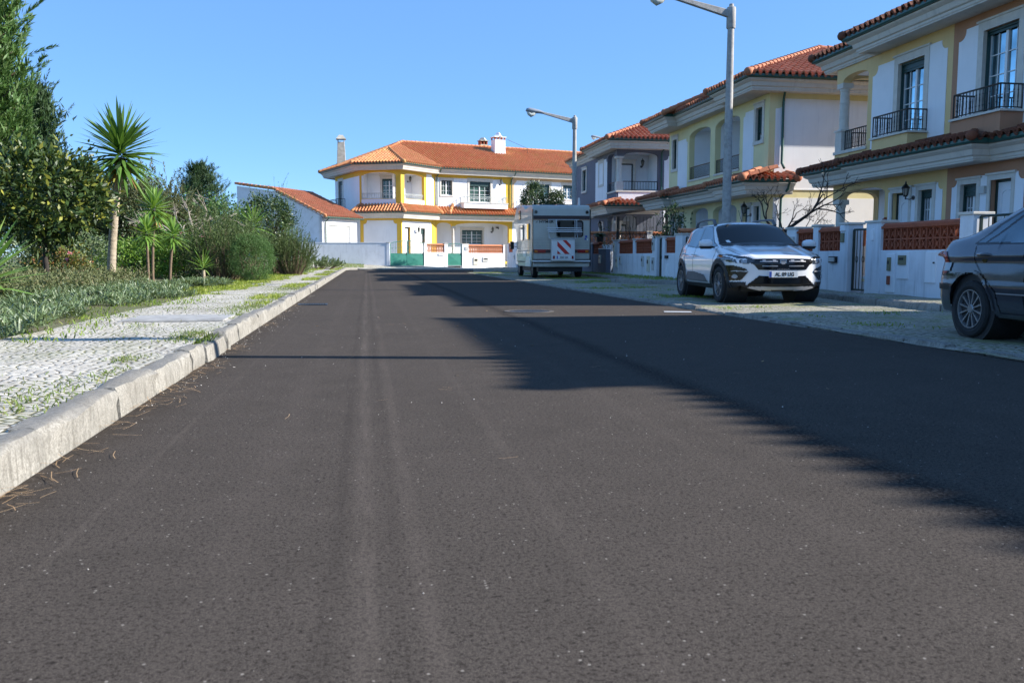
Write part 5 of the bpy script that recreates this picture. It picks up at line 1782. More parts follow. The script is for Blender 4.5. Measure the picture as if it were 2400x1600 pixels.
MT['lf_rose'] = leafmat('rosemary_leaf', (.045, .075, .022), (.09, .135, .04), (.14, .17, .07), .6, .15)
MT['lf_ball'] = leafmat('fine_green_leaf', (.045, .10, .025), (.085, .165, .045), None, .6, .2)
MT['lf_grey'] = leafmat('silver_green_leaf', (.06, .10, .035), (.145, .20, .09), (.33, .37, .27), .45, .2, .5)
MT['lf_green'] = leafmat('fresh_green_leaf', (.06, .14, .018), (.12, .22, .03), (.20, .28, .05), .5, .25)
MT['lf_heath'] = leafmat('heath_leaf', (.06, .075, .028), (.11, .13, .05), (.17, .13, .075), .65, .15)
MT['lf_orange'] = leafmat('reddish_leaf', (.05, .09, .018), (.14, .15, .04), (.40, .15, .07), .5, .2)
MT['petal'] = leafmat('pink_petal', (.60, .18, .34), (.75, .38, .52), None, .5, .3)
MT['petaly'] = leafmat('yellow_petal', (.75, .50, .03), (.8, .6, .06), None, .5, .3)
MT['grass'] = leafmat('grass_blade', (.09, .16, .015), (.17, .25, .03), (.34, .31, .11), .55, .3)
MT['weed'] = leafmat('kerb_weed', (.07, .12, .02), (.14, .19, .04), (.27, .23, .09), .6, .25)
MT['needle_dry'] = leafmat('dry_needle', (.26, .15, .07), (.42, .29, .16), None, .8, .1)
MT['bark'] = plain('grey_brown_bark', (.17, .12, .08), .9, .3, 9., .7, 60, dirt=(.07, .05, .035), da=.7)
MT['barkpale'] = plain('pale_yucca_bark', (.36, .30, .22), .9, .25, 14., .6, 50, dirt=(.16, .12, .09), da=.6)
MT['barkdark'] = plain('dark_bark', (.035, .028, .022), .9, .3, 9., .5, 60)
MT['barkdead'] = plain('bleached_dead_wood', (.36, .31, .26), .9, .2, 9., .4, 60)

def nrm(a):
    return a / np.maximum(np.linalg.norm(a, axis=-1, keepdims=True), 1e-9)

def kites(mb, P, D, L, W, up=None, fold=0.):
    """leaf-shaped quads: root P, direction D, length L, half width W"""
    n = len(P)
    L = np.broadcast_to(np.asarray(L, float), (n,))[:, None]
    W = np.broadcast_to(np.asarray(W, float), (n,))[:, None]
    r = up if up is not None else nrm(rng.normal(size=(n, 3)))
    S = nrm(np.cross(D, r))
    v = np.stack([P, P + D * L * .42 + S * W, P + D * L, P + D * L * .42 - S * W], 1).reshape(-1, 3)
    mb.add(v, np.arange(n * 4).reshape(n, 4))

def swords(mb, P, D, L, W, droop=.15, up=None):
    """long leaves of three bending segments, tapering to a point"""
    n = len(P)
    L = np.broadcast_to(np.asarray(L, float), (n,))[:, None]
    W = np.broadcast_to(np.asarray(W, float), (n,))[:, None]
    dr = np.broadcast_to(np.asarray(droop, float), (n,))[:, None]
    S = nrm(np.cross(D, np.array([0, 0, 1.]) + rng.normal(0, .25, (n, 3))))
    pts = []
    for t, w in ((0, .7), (.35, 1.), (.7, .75), (1., .04)):
        c = P + D * L * t + np.array([0, 0, -1.]) * dr * L * t ** 2.2
        pts += [c + S * W * w, c - S * W * w]
    v = np.stack(pts, 1).reshape(-1, 3)
    b = (np.arange(n) * 8)[:, None]
    q = np.concatenate([b + np.array([[0, 1, 3, 2]]), b + np.array([[2, 3, 5, 4]]), b + np.array([[4, 5, 7, 6]])])
    mb.add(v, q)

def plant(name, label, x, y, z=.15, group=None, cat=None):
    return thing(name, label, cat or name.replace('_', ' '), (x, y, z), 0, group)

def limb(mb, p, q, r0, r1, bend=.06, n=5, sides=7):
    p, q = np.array(p, float), np.array(q, float)
    L = np.linalg.norm(q - p)
    o = rng.normal(0, bend * L, 3)
    pts = [tuple(p + (q - p) * t + o * math.sin(math.pi * t)) for t in np.linspace(0, 1, n)]
    mb.tube(pts, list(np.linspace(r0, r1, n)), sides)
    return pts

def clumps(c, rad, k, shell=.6, zmin=None):
    """k clump centres spread through an ellipsoid, mostly toward its surface"""
    d = nrm(rng.normal(size=(k, 3)))
    r = (shell + (1 - shell) * rng.random(k)) ** .7
    p = np.array(c) + d * np.array(rad) * r[:, None]
    if zmin is not None:
        p[:, 2] = np.maximum(p[:, 2], zmin)
    return p, d

def leafy(mb, c, rad, k, per, spread, L, W, shell=.6, zmin=None, outward=.6, upb=.2, flat=1.0):
    P, d = clumps(c, rad, k, shell, zmin)
    sz = rng.uniform(.6, 1.3, k)
    Q = np.repeat(P, per, 0) + rng.normal(0, 1, (k * per, 3)) * np.repeat(sz, per)[:, None] * spread * np.array([1, 1, flat])
    if zmin is not None:
        Q[:, 2] = np.maximum(Q[:, 2], zmin * .3 + .01)
    D = nrm(np.repeat(d, per, 0) * outward + rng.normal(0, .6, Q.shape) + np.array([0, 0, upb]))
    kites(mb, Q, D, L * rng.uniform(.6, 1.3, len(Q)), W * rng.uniform(.7, 1.2, len(Q)))

def shoots(mb, B, D, L, n, nl, nw, ang=.9, tip=.2, bend=.15, jitter=.0):
    """upright or spreading shoots, each clothed in n narrow leaves"""
    k = len(B)
    t = rng.random((k, n)) ** .8
    L = np.broadcast_to(np.asarray(L, float), (k,))
    bd = rng.normal(0, bend, (k, 3))
    c = B[:, None] + D[:, None] * (t * L[:, None])[..., None] + bd[:, None] * (t ** 2 * L[:, None])[..., None]
    c = c.reshape(-1, 3)
    Dd = np.repeat(D, n, 0)
    r = nrm(np.cross(Dd, rng.normal(size=Dd.shape)))
    dd = nrm(Dd * math.cos(ang) + r * math.sin(ang) + bd.repeat(n, 0))
    kites(mb, c, dd, nl * rng.uniform(.6, 1.25, len(c)), nw)

def yucca(name, label, x, y, th, lean=(0, 0), R=.75, n=110, mat='lf_yucca', tr=(.15, .11), dead=True, W=.03, group=None, lo=-.55, bark='barkpale'):
    h = plant(name, label, x, y, group=group, cat='yucca')
    top = np.array([lean[0], lean[1], th])
    m = MB()
    if th > .3:
        ts = np.linspace(0, 1, 2 * max(6, int(th / .08)))
        pts = [(lean[0] * t ** 1.5, lean[1] * t ** 1.5, th * t - .1 * (t == 0)) for t in ts]
        rad = [(tr[0] + (tr[1] - tr[0]) * t) * (1 + .25 * max(0, 1 - t * 12)) * (1.03 if i % 2 else .97) for i, t in enumerate(ts)]
        m.tube(pts, rad, 14)
        for k in range(int(th / .09)):
            t = (k + .5) * .09 / th
            c = (lean[0] * t ** 1.5, lean[1] * t ** 1.5, th * t)
            r = (tr[0] + (tr[1] - tr[0]) * t)
            m.tube([(c[0], c[1], c[2] - .02), (c[0], c[1], c[2]), (c[0], c[1], c[2] + .03)], [r * 1.0, r * 1.05, r * 1.0], 12, False)
        m.build('trunk', bark, h, smooth=50)
    i = np.arange(n)
    ph = i * 2.39996
    zz = 1 - (i + .5) / n * (1 - lo)
    rr = np.sqrt(1 - zz ** 2)
    D = nrm(np.stack([rr * np.cos(ph), rr * np.sin(ph), zz], 1) + rng.normal(0, .06, (n, 3)))
    s = MB()
    P = top + D * .05 + np.array([0, 0, 1]) * (.35 * R * (zz[:, None]))
    swords(s, P, D, R * rng.uniform(.82, 1.08, n), W, np.where(zz < .1, .28, .06))
    s.build('leaf_crown', mat, h, fix=False)
    if dead:
        k = 26
        ph = rng.random(k) * 6.28
        D = nrm(np.stack([np.cos(ph) * .35, np.sin(ph) * .35, -np.ones(k)], 1))
        s = MB()
        swords(s, top + np.stack([np.cos(ph), np.sin(ph), 0 * ph], 1) * tr[1] * 1.1 + np.array([0, 0, -.05]), D, R * rng.uniform(.5, .85, k), W * .8, .02)
        s.build('dead_leaves', 'lf_dead', h, fix=False)
    return h

def pine_tree(label, x, y, H, Rb, z0, nsh=900, mat='lf_pine', nl=.17, zlow=.0, per=64):
    h = plant('pine_tree', label, x, y)
    m = MB()
    m.tube([(0, 0, -.2), (.05, 0, H * .4), (0, .05, H * .8), (0, 0, H)], [.22, .16, .08, .02], 10)
    B, D = [], []
    k = int(nsh / 11)
    for i in range(k):
        t = (i + .5) / k
        z = z0 + (H - z0) * t ** .9
        R_ = Rb * (1 - ((z - z0) / (H - z0)) ** 2.2) ** .8 + .15
        R_ *= rng.uniform(.8, 1.08)
        a = i * 2.39996
        out = np.array([math.cos(a), math.sin(a), 0])
        e = out * R_ + np.array([0, 0, z + R_ * .35])
        s = np.array([0, 0, z - R_ * .15])
        m.tube([tuple(s), tuple(s * .5 + e * .5 - np.array([0, 0, .12 * R_])), tuple(e)], [.05, .03, .012], 5)
        for q in range(11):
            u = .12 + .88 * rng.random() ** .55
            p = s + (e - s) * u - np.array([0, 0, .12 * R_ * math.sin(math.pi * u)])
            p = p + rng.normal(0, .13 * R_ + .08, 3) * np.array([1, 1, .7])
            B.append(p)
            D.append(nrm(out * .45 + np.array([0, 0, .95]) + rng.normal(0, .28, 3)))
    m.build('trunk', 'bark', h, smooth=50)
    s = MB()
    B, D = np.array(B), np.array(D)
    i = np.arange(len(B))
    leafy_in = B * np.array([.8, .8, 1.]) + rng.normal(0, .1, B.shape)
    Q = np.repeat(leafy_in, 26, 0) + rng.normal(0, .17, (len(B) * 26, 3))
    kites(s, Q, nrm(rng.normal(0, .5, Q.shape) + np.array([0, 0, .9])), .34, .028)
    shoots(s, B, D, rng.uniform(.45, .9, len(B)), per, nl, .0125, .50, bend=.16)
    s.build('crown', mat, h, fix=False)
    return h

def leaf_tree(name, label, x, y, crown_c, rad, trunk, k, per, L, W, mat='lf_loquat', spread=.16, shell=.55, limbs=9, bark='bark', z=.15, group=None, cat=None, flat=1., outward=.6):
    h = plant(name, label, x, y, z, group, cat)
    m = MB()
    f = np.array([crown_c[0] * .4, crown_c[1] * .4, crown_c[2] - rad[2] * .75])
    limb(m, (0, 0, -.15), f, trunk, trunk * .75, .04, 6, 10)
    P, d = clumps(crown_c, np.array(rad) * .8, limbs, .7)
    for p in P:
        limb(m, f, p, trunk * .5, .012, .08)
    m.build('trunk', bark, h, smooth=50)
    s = MB()
    leafy(s, crown_c, rad, k, per, spread, L, W, shell, flat=flat, outward=outward)
    s.build('crown', mat, h, fix=False)
    return h

def shoot_bush(name, label, x, y, w, hgt, k, n, nl, nw, mat, spread=.5, z=.15, cat='shrub', stems='bark', group=None, ang=.6, sub=True):
    """bush of many upright leafy shoots growing from a base patch w wide"""
    h = plant(name, label, x, y, z, group, cat)
    a = rng.random(k) * 6.2832
    r = np.sqrt(rng.random(k))
    B = np.stack([np.cos(a) * r * w[0] * .45, np.sin(a) * r * w[1] * .45, rng.random(k) * .1], 1)
    D = nrm(np.stack([np.cos(a) * r * spread, np.sin(a) * r * spread, np.ones(k)], 1) + rng.normal(0, .10, (k, 3)))
    L = hgt * (1 - .42 * r ** 2) * rng.uniform(.72, 1.05, k)
    m = MB()
    for i in range(0, k, max(1, k // 60)):
        e = B[i] + D[i] * L[i] * .8
        m.tube([tuple(B[i] * .6 - np.array([0, 0, .1])), tuple(B[i] * .5 + e * .5), tuple(e)], [.022, .014, .004], 5)
    m.build('stems', stems, h)
    s = MB()
    # start the leaves a little above the ground, and add short side shoots
    shoots(s, B + D * .12, D, L - .12, n, nl, nw, ang, bend=.08)
    if sub:
        t = rng.uniform(.35, .95, (k, 3))
        B2 = (B[:, None] + D[:, None] * (L[:, None] * t)[..., None]).reshape(-1, 3)
        D2 = nrm(np.repeat(D, 3, 0) + rng.normal(0, .35, (k * 3, 3)))
        shoots(s, B2, D2, hgt * .16, max(6, n // 3), nl, nw, ang, bend=.08)
    s.build('foliage', mat, h, fix=False)
    return h

def round_bush(name, label, x, y, rad, k, per, L, W, mat, z=.15, cat='shrub', spread=.12, stems='bark', shell=.75, group=None, zc=None):
    h = plant(name, label, x, y, z, group, cat)
    m = MB()
    for i in range(9):
        a = i * .7
        limb(m, (0, 0, -.1), (rad[0] * .6 * math.cos(a), rad[1] * .6 * math.sin(a), rad[2] * (.9 + .3 * rng.random())), .025, .006, .08)
    m.build('stems', stems, h)
    s = MB()
    leafy(s, (0, 0, zc or rad[2] * .92), rad, k, per, spread, L, W, shell, zmin=.05)
    s.build('foliage', mat, h, fix=False)
    return h

def twig_tree(name, label, x, y, dirs, depth, L, r, mat, z=.0, cat='tree', seed=3, upward=.25, shrink=.72, spread=.55, nch=(2, 3)):
    h = plant(name, label, x, y, z, cat=cat)
    rr = np.random.default_rng(seed)
    m = MB()
    def grow(p, d, L, r, k):
        q = p + d * L
        mid = (p + q) / 2 + rr.normal(0, .06 * L, 3)
        m.tube([tuple(p), tuple(mid), tuple(q)], [r, r * .86, r * .74], 7 if r > .02 else 5)
        if k == 0: return
        for _ in range(rr.integers(nch[0], nch[1] + 1)):
            nd = nrm(d + rr.normal(0, spread, 3) + np.array([0, 0, upward]))
            grow(q, nd, L * shrink * rr.uniform(.75, 1.2), max(.0035, r * .62), k - 1)
    for s_, d_, l_, r_ in dirs:
        grow(np.array(s_, float), nrm(np.array(d_, float)), l_, r_, depth)
    m.build('branches', mat, h, smooth=50)
    return h

# ---------------------------------------------------------------- ground surfaces
def noise2(x, y, s, seed=0):
    v = 0
    r = np.random.default_rng(seed)
    for k in range(5):
        a = r.random() * 6.28
        f = s * (1.7 ** k)
        v = v + np.sin(x * f * math.cos(a) + y * f * math.sin(a) + r.random() * 9) * np.sin(x * f * math.sin(a) * 1.3 - y * f * math.cos(a) * 1.1 + r.random() * 9) / (1.5 ** k)
    return v

def sheet(name, x0, x1, y0, y1, nx, ny, zf, mat, mask=None):
    X, Y = np.meshgrid(np.linspace(x0, x1, nx), np.linspace(y0, y1, ny), indexing='ij')
    if callable(zf):
        X, Y, Z = zf(X, Y)
    V = np.stack([X, Y, Z], -1).reshape(-1, 3)
    i = np.arange((nx - 1) * ny).reshape(nx - 1, ny)[:, :-1].ravel()
    q = np.stack([i, i + ny, i + ny + 1, i + 1], 1)
    if mask is not None:
        c = V[q].mean(1)
        q = q[mask(c[:, 0], c[:, 1])]
    o = MB().add(V, q).build(name, mat, None, fix=False)
    o.data.polygons.foreach_set("use_smooth", np.ones(len(o.data.polygons), bool))
    return tag(o, kind='structure')

def asphalt():
    k = NT('asphalt')
    sx = k.n("ShaderNodeSeparateXYZ", {"Vector": k.tc.outputs["Object"]})
    n1 = k.noise(.45, 4, .6)
    n2 = k.noise(3.2, 6, .7)
    g1 = k.noise(75., 5, .75)
    g2 = k.noise(190., 4, .8)
    col = k.mix(k.ramp(n1, [(.3, 0.), (.7, 1.)]), (0.0686, 0.0586, 0.0493), (0.0845, 0.0716, 0.0607))
    col = k.mix(k.ramp(n2, [(.35, 0.), (.8, .7)]), col, (0.1038, 0.0871, 0.0739))
    # binder pits and worn stone tops
    col = k.mix(k.ramp(k.noise(46., 5, .75), [(.36, .85), (.44, 0.)]), col, (0.0140, 0.0118, 0.0103))
    col = k.mix(k.ramp(g1, [(.36, .9), (.50, 0.)]), col, (0.0123, 0.0104, 0.0094))
    col = k.mix(k.ramp(g2, [(.38, .75), (.52, 0.)]), col, (0.0196, 0.0164, 0.0146))
    col = k.mix(k.ramp(g2, [(.56, 0.), (.72, .8)]), col, (0.1512, 0.1262, 0.1045))
    v = k.n("ShaderNodeTexVoronoi", {"Vector": k.tc.outputs["Object"], "Scale": 70.})
    vc = k.n("ShaderNodeSeparateColor", {"Color": v.outputs["Color"]})
    st = k.math('MULTIPLY', k.math('GREATER_THAN', vc.outputs[0], .975), k.math('LESS_THAN', v.outputs["Distance"], .26))
    col = k.mix(k.math('MULTIPLY', st, .8), col, (0.2800, 0.2525, 0.2194))
    # narrow tyre lines along the road, worn to different depths along their length
    wob = k.math('ADD', sx.outputs[0], k.math('MULTIPLY', k.math('SUBTRACT', k.noise(1., 2, .5, k.co((.2, .12, 1))), .5), .10))
    wear = k.noise(1., 7, .8, k.co((14., .8, 1)))
    for x, w, c, f in ((-.115, .035, (0.0300, 0.0254, 0.0219), .42), (-.03, .045, (0.1550, 0.1274, 0.1073), .34), (.06, .03, (0.0340, 0.0284, 0.0243), .36), (.13, .04, (0.1449, 0.1186, 0.0999), .24), (.60, .05, (0.1300, 0.1078, 0.0905), .16),
                       (-.93, .022, (0.1400, 0.1156, 0.0960), .18), (-.42, .10, (0.1180, 0.0970, 0.0820), .16), (1.45, .07, (0.1249, 0.1030, 0.0859), .14), (1.62, .05, (0.0400, 0.0334, 0.0289), .16)):
        d = k.math('ABSOLUTE', k.math('SUBTRACT', wob, x))
        m = k.math('MULTIPLY', k.ramp(d, [(w * .35, 1.), (w, 0.)]), k.ramp(wear, [(.38, 0.), (.66, f)]))
        col = k.mix(m, col, c)
    # rough joint between the two laid halves
    w = k.math('ADD', k.math('MULTIPLY', k.noise(.5, 3), .25), 1.98)
    sd_ = k.math('ABSOLUTE', k.math('SUBTRACT', sx.outputs[0], w))
    seam = k.math('MULTIPLY', k.ramp(sd_, [(0., 1.), (.16, 0.)]), k.ramp(k.noise(55., 3), [(.42, 0.), (.56, 1.)]))
    col = k.mix(k.math('MULTIPLY', seam, .85), col, (0.0101, 0.0093, 0.0094))
    # grit swept to the kerb, tar patches
    ed = k.math('ABSOLUTE', k.math('ADD', sx.outputs[0], 1.33))
    e = k.math('MULTIPLY', k.ramp(ed, [(.0, 1.), (.30, 0.)]), k.ramp(k.noise(9., 6, .75), [(.38, 0.), (.6, .8)]))
    col = k.mix(e, col, (0.0392, 0.0319, 0.0251))
    col = k.mix(k.math('MULTIPLY', k.ramp(k.noise(.8, 6, .75), [(.60, 0.), (.68, 1.)]), .35), col, (0.0336, 0.0291, 0.0251))
    k.P(Base_Color=col, Roughness=.92)
    k.set(k.b, "Specular IOR Level", .05)
    h = k.math('ADD', k.math('MULTIPLY', g1, .8), g2)
    h = k.math('ADD', h, k.math('MULTIPLY', seam, -1.2))
    k.bump(h, .5, .0035)
    return k.m

def setts(name, stone, stone2, moss, mossamt, grass, gamt, scale=9.5, rnd=.85):
    k = NT(name)
    co = k.co((scale * .8, scale, 1))
    wob = k.n("ShaderNodeMix", data_type='RGBA', blend_type='ADD')
    wob.inputs[0].default_value = .05
    k.t.links.new(co, wob.inputs[6])
    k.t.links.new(k.n("ShaderNodeTexNoise", {"Vector": k.tc.outputs["Object"], "Scale": 3.}).outputs[1], wob.inputs[7])
    v1 = k.n("ShaderNodeTexVoronoi", {"Vector": wob.outputs[2], "Scale": 1., "Randomness": rnd}, feature='DISTANCE_TO_EDGE', voronoi_dimensions='2D')
    v2 = k.n("ShaderNodeTexVoronoi", {"Vector": wob.outputs[2], "Scale": 1., "Randomness": rnd}, voronoi_dimensions='2D')
    c = k.n("ShaderNodeSeparateColor", {"Color": v2.outputs["Color"]})
    col = k.mix(c.outputs[0], stone, stone2)
    col = k.mix(k.ramp(k.noise(24., 6, .7), [(.4, 0.), (.8, .5)]), col, tuple(x * .5 for x in stone))
    n = k.noise(1.6, 5, .65)
    wid = k.math('ADD', k.math('MULTIPLY', k.ramp(n, [(.35, 0.), (.7, 1.)]), .13), .04)
    gap = k.math('LESS_THAN', v1.outputs["Distance"], wid)
    gapc = k.mix(k.ramp(k.noise(2.3, 5, .7), [(.4, 0.), (.6, mossamt)]), (.13, .11, .085), moss)
    col = k.mix(gap, col, gapc)
    gr = k.math('MULTIPLY', k.ramp(k.noise(.9, 6, .7), [(.52, 0.), (.62, 1.)]), gamt)
    col = k.mix(gr, col, grass)
    k.P(Base_Color=col, Roughness=.85)
    k.set(k.b, "Specular IOR Level", .3)
    k.bump(k.math('ADD', k.ramp(v1.outputs["Distance"], [(0., 0.), (.22, 1.)]), k.math('MULTIPLY', k.noise(60., 4), .25)), .5, .012)
    return k.m

def soil():
    k = NT('soil')
    n = k.noise(1.4, 7, .7)
    col = k.mix(k.ramp(n, [(.35, 0.), (.65, 1.)]), (.10, .085, .05), (.09, .12, .03))
    col = k.mix(k.ramp(k.noise(14., 5, .7), [(.4, 0.), (.7, .6)]), col, (.16, .15, .06))
    k.P(Base_Color=col, Roughness=.95)
    k.bump(k.noise(30., 6), .8, .03)
    return k.m
MT['asphalt'] = asphalt()
MT['setts'] = setts('limestone_setts', (.48, .445, .38), (.63, .59, .51), (.15, .15, .05), .85, (.15, .17, .04), .3, 16.5)
MT['setts_dark'] = setts('grey_setts', (.27, .25, .20), (.40, .375, .31), (.11, .13, .035), .85, (.17, .19, .055), .6, 11., .5)
MT['soil'] = soil()

def kerbmat():
    k = NT('kerb_limestone')
    n = k.noise(5., 7, .7)
    col = k.mix(k.ramp(n, [(.35, 0.), (.65, 1.)]), (.24, .23, .20), (.43, .41, .36))
    g = k.n("ShaderNodeNewGeometry")
    sn = k.n("ShaderNodeSeparateXYZ", {"Vector": g.outputs["Normal"]})
    # trodden, lichen-grey upper faces
    col = k.mix(k.math('MULTIPLY', k.ramp(sn.outputs[2], [(.55, 0.), (.95, .85)]), k.ramp(k.noise(7., 7, .75), [(.25, .35), (.6, 1.)])), col, (.19, .18, .16))
    col = k.mix(k.math('MULTIPLY', k.ramp(k.noise(2.5, 7, .75), [(.48, 0.), (.66, 1.)]), .7), col, (.19, .175, .145))
    gz_ = k.noise(1., 5, .75, k.co((26., 26., 5.)))
    col = k.mix(k.ramp(gz_, [(.38, .75), (.52, 0.)]), col, (.15, .14, .115))
    col = k.mix(k.ramp(k.noise(90., 4, .8), [(.40, .6), (.55, 0.)]), col, (.12, .11, .095))
    col = k.mix(k.ramp(k.noise(3.3, 5, .7, None), [(.68, 0.), (.74, .45)]), col, (.40, .26, .08))
    k.P(Base_Color=col, Roughness=.9)
    k.bump(k.noise(38., 7, .7), .7, .012)
    return k.m
MT['kerb'] = kerbmat()

def kerb_run(name, pts, hgt, width, seed=1, L=.95, zf=None, mat='kerb', lean=.012, jit=.006):
    """kerb stones along pts (road side on the right of travel)"""
    rr = np.random.default_rng(seed)
    P = [np.array(p, float) for p in pts]
    seg = [np.linalg.norm(b - a) for a, b in zip(P[:-1], P[1:])]
    tot = sum(seg)
    def at(s):
        for a, b, l in zip(P[:-1], P[1:], seg):
            if s <= l or b is P[-1]:
                d = (b - a) / l
                return a + d * s, d
            s -= l
    m = MB()
    s = 0.
    while s < tot - .05:
        l = min(L * rr.uniform(.8, 1.2), tot - s)
        dx, dz = rr.normal(0, jit), rr.normal(0, jit)
        ns = 7
        prof = [(lean * -1.0, -.05), (0, hgt * .45), (.006, hgt * .84), (.02, hgt * .97), (.045, hgt), (width * .6, hgt + .002), (width, hgt - .004), (width, -.05)]
        V = []
        for i in range(ns):
            t = s + .004 + (l - .008) * i / (ns - 1)
            c, d = at(t)
            nrm_ = np.array([-d[1], d[0]])
            e = .012 if i in (0, ns - 1) else 0
            for j, (o, z) in enumerate(prof):
                w = rr.normal(0, .0075) if 0 < j < 7 else 0
                q = c + nrm_ * (o + dx + w + (e if j < 5 else 0))
                V.append((q[0], q[1], z + dz + rr.normal(0, .0055) - (e * .6 if 2 <= j <= 6 else 0) + (zf(q[0], q[1]) if zf else 0)))
        k = len(prof)
        F = [(i * k + j, (i + 1) * k + j, (i + 1) * k + j + 1, i * k + j + 1) for i in range(ns - 1) for j in range(k - 1)]
        F += [tuple(range(k)), tuple((ns - 1) * k + j for j in range(k))]
        m.add(V, F)
        s += l
    return tag(m.build(name, mat, None, smooth=38), kind='structure')

def blades(name, pts, hgt, w, mat, lean=.5, kind='stuff', curl=True):
    n = len(pts)
    m = MB()
    D = nrm(np.array([0, 0, 1.]) + rng.normal(0, lean, (n, 3)) * np.array([1, 1, .2]))
    swords(m, pts, D, hgt * rng.uniform(.5, 1.25, n), w, .25)
    o = m.build(name, mat, None, fix=False)
    return tag(o, kind=kind)
# ================================================================ the place
# ---- ground
def zfar(x, y):
    """height of the raised ground beyond the road's end"""
    back = .02 + .045 * np.maximum(8 - x, -1)
    t = np.clip((y - (59.4 - .35 * (x - 2) * (x > 2))) / 2.2, 0, 1)
    return .06 + (np.maximum(back, .06) - .06) * t
sheet('ground', -2500, 2500, -2500, 2500, 2, 2, lambda X, Y: (X, Y, 0 * X - .06), 'soil')
road_pts = [(-1.33, -9), (5.45, -9), (5.42, 5), (5.30, 12), (5.32, 25), (5.42, 36), (5.5, 46), (6.2, 51.5), (7.8, 55.3), (2.0, 58.9), (-.6, 59.4), (-1.2, 58.6), (-1.33, 57.4)]
o = MB().prism(road_pts, -.05, 0, 'z').build('road', 'asphalt', None)
tag(o, kind='structure')
# left pavement and kerb
sheet('pavement', -3.15, -1.46, -9, 58.5, 40, 500, lambda X, Y: (X, Y, .152 + .008 * noise2(X, Y, 2.1, 3) - .004), 'setts')
kerb_run('kerb', [(-1.33, -6), (-1.33, 7.35)], .16, .15, 5, lean=.0)
kerb_run('kerb', [(-1.29, 7.37), (-1.30, 8.4)], .15, .14, 6)
kerb_run('kerb', [(-1.345, 8.42), (-1.34, 57.2), (-1.15, 58.5), (-.6, 59.3)], .16, .15, 7)
kerb_run('kerb', [(-.55, 59.3), (2.0, 58.8), (7.7, 55.25)], .07, .15, 8)
def ledge(X, Y):
    t = np.clip((-3.05 - X) / 2.5, 0, 1)
    return (X, Y, .135 + .05 * t + .03 * noise2(X, Y, .8, 5) * t + .02 * np.clip(-3 - X, 0, 30) * .6)
sheet('verge', -60, -2.98, -12, 61, 160, 160, ledge, 'soil')
tag(MB().box(-2.72, -1.60, 10.0, 10.95, .10, .168).build('concrete_slab', 'concrete', None, bevel=.01), 'plain grey concrete slab let into the left pavement', 'slab')
# far pavement
sheet('far_pavement', -9, 12, 55, 76, 90, 90, lambda X, Y: (X, Y, zfar(X, Y)), 'setts',
      lambda x, y: (y > 59.45 - .0 * x) | ((x > 2.0) & (y > 58.95 - .622 * (x - 2.0) + .12)) | ((x > -.5) & (y > 59.35 - .22 * (x + .5))) )
# right-hand parking strip, edging and pavement
sheet('parking_strip', 5.36, 9.25, -9, 47, 60, 420, lambda X, Y: (X, Y, .012 + .02 * np.clip((X - 5.4) / .4, 0, 1) + .010 * noise2(X, Y, .9, 8)), 'setts_dark')
kerb_run('edging', [(5.52, -9), (5.46, 5), (5.34, 12), (5.36, 25), (5.46, 36), (5.52, 46)][::-1], .035, .13, 9, L=.6, lean=-.0, mat='concrete') if False else \
    kerb_run('edging', [(5.54, 46), (5.46, 36), (5.36, 25), (5.34, 12), (5.46, 5), (5.5, -9)], .034, .12, 9, L=.6, mat='kerb', jit=.012)
RK = [(9.0, -9), (9.0, 9.5), (8.95, 11.6), (8.75, 12.6), (8.75, 14.0), (9.1, 15.4), (9.35, 17.5), (9.3, 24.2), (9.0, 25.6), (8.2, 26.6), (8.0, 27.6), (8.6, 28.6), (9.2, 29.8), (9.3, 38), (9.2, 43), (8.2, 45.3), (6.8, 46.6), (6.35, 48.5), (6.35, 51.5), (7.9, 55.3)]
def rk_x(y):
    return np.interp(y, [p[1] for p in RK], [p[0] for p in RK])
kerb_run('kerb', RK[::-1], .14, .13, 12, L=.8)
def rp(X, Y):
    x0 = rk_x(Y) + .10
    f = (X - 0.) 
    XX = x0 + (10.25 - x0) * f
    return (XX, Y, .135 + .022 * noise2(XX, Y, 1.0, 9) * np.clip((XX - x0) * 3, 0, 1))
sheet('right_pavement', 0, 1, -9, 58, 14, 420, rp, 'setts_dark')
sheet('yard', 10.2, 40, -20, 66, 20, 40, lambda X, Y: (X, Y, 0 * X + .12), 'concrete')
sheet('far_yard', -20, 30, 61.9, 95, 20, 20, lambda X, Y: (X, Y, .15 + .45 * np.clip((Y - 62 - .3 * X) / 3, 0, 1)), 'concrete', lambda x, y: (y > 61.6 + .3 * (x - 1.5)) & (x < 9.9))
# road fittings
MT['coverring'] = plain('tarred_concrete_ring', (.075, .066, .06), .9, .2, 20., .4, 120)
t = thing('manhole_cover', 'round iron manhole cover sunk in the middle of the road', 'manhole cover', (2.55, 13.4, 0))
MB().lathe([(.0, .001), (.40, .001), (.40, .009), (.33, .010), (.33, .004), (0, .004)], 0, 0, 36).build('cover_ring', 'coverring', t)
mh = MB()
for i in range(-4, 5):
    for j in range(-4, 5):
        if i * i + j * j < 17:
            mh.box(i * .07 - .022, i * .07 + .022, j * .07 - .022, j * .07 + .022, .004, .011)
mh.lathe([(0, .0041), (.315, .0041), (.315, .0085), (.30, .0095), (0, .0086)], 0, 0, 36).build('lid', 'blackplastic', t)
t = thing('drain_grate', 'dark iron drain grate in the gutter beside the left kerb', 'drain grate', (-.98, 15.8, 0))
g = MB().box(-.26, .26, -.02, .0, .0, .012).box(-.26, .26, .38, .40, .0, .012).box(-.26, -.24, 0, .38, .0, .012).box(.24, .26, 0, .38, .0, .012)
g.build('grate_frame', 'iron', t)
g = MB()
for i in range(11):
    g.box(-.225 + i * .045 - .012, -.225 + i * .045 + .012, 0, .38, .002, .011)
g.build('grate_bars', 'iron', t)
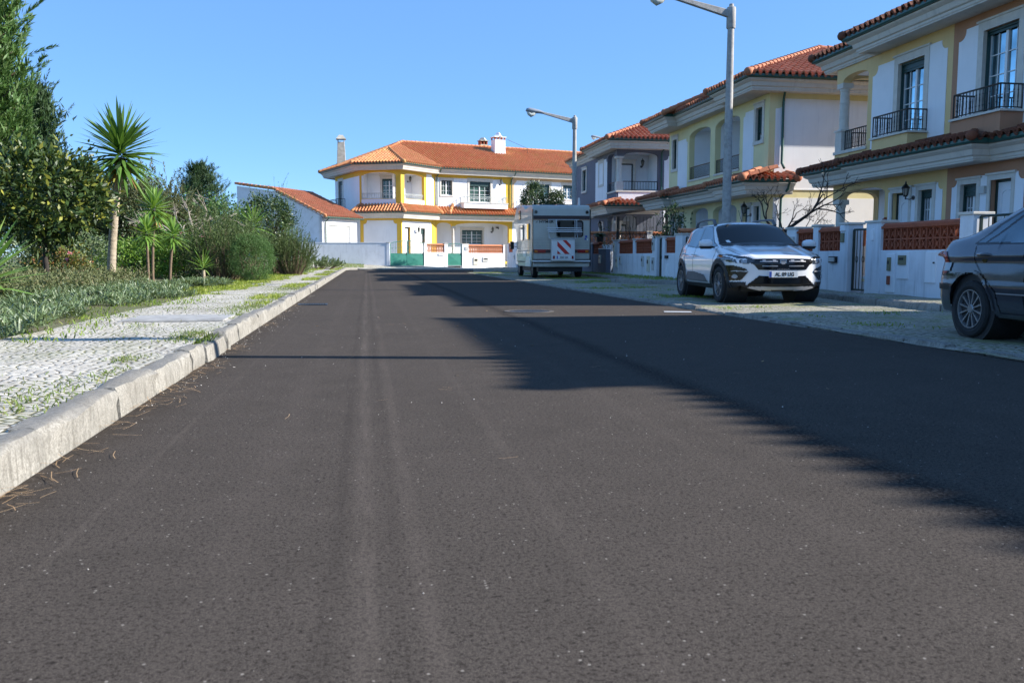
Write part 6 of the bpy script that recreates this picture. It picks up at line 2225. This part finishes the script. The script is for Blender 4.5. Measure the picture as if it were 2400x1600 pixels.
tag(MB().prism([(4.62, 12.85), (5.02, 12.72), (5.06, 12.86), (4.66, 13.0)], .004, .009, 'z').build('road_marking', 'plate', None), kind='structure')

# ---- houses on the right, their walls and gates
h1 = house_corner_pair('row_house', 'sandy yellow and terracotta house pair with black balcony railings, nearest in view', 25.95, L=13.4, oh=.15)
h0 = house_corner_pair('row_house', 'neighbouring house pair beyond the right edge of the picture, casting its shadow on the road', 8.4, L=13.1, b0=-.97, b1=5.6, ymr=-.12)
h2 = house_loggia_pair()
h3 = house_slate()
hy = house_yellow()
hp = house_peach()
ga = garage()

WR = -math.pi / 2
def wall_right(label, Y0, segs, extras=(), **kw):
    s2 = [(s[0], Y0 - s[1], Y0 - s[2], *s[3:]) for s in segs]
    e2 = [(e[0], Y0 - e[1], Y0 - e[2], *e[3:]) for e in extras]
    return garden_wall(label, 10.1, Y0, WR, s2, extras=e2, group='front garden walls', **kw)
wall_right('white garden wall with long brick-red lattice panel behind the dark grey saloon', 16.13,
           [('pier', 16.13, 15.62, 1.60), ('lat', 15.62, 13.33), ('pier', 13.33, 13.0, 1.63)],
           [('letter_box', 15.33, 15.23, .60, .86, 'boxgreen'), ('gas_plate', 15.32, 15.24, .33, .5, 'brass'), ('meter_box', 14.98, 14.76, .72, .9, 'boxgreen'), ('meter_frame', 15.40, 15.12, .18, .93, 'white', .012), ('meter_frame', 15.05, 14.70, .45, .96, 'white', .012),
            ('meter_frame', 14.2, 13.9, .4, .96, 'white', .012), ('pier_plate', 15.95, 15.85, 1.2, 1.42, 'white', -.005), ('bell_push', 13.95, 13.93, .75, .78, 'iron')])
wall_right('white garden wall with two lattice panels, right behind the white car', 19.5,
           [('pier', 19.5, 19.02, 1.58), ('lat', 19.02, 18.25), ('pier', 18.25, 18.02, 1.60), ('lat', 18.02, 17.1), ('pier', 17.1, 16.8, 1.60)],
           [('letter_box', 17.49, 17.2, .74, .88, 'ink'), ('mail_slot', 17.46, 17.23, .765, .855, 'asbestos', -.045), ('intercom', 17.04, 16.93, 1.18, 1.38, 'boxgreen'), ('number_tile', 17.06, 16.88, 1.42, 1.54, 'white'), ('meter_box', 19.35, 19.1, 1.1, 1.35, 'asbestos')])
wall_right('white garden wall hidden behind the white car', 26.3, [('pier', 23.6, 23.2, 1.6), ('lat', 23.2, 20.9), ('pier', 20.9, 20.5, 1.6)])
wall_right('white garden wall with one lattice panel at the rear of the white car', 28.42,
           [('pier', 28.42, 28.10, 1.58), ('lat', 28.10, 27.13), ('pier', 27.13, 26.5, 1.63)], [('letter_box', 28.05, 27.8, .82, .92, 'iron'), ('meter_frame', 28.0, 27.8, .2, .62, 'white', .01)])
wall_right('white garden wall with rain streaks and two dark lattice panels, right of the camper van', 34.4,
           [('pier', 34.4, 33.64, 1.57), ('lat', 33.64, 31.72), ('pier', 31.72, 31.44, 1.56), ('lat', 31.44, 29.44), ('pier', 29.44, 28.98, 1.6)],
           [('meter_box', 34.3, 34.1, 1.08, 1.42, 'boxcream'), ('meter_box', 33.9, 33.7, .45, .88, 'boxcream'), ('meter_box', 33.4, 33.2, .58, .9, 'asbestos'), ('meter_box', 30.6, 30.4, .52, .9, 'asbestos'), ('meter_box', 29.95, 29.72, .35, .9, 'boxcream'), ('meter_box', 29.4, 29.2, .4, .85, 'asbestos'), ('meter_box', 29.4, 29.2, 1.1, 1.48, 'asbestos')])
garden_wall('slate grey rendered garden wall beside the camper van', 10.1, 41.6, WR, [('pier', 0, .4, 1.62), ('lat', .4, 3.2), ('pier', 3.2, 3.9, 1.5), ('lat', 3.9, 4.9), ('wall', 4.9, 6.1, 1.2)], wm='greyblue', group='front garden walls',
            extras=[('meter_box', 3.3, 3.5, .45, 1.0, 'boxcream'), ('meter_box', 5.1, 5.35, .6, .95, 'boxcream')])
wall_right('white garden wall in shade left of the slate grey house, behind the camper van', 56.5, [('pier', 56.5, 56.1, 1.8), ('lat', 56.1, 53.0), ('pier', 53.0, 52.6, 1.8), ('lat', 52.6, 50.0), ('pier', 50.0, 49.6, 1.8), ('lat', 49.6, 46.5), ('pier', 46.5, 46.1, 1.8), ('lat', 46.1, 42.8)])
wall_right('white garden wall with brown lattice in the far corner left of the camper van', 61.6, [('pier', 61.6, 60.9, 1.86), ('lat', 60.9, 59.2, 1.2, 1.8), ('pier', 59.2, 57.6, 1.86)], [('meter_box', 58.6, 58.3, .7, 1.0, 'asbestos')])
bar_gate('dark green pedestrian gate between two white piers beside the lattice walls', 10.16, 16.78, WR, .63, .16, 1.44, solid_to=None, group='pedestrian gates')
bar_gate('dark green barred gate right of the white pier, behind the dark grey saloon', 10.16, 12.98, WR, 2.9, .16, 1.55, leaves=2, step=.16)
bar_gate('dark barred vehicle gate behind the rear of the white car', 10.16, 26.45, WR, 2.8, .16, 1.5, leaves=2, step=.16)
wall_right('white garden wall beyond the right edge of the picture', 10.05, [('pier', 10.05, 9.7, 1.6), ('lat', 9.7, 5.5), ('pier', 5.5, 5.1, 1.6), ('lat', 5.1, 1.0), ('pier', 1.0, .6, 1.6)])
bar_gate('narrow dark gate between the streaked wall and the white car', 10.16, 28.95, WR, .5, .16, 1.5, group='pedestrian gates')
bar_gate('dark green vehicle gate in the wall hidden behind the white car', 10.16, 20.48, WR, .95, .16, 1.45)
# walls between the plots (run away from the street)
garden_wall('terracotta-topped lattice wall between the two nearest house plots', 10.4, 27.55, 0, [('lat', 0, 3.4, 1.25, 1.80), ('pier', 3.4, 3.7, 1.88), ('lat', 3.7, 7.4, 1.25, 1.80), ('pier', 7.4, 7.7, 1.88)], brick='brick_pale', group='plot walls')
garden_wall('lattice wall with terracotta coping in front of the slate grey house', 10.4, 42.9, 0, [('pier', 0, .3, 2.0), ('lat', .3, 4.0, 1.5, 2.15), ('pier', 4.0, 4.3, 2.2), ('lat', 4.3, 8.0, 1.5, 2.15)], brick='brick_pale', group='plot walls')
# car port between two houses
t = thing('car_port', 'dark timber and iron car port beside the slate grey house', 'car port', (12.6, 42.2, 0))
for xx in (0, 2.6):
    MB().box(xx - .06, xx + .06, -.06, .06, 0, 3.3 if xx else 2.9).build('post', 'iron', t)
m = MB()
m.prism([(-.4, 2.95), (4.2, 3.6), (4.2, 3.72), (-.4, 3.07)], -.4, 3.2, 'y').build('port_roof', 'barkdark', t)
m = MB()
for i in range(22):
    m.tube([(.1 + i * .18, 0, .3), (.1 + i * .18, 0, 2.9)], .012, 5)
m.box(.05, 4.0, -.02, .02, 2.0, 2.04).box(.05, 4.0, -.02, .02, 1.2, 1.24).build('bar_screen', 'iron', t)

# ---- walls and gates across the end
A1 = math.atan2(E1[1], E1[0])
fw = frame(1.5, 61.0, *E1)
def fpt(u, d=0):
    return (1.5 + E1[0] * u - E1[1] * d, 61 + E1[1] * u + E1[0] * d)
garden_wall('long plain white wall in shade, left of the green double gate', -5.6, 61.75, math.atan2(-.72, 7.0), [('wall', 0, 7.02, 1.84), ('pier', 7.03, 7.25, 1.90)], z0=-.2)
p = fpt(2.70)
garden_wall('short white wall with orange lattice between the two green gates', p[0], p[1], A1, [('wall', 0, .22, 1.83), ('lat', .22, 1.57, 1.2, 1.80), ('pier', 1.57, 1.83, 1.86)], z0=-.2, brick='brick_pale', wm='white', extras=[('letter_box', 1.1, 1.55, .98, 1.12, 'white')])
p = fpt(5.67)
garden_wall('white wall with long orange lattice panel right of the small green gate', p[0], p[1], A1, [('pier', 0, .5, 1.85), ('lat', .5, 3.36, 1.15, 1.74), ('pier', 3.36, 3.5, 1.8)], z0=-.2, brick='brick_pale', wm='white',
            extras=[('intercom', .22, .46, 1.35, 1.62, 'asbestos'), ('meter_box', .9, 1.28, .28, .84, 'boxcream'), ('meter_box', 1.65, 2.12, .5, .84, 'asbestos')])
p = fpt(.19)
bar_gate('green double gate with arched top at the end of the road', p[0], p[1], A1, 2.5, .25, 1.83, 'greengate', solid_to=1.09, bow=.17, leaves=2, step=.12)
p = fpt(4.54)
bar_gate('small green gate with a bowed top between white walls', p[0], p[1], A1, 1.12, .25, 1.78, 'greengate', solid_to=1.09, bow=.06, leaves=1, step=.12)

# ---- street lamps
def street_lamp(label, x, y, H=7.12, rz=0, group=None, arm=1.55):
    h = thing('street_lamp', label, 'street lamp', (x, y, .12), rz, group)
    MB().tube([(0, 0, -.2), (0, 0, .0), (0, 0, H * .5), (0, 0, H - .25)], [.13, .13, .105, .08], 18).build('pole', 'pole', h, smooth=50)
    c = MB().lathe([(.105, H - .62), (.115, H - .60), (.115, H - .14), (.105, H - .10), (.06, H - .08), (.055, H - .02), (.0, H)], 0, 0, 18)
    c.build('pole_cap', 'pole', h, smooth=50)
    a = MB()
    z0, z1 = H - .26, H + .06
    a.prism([(-.05, z0 - .10), (-.05, z0 + .09), (-arm, z1 + .055), (-arm, z1 - .025)], -.055, .055, 'y')
    a.build('arm', 'pole', h, bevel=.015)
    b = MB()
    b.tube([(-arm + .12, 0, z1 + .0), (-arm - .02, 0, z1 + .03), (-arm - .25, 0, z1 + .06), (-arm - .5, 0, z1 + .10), (-arm - .60, 0, z1 + .09), (-arm - .66, 0, z1 + .05)], [.06, .075, .10, .105, .08, .02], 14)
    o = b.build('lamp_head', 'lamphead', h, smooth=50)
    MB().tube([(-arm - .22, 0, z1 + .0), (-arm - .30, 0, z1 - .06), (-arm - .42, 0, z1 - .12), (-arm - .52, 0, z1 - .05), (-arm - .60, 0, z1 + .03)], [.05, .085, .095, .085, .03], 14).build('lamp_bowl', 'lampglass', o, smooth=60)
    return h
G_ = 'street lamps along the right pavement'
l1 = street_lamp('tall concrete street lamp rising behind the white car', 9.2, 21.06, group=G_)
l2 = copy_tree(l1); l2.location = (9.2, 37.6, .0); l2['label'] = 'tall concrete street lamp rising behind the camper van'
l0 = copy_tree(l1); l0.location = (9.2, 5.53, .05); l0['label'] = 'concrete street lamp out of view on the right whose thin shadow crosses the road'
l3 = copy_tree(l1); l3.location = (21.4, 72.5, 3.9); l3['label'] = 'distant street lamp whose head shows over the slate grey house roof'
for ch in l3.children:
    if ch.name.startswith('pole') and not ch.name.startswith('pole_cap'):
        ch.data = ch.data.copy()
        for v in ch.data.vertices:
            if v.co.z < .1: v.co.z -= 4.2

# ---- vehicles
crossover(7.42, 16.15, math.radians(-90 + 5.7) if False else math.radians(-90 - 5.7))
sedan(7.06, 7.95, math.radians(-90 - 4.6))
cv = camper_van(7.55, 32.9, math.radians(90 - 2.0))
cv.scale = (1.03, 1.045, 1.075)

# ---- left garden
pine_tree('big pine with upswept needle sprays at the left edge', -12.6, 29.5, 15.0, 1.95, 2.0, 4600, per=90, nl=.18)
pine_tree('dark narrow conifer behind the big pine', -13.3, 38.7, 7.4, 1.0, .8, 420, 'lf_dkpine', .14, per=40)
leaf_tree('fruit_tree', 'dark big-leaved fruit tree with yellowish young and sunlit-toned leaves, left of the tall yucca', -6.55, 19.35, (-.15, 0, 2.0), (1.3, 1.2, .95), .06, 190, 36, .17, .032, 'lf_loquat', .17, .45, 12, 'barkdark')
yucca('yucca', 'tall single-stemmed yucca with a big round head of sword leaves', -5.9, 21.3, 3.0, (.36, -.1), .98, 190, 'lf_yucca', (.10, .075), True, .042)
yucca('yucca', 'stemless yucca with long leaves cut by the left edge', -5.62, 13.9, .25, (0, 0), .85, 60, 'lf_yuccalight', (.08, .07), False, .028, lo=-.05)
yucca('yucca', 'slim young yucca topped by a pale green rosette, right of the tall yucca', -5.92, 25.35, 2.0, (.1, 0), .58, 110, 'lf_yuccalight', (.038, .035), True, .032, bark='bark')
yucca('yucca', 'short young yucca in front of the slim one', -5.66, 23.78, 1.3, (0, 0), .44, 80, 'lf_yuccalight', (.035, .032), False, .026, bark='bark')
yucca('yucca', 'short young yucca leaning right, beside the dead bush', -5.22, 24.22, 1.25, (.12, 0), .44, 80, 'lf_yuccalight', (.035, .032), False, .026, bark='bark')
yucca('yucca', 'pale yucca head poking above the big rosemary bush', -4.0, 32.1, 1.75, (0, 0), .75, 80, 'lf_yuccalight', (.06, .05), False, .024)
yucca('yucca', 'pale yucca with wide arching leaves before the feathery round tree', -3.35, 36.9, 1.7, (0, 0), .62, 34, 'lf_yuccalight', (.05, .045), False, .03, lo=-.3)
yucca('yucca', 'small yucca tuft at the foot of the rosemary bush', -4.6, 25.6, .35, (0, 0), .5, 34, 'lf_yuccalight', (.05, .045), False, .018, lo=.0)
twig_tree('dead_bush', 'bleached leafless bush between the yuccas and the rosemary', -5.6, 28.9, [((0, 0, 0), (.1, 0, 1), 1.2, .06), ((0, 0, 1.0), (.9, 0, .35), .5, .035), ((0, 0, 1.1), (-.4, .2, .9), .5, .035), ((0, 0, 1.1), (.5, -.3, .8), .5, .035)], 4, .4, .03, 'barkdead', .15, 'bush', 5, .05, .72, .55)
shoot_bush('tall_shrub', 'tall wispy grey-green shrub behind the tall yucca', -7.6, 32.7, (2.6, 2.2), 3.9, 240, 150, .10, .014, 'lf_tam', .28, ang=.7)
shoot_bush('tall_shrub', 'dark brownish shrub left of the tall yucca stem', -9.3, 34.2, (3.0, 2.2), 3.7, 260, 150, .10, .016, 'lf_tam', .3, ang=.7)
shoot_bush('rosemary_bush', 'big bushy rosemary beside the pavement', -4.35, 27.6, (2.0, 1.9), 2.3, 230, 110, .055, .007, 'lf_rose', .42, ang=.65)
round_bush('round_shrub', 'rounded fine green bush at the right foot of the rosemary', -3.35, 26.5, (.62, .6, .72), 340, 60, .05, .006, 'lf_ball', spread=.07)
leaf_tree('round_tree', 'dense dark round tree with a feathery top beside the garage wall', -3.9, 36.1, (0, 0, 2.0), (1.0, 1.0, 1.2), .07, 190, 34, .10, .028, 'lf_dark', .14, .55, 10, 'barkdark')
shoot_bush('feathery_shrub', 'light feathery conifer tip above the dark round tree', -3.7, 37.4, (1.1, 1.1), 3.7, 70, 120, .06, .006, 'lf_ball', .22, ang=.5)
shoot_bush('rosemary_bush', 'dark upright rosemary nearest the white end wall', -2.95, 35.3, (1.3, 1.3), 1.9, 190, 90, .055, .008, 'lf_rose', .40, ang=.55)
shoot_bush('low_shrub', 'low sprawling grey-green plant by the foot of the white end wall', -2.9, 51.0, (3.2, 2.4), .75, 120, 46, .09, .014, 'lf_grey', .9)
round_bush('low_shrub', 'low green tussock before the dark rosemary', -3.7, 39.4, (1.2, .8, .3), 90, 40, .09, .016, 'lf_grey')
for i, (x, y, rad, mt, lb) in enumerate([(-8.2, 24.5, (1.5, 1.0, .75), 'lf_grey', 'grey-green bush under the fruit tree'), (-6.9, 27.6, (1.2, .8, .6), 'lf_green', 'fresh green leafy bush behind the tall yucca stem'),
                                         (-5.7, 28.4, (1.3, .8, .75), 'lf_green', 'leafy green rose bush below the dead bush'), (-7.3, 22.0, (.7, .5, .42), 'lf_orange', 'low rose bush with reddish young leaves by the fruit tree trunk'),
                                         (-4.6, 30.5, (1.2, 1.0, .9), 'lf_dark', 'dark bush behind the rosemary'), (-8.4, 29.0, (2.0, 1.2, 1.3), 'lf_dark', 'dark bush filling the gap behind the tall yucca')]):
    round_bush('garden_bush', lb, x, y, rad, 120, 42, .09, .022, mt, spread=.13)
fl = MB()
for (x, y, z) in [(-7.0, 22.0, .95), (-5.9, 28.0, 1.35), (-5.3, 28.2, 1.2), (-6.2, 27.6, 1.0), (-5.0, 28.0, 1.5), (-5.2, 27.9, .9), (-6.9, 21.5, .8), (-5.6, 27.7, 1.6)]:
    for k in range(14):
        d = nrm(rng.normal(size=3) + np.array([0, -.3, .5]))
        kites(fl, np.array([[x, y, z]]), d[None], .065, .03)
tag(fl.build('roses', 'petal', None, fix=False), kind='stuff')
# trees far beyond the garden
pine_tree('distant dark pine seen between the shrubs and the garage', -14.1, 78.5, 8.3, 2.6, 2.4, 420, 'lf_dkpine', .3, per=34)
for i, (x, y, c, rad, lb) in enumerate([(-12.4, 47.8, (0, 0, 2.6), (3.4, 2.4, 1.9), 'broad dark tree in the middle distance behind the yuccas'), (-9.2, 52.5, (0, 0, 2.4), (3.0, 2.0, 1.8), 'bushy green tree behind the dead bush'),
                                        (-17.5, 43, (0, 0, 3.2), (3.6, 2.6, 2.6), 'dark tree behind the narrow conifer'), (-8.0, 44.0, (0, 0, 1.5), (2.4, 1.8, 1.3), 'low tree behind the rosemary bush'), (-11.5, 36, (0, 0, 2.2), (2.4, 1.8, 1.8), 'dark tree under the big pine')]):
    leaf_tree('broadleaf_tree', lb, x, y, c, rad, .1, 170, 34, .2, .06, 'lf_dark' if i != 1 else 'lf_ball', .3, .5, 9, 'barkdark')
MT['sunlit_grass'] = leafmat('sunny_verge_grass', (.13, .19, .02), (.23, .29, .035), (.42, .38, .13), .6, .3)  # yellower, brighter copy of the grass with sunlight put into its colour
# ground cover, grass, weeds
def scatter(n, x0, x1, y0, y1, z=.15, keep=None):
    p = np.stack([rng.uniform(x0, x1, n), rng.uniform(y0, y1, n), np.full(n, z)], 1)
    if keep is not None:
        p = p[keep(p)]
    return p
def tufts(name, P, per, L, W, mat, lean=.75, hgt=.0):
    n = len(P)
    Q = np.repeat(P, per, 0) + rng.normal(0, .04, (n * per, 3)) * np.array([1, 1, .4])
    D = nrm(rng.normal(0, lean, (n * per, 3)) * np.array([1, 1, .15]) + np.array([0, 0, .75]))
    m = MB()
    swords(m, Q, D, L * rng.uniform(.6, 1.2, n * per), W, .35)
    return tag(m.build(name, mat, None, fix=False), kind='stuff')
edge = lambda p: -3.15 + .28 * np.sin(p[:, 1] * .9) + .2 * np.sin(p[:, 1] * 2.3 + 1)
P = scatter(5200, -8.5, -3.0, 6.0, 23.0, .19, lambda p: (p[:, 0] < edge(p) - .25 - .06 * np.maximum(p[:, 1] - 14, 0)) & (noise2(p[:, 0], p[:, 1], .9, 21) > -.75))
P = P[: 3800]
P[:, 2] += .07 * np.clip(noise2(P[:, 0], P[:, 1], 2.6, 13), -.5, 1.5)
tufts('ground_cover', P, 15, .19, .0085, 'lf_grey', .55)
P2 = scatter(1500, -10.5, -5.4, 10.5, 23.0, .2)
hm = MB()
leafP = np.repeat(P2, 34, 0) + rng.normal(0, .12, (len(P2) * 34, 3)) * np.array([1, 1, .8]) + np.array([0, 0, .2])
leafP[:, 2] = np.maximum(leafP[:, 2], .16)
kites(hm, leafP, nrm(rng.normal(0, .6, leafP.shape) + np.array([0, 0, .8])), .07 * rng.uniform(.6, 1.3, len(leafP)), .012)
tag(hm.build('heath_cover', 'lf_heath', None, fix=False), kind='stuff')
P = scatter(260, -4.4, -3.4, 20.2, 23.6, .17, lambda p: np.hypot(p[:, 0] + 3.95, (p[:, 1] - 22.0) * .55) < .55)
tufts('ground_cover', P, 16, .32, .013, 'lf_grey', .6)
# grass along the verge and between the stones
Pg = scatter(17000, -5.2, -2.55, 5.0, 57.0, .15, lambda p: (p[:, 0] < edge(p) + .35 + .25 * noise2(p[:, 0], p[:, 1], 1.7, 4)) & (noise2(p[:, 0], p[:, 1], 1.3, 31) > -.6))
blades('grass', Pg, .07, .006, 'grass', .6)
Pv = scatter(30000, -4.6, -2.45, 17.0, 57.5, .15, lambda p: (p[:, 0] < -2.75 + .35 * noise2(p[:, 0], p[:, 1], 1.2, 91)) & (p[:, 0] > -4.4))
Pv2 = scatter(9000, -2.0, -1.48, 13.0, 57.0, .155, lambda p: noise2(p[:, 0] * .5, p[:, 1], .9, 93) + .35 * rng.random(len(p)) > .25 + .9 * np.abs(p[:, 0] + 1.52))
blades('grass', np.concatenate([Pv, Pv2]), .085, .007, 'sunlit_grass', .65)
def kerbside(p):
    v = noise2(p[:, 0] * .4, p[:, 1], 1.1, 44)
    return (v > .45) & (rng.random(len(p)) < np.clip((v - .3) * .8, 0, 1) * np.exp(-np.abs(p[:, 0] + 1.62) / .25))
Pk = scatter(60000, -2.6, -1.46, 4.0, 57.0, .152, kerbside)
Pm = scatter(9000, -2.6, -1.5, 3.0, 40.0, .152, lambda p: noise2(p[:, 0], p[:, 1], 1.5, 77) >1.25)
spots = [(-1.62, 7.9, .16, 260), (-1.58, 8.35, .14, 160), (-1.66, 6.3, .13, 120), (-2.3, 9.3, .2, 90), (-1.55, 5.6, .1, 60), (-1.6, 11.0, .18, 160), (-1.7, 12.4, .35, 260), (-1.65, 14.0, .35, 260), (-2.6, 12.4, .25, 90), (-1.75, 17.0, .5, 350), (-1.7, 19.5, .5, 350)]
Ps = np.concatenate([np.stack([rng.normal(x, r * .45, n), rng.normal(y, r * 1.1, n), np.full(n, .155)], 1) for x, y, r, n in spots])
Ps = Ps[Ps[:, 0] < -1.5]
blades('weeds', np.concatenate([Pk, Pm, Ps]), .045, .0035, 'weed', .8)
blades('weeds', scatter(260, -1.52, -1.36, 7.55, 8.2, .1), .12, .005, 'weed', .7)
# grass on the right-hand strip and at the foot of the walls
Pr = scatter(60000, 5.5, 9.2, 8.0, 46.0, .035, lambda p: (noise2(p[:, 0], p[:, 1], .8, 52) + .045 * np.maximum(p[:, 1] - 20, 0) > .8 + .5 * rng.random(len(p))) & (p[:, 0] < rk_x(p[:, 1]) - .05))
blades('grass', Pr, .055, .006, 'grass', .8)
Pw = scatter(9000, 8.6, 10.08, 24.0, 42.0, .14, lambda p: (p[:, 0] > rk_x(p[:, 1]) + .12) & (rng.random(len(p)) < .25 + .75 * (p[:, 0] > 9.85)))
blades('grass', Pw, .12, .006, 'grass', .6)
Pf = scatter(9000, -3.2, 1.4, 56.0, 61.5, .25, lambda p: (p[:, 1] > 59.8) & (p[:, 0] < -.2))
Pf[:, 2] = zfar(Pf[:, 0], Pf[:, 1])
blades('grass', Pf, .12, .008, 'grass', .6)
# dry needles along the kerb, specks and twigs on the road
def litter(name, P, L, w, mat, z=.006):
    n = len(P)
    a = rng.random(n) * 6.28
    D = np.stack([np.cos(a), np.sin(a), rng.normal(.0, .08, n)], 1)
    m = MB()
    L = L * rng.uniform(.5, 1.3, n)
    S = np.stack([-np.sin(a), np.cos(a), 0 * a], 1)
    c = rng.normal(0, .18, n)[:, None]
    pts = []
    for t in (-.5, 0, .5):
        q = P + D * (L * t)[:, None] + S * c * (L * (.25 - t * t))[:, None] * 1.2 + np.array([0, 0, z])
        q[:, 2] = np.maximum(q[:, 2], P[:, 2] + .003)
        pts += [q + S * w, q - S * w]
    v = np.stack(pts, 1).reshape(-1, 3)
    b = (np.arange(n) * 6)[:, None]
    m.add(v, np.concatenate([b + np.array([[0, 1, 3, 2]]), b + np.array([[2, 3, 5, 4]])]))
    return tag(m.build(name, mat, None, fix=False), kind='stuff')
N_ = []
for k in range(17):
    y = rng.uniform(2.6, 9.0) if k < 12 else rng.uniform(9, 16)
    n = rng.integers(8, 30)
    N_.append(np.stack([np.clip(rng.normal(-1.24, .07, n), -1.32, -.9), rng.normal(y, .16, n), rng.uniform(0, .018, n)], 1))
N_.append(np.stack([rng.uniform(-1.3, 3.5, 22), rng.uniform(3.5, 14, 22), np.zeros(22)], 1))
litter('dry_needles', np.concatenate(N_), .13, .0016, 'needle_dry')
gr = MB()
for k in range(620):
    if k < 420:
        x, y = -1.31 + abs(rng.normal(0, .10)), rng.uniform(2, 20)
    else:
        x, y = rng.uniform(-1.3, 5.2), 1.2 + 12 * rng.random() ** 1.5
    r = min(abs(rng.normal(0, .0018)) + .001, .0045) * (1 if y > 4.5 else .5)
    gr.lathe([(0, -.0), (r, r * .3), (r * .8, r * 1.1), (0, r * 1.3)], x, y, 5)
tag(gr.build('gravel', 'stone', None), kind='stuff')
lf = MB()
Pl = np.stack([rng.uniform(-1.2, 4.5, 9), 4.0 + 10 * rng.random(9), np.full(9, .006)], 1)
a = rng.random(9) * 6.28
kites(lf, Pl, np.stack([np.cos(a), np.sin(a), np.full(9, .12)], 1), .05, .012, np.tile([[0, .2, 1.]], (9, 1)))
tag(lf.build('fallen_leaves', 'lf_dead', None, fix=False), kind='stuff')

# ---- plants behind the walls on the right
twig_tree('bare_tree', 'leafless pollarded tree behind the wall, above the white car', 11.2, 21.9,
          [((0, 0, 0), (.05, 0, 1), 1.45, .07), ((0, 0, 1.4), (-.8, .15, .6), .55, .036), ((0, 0, 1.4), (.55, -.1, .75), .38, .026), ((.1, 0, 1.2), (.95, -.2, .5), .55, .024), ((0, 0, 1.45), (-.25, .3, 1), .4, .022), ((.05, 0, 1.2), (.9, .3, .2), .65, .022)], 5, .45, .03, 'barkdark', .12, 'tree', 12, .2, .66, .55)
leaf_tree('climbing_shrub', 'dark leafy shrub rising over the wall behind the white car', 10.75, 29.3, (0, 0, 1.75), (.5, .9, .95), .04, 26, 20, .11, .032, 'lf_dkpine', .12, .4, 12, 'barkdark', .12, cat='shrub')
h = plant('potted_fern', 'potted fern standing on the garden wall beside the camper van', 10.25, 37.0, 1.5, cat='potted plant')
MB().lathe([(.11, 0), (.16, .25), (.17, .27), (.13, .27), (0, .24)], 0, 0, 14).build('pot', 'barkdark', h)
s = MB()
a = rng.random(70) * 6.28
swords(s, np.tile([[0, 0, .25]], (70, 1)), nrm(np.stack([np.cos(a), np.sin(a), rng.uniform(.4, 1.6, 70)], 1)), .5, .03, .55)
s.build('fronds', 'lf_dark', h, fix=False)
shoot_bush('thorn_shrub', 'thin spiky shrub by the porch of the slate grey house', 11.8, 41.0, (1.0, .8), 2.5, 26, 16, .08, .02, 'lf_dark', .5, z=.12)
twig_tree('bare_shrub', 'leafless shrub before the white panel of the slate grey house', 13.6, 41.8, [((0, 0, 0), (0, 0, 1), .9, .03), ((0, 0, .2), (.4, 0, 1), .9, .025), ((0, 0, .2), (-.4, .1, 1), .9, .025)], 4, .45, .02, 'barkdark', .12, 'shrub', 8, .5, .7, .35)
for i, (x, y, hh, lb) in enumerate([(11.5, 58.9, 5.7, 'dark monkey-puzzle style tree behind the camper roof, the larger'), (13.1, 58.6, 5.4, 'slimmer dark tree behind the camper roof, beside the larger one')]):
    leaf_tree('yard_tree', lb, x, y, (0, 0, hh - 1.05), (.78 if i == 0 else .55, .7, 1.15), .08, 120, 34, .14, .035, 'lf_dark', .15, .5, 10, 'barkdark', .12)
yucca('yucca', 'small spiky yucca between the camper van and the slate grey house', 10.9, 44.5, 1.9, (0, 0), .6, 50, 'lf_yucca', (.05, .045), False, .02)
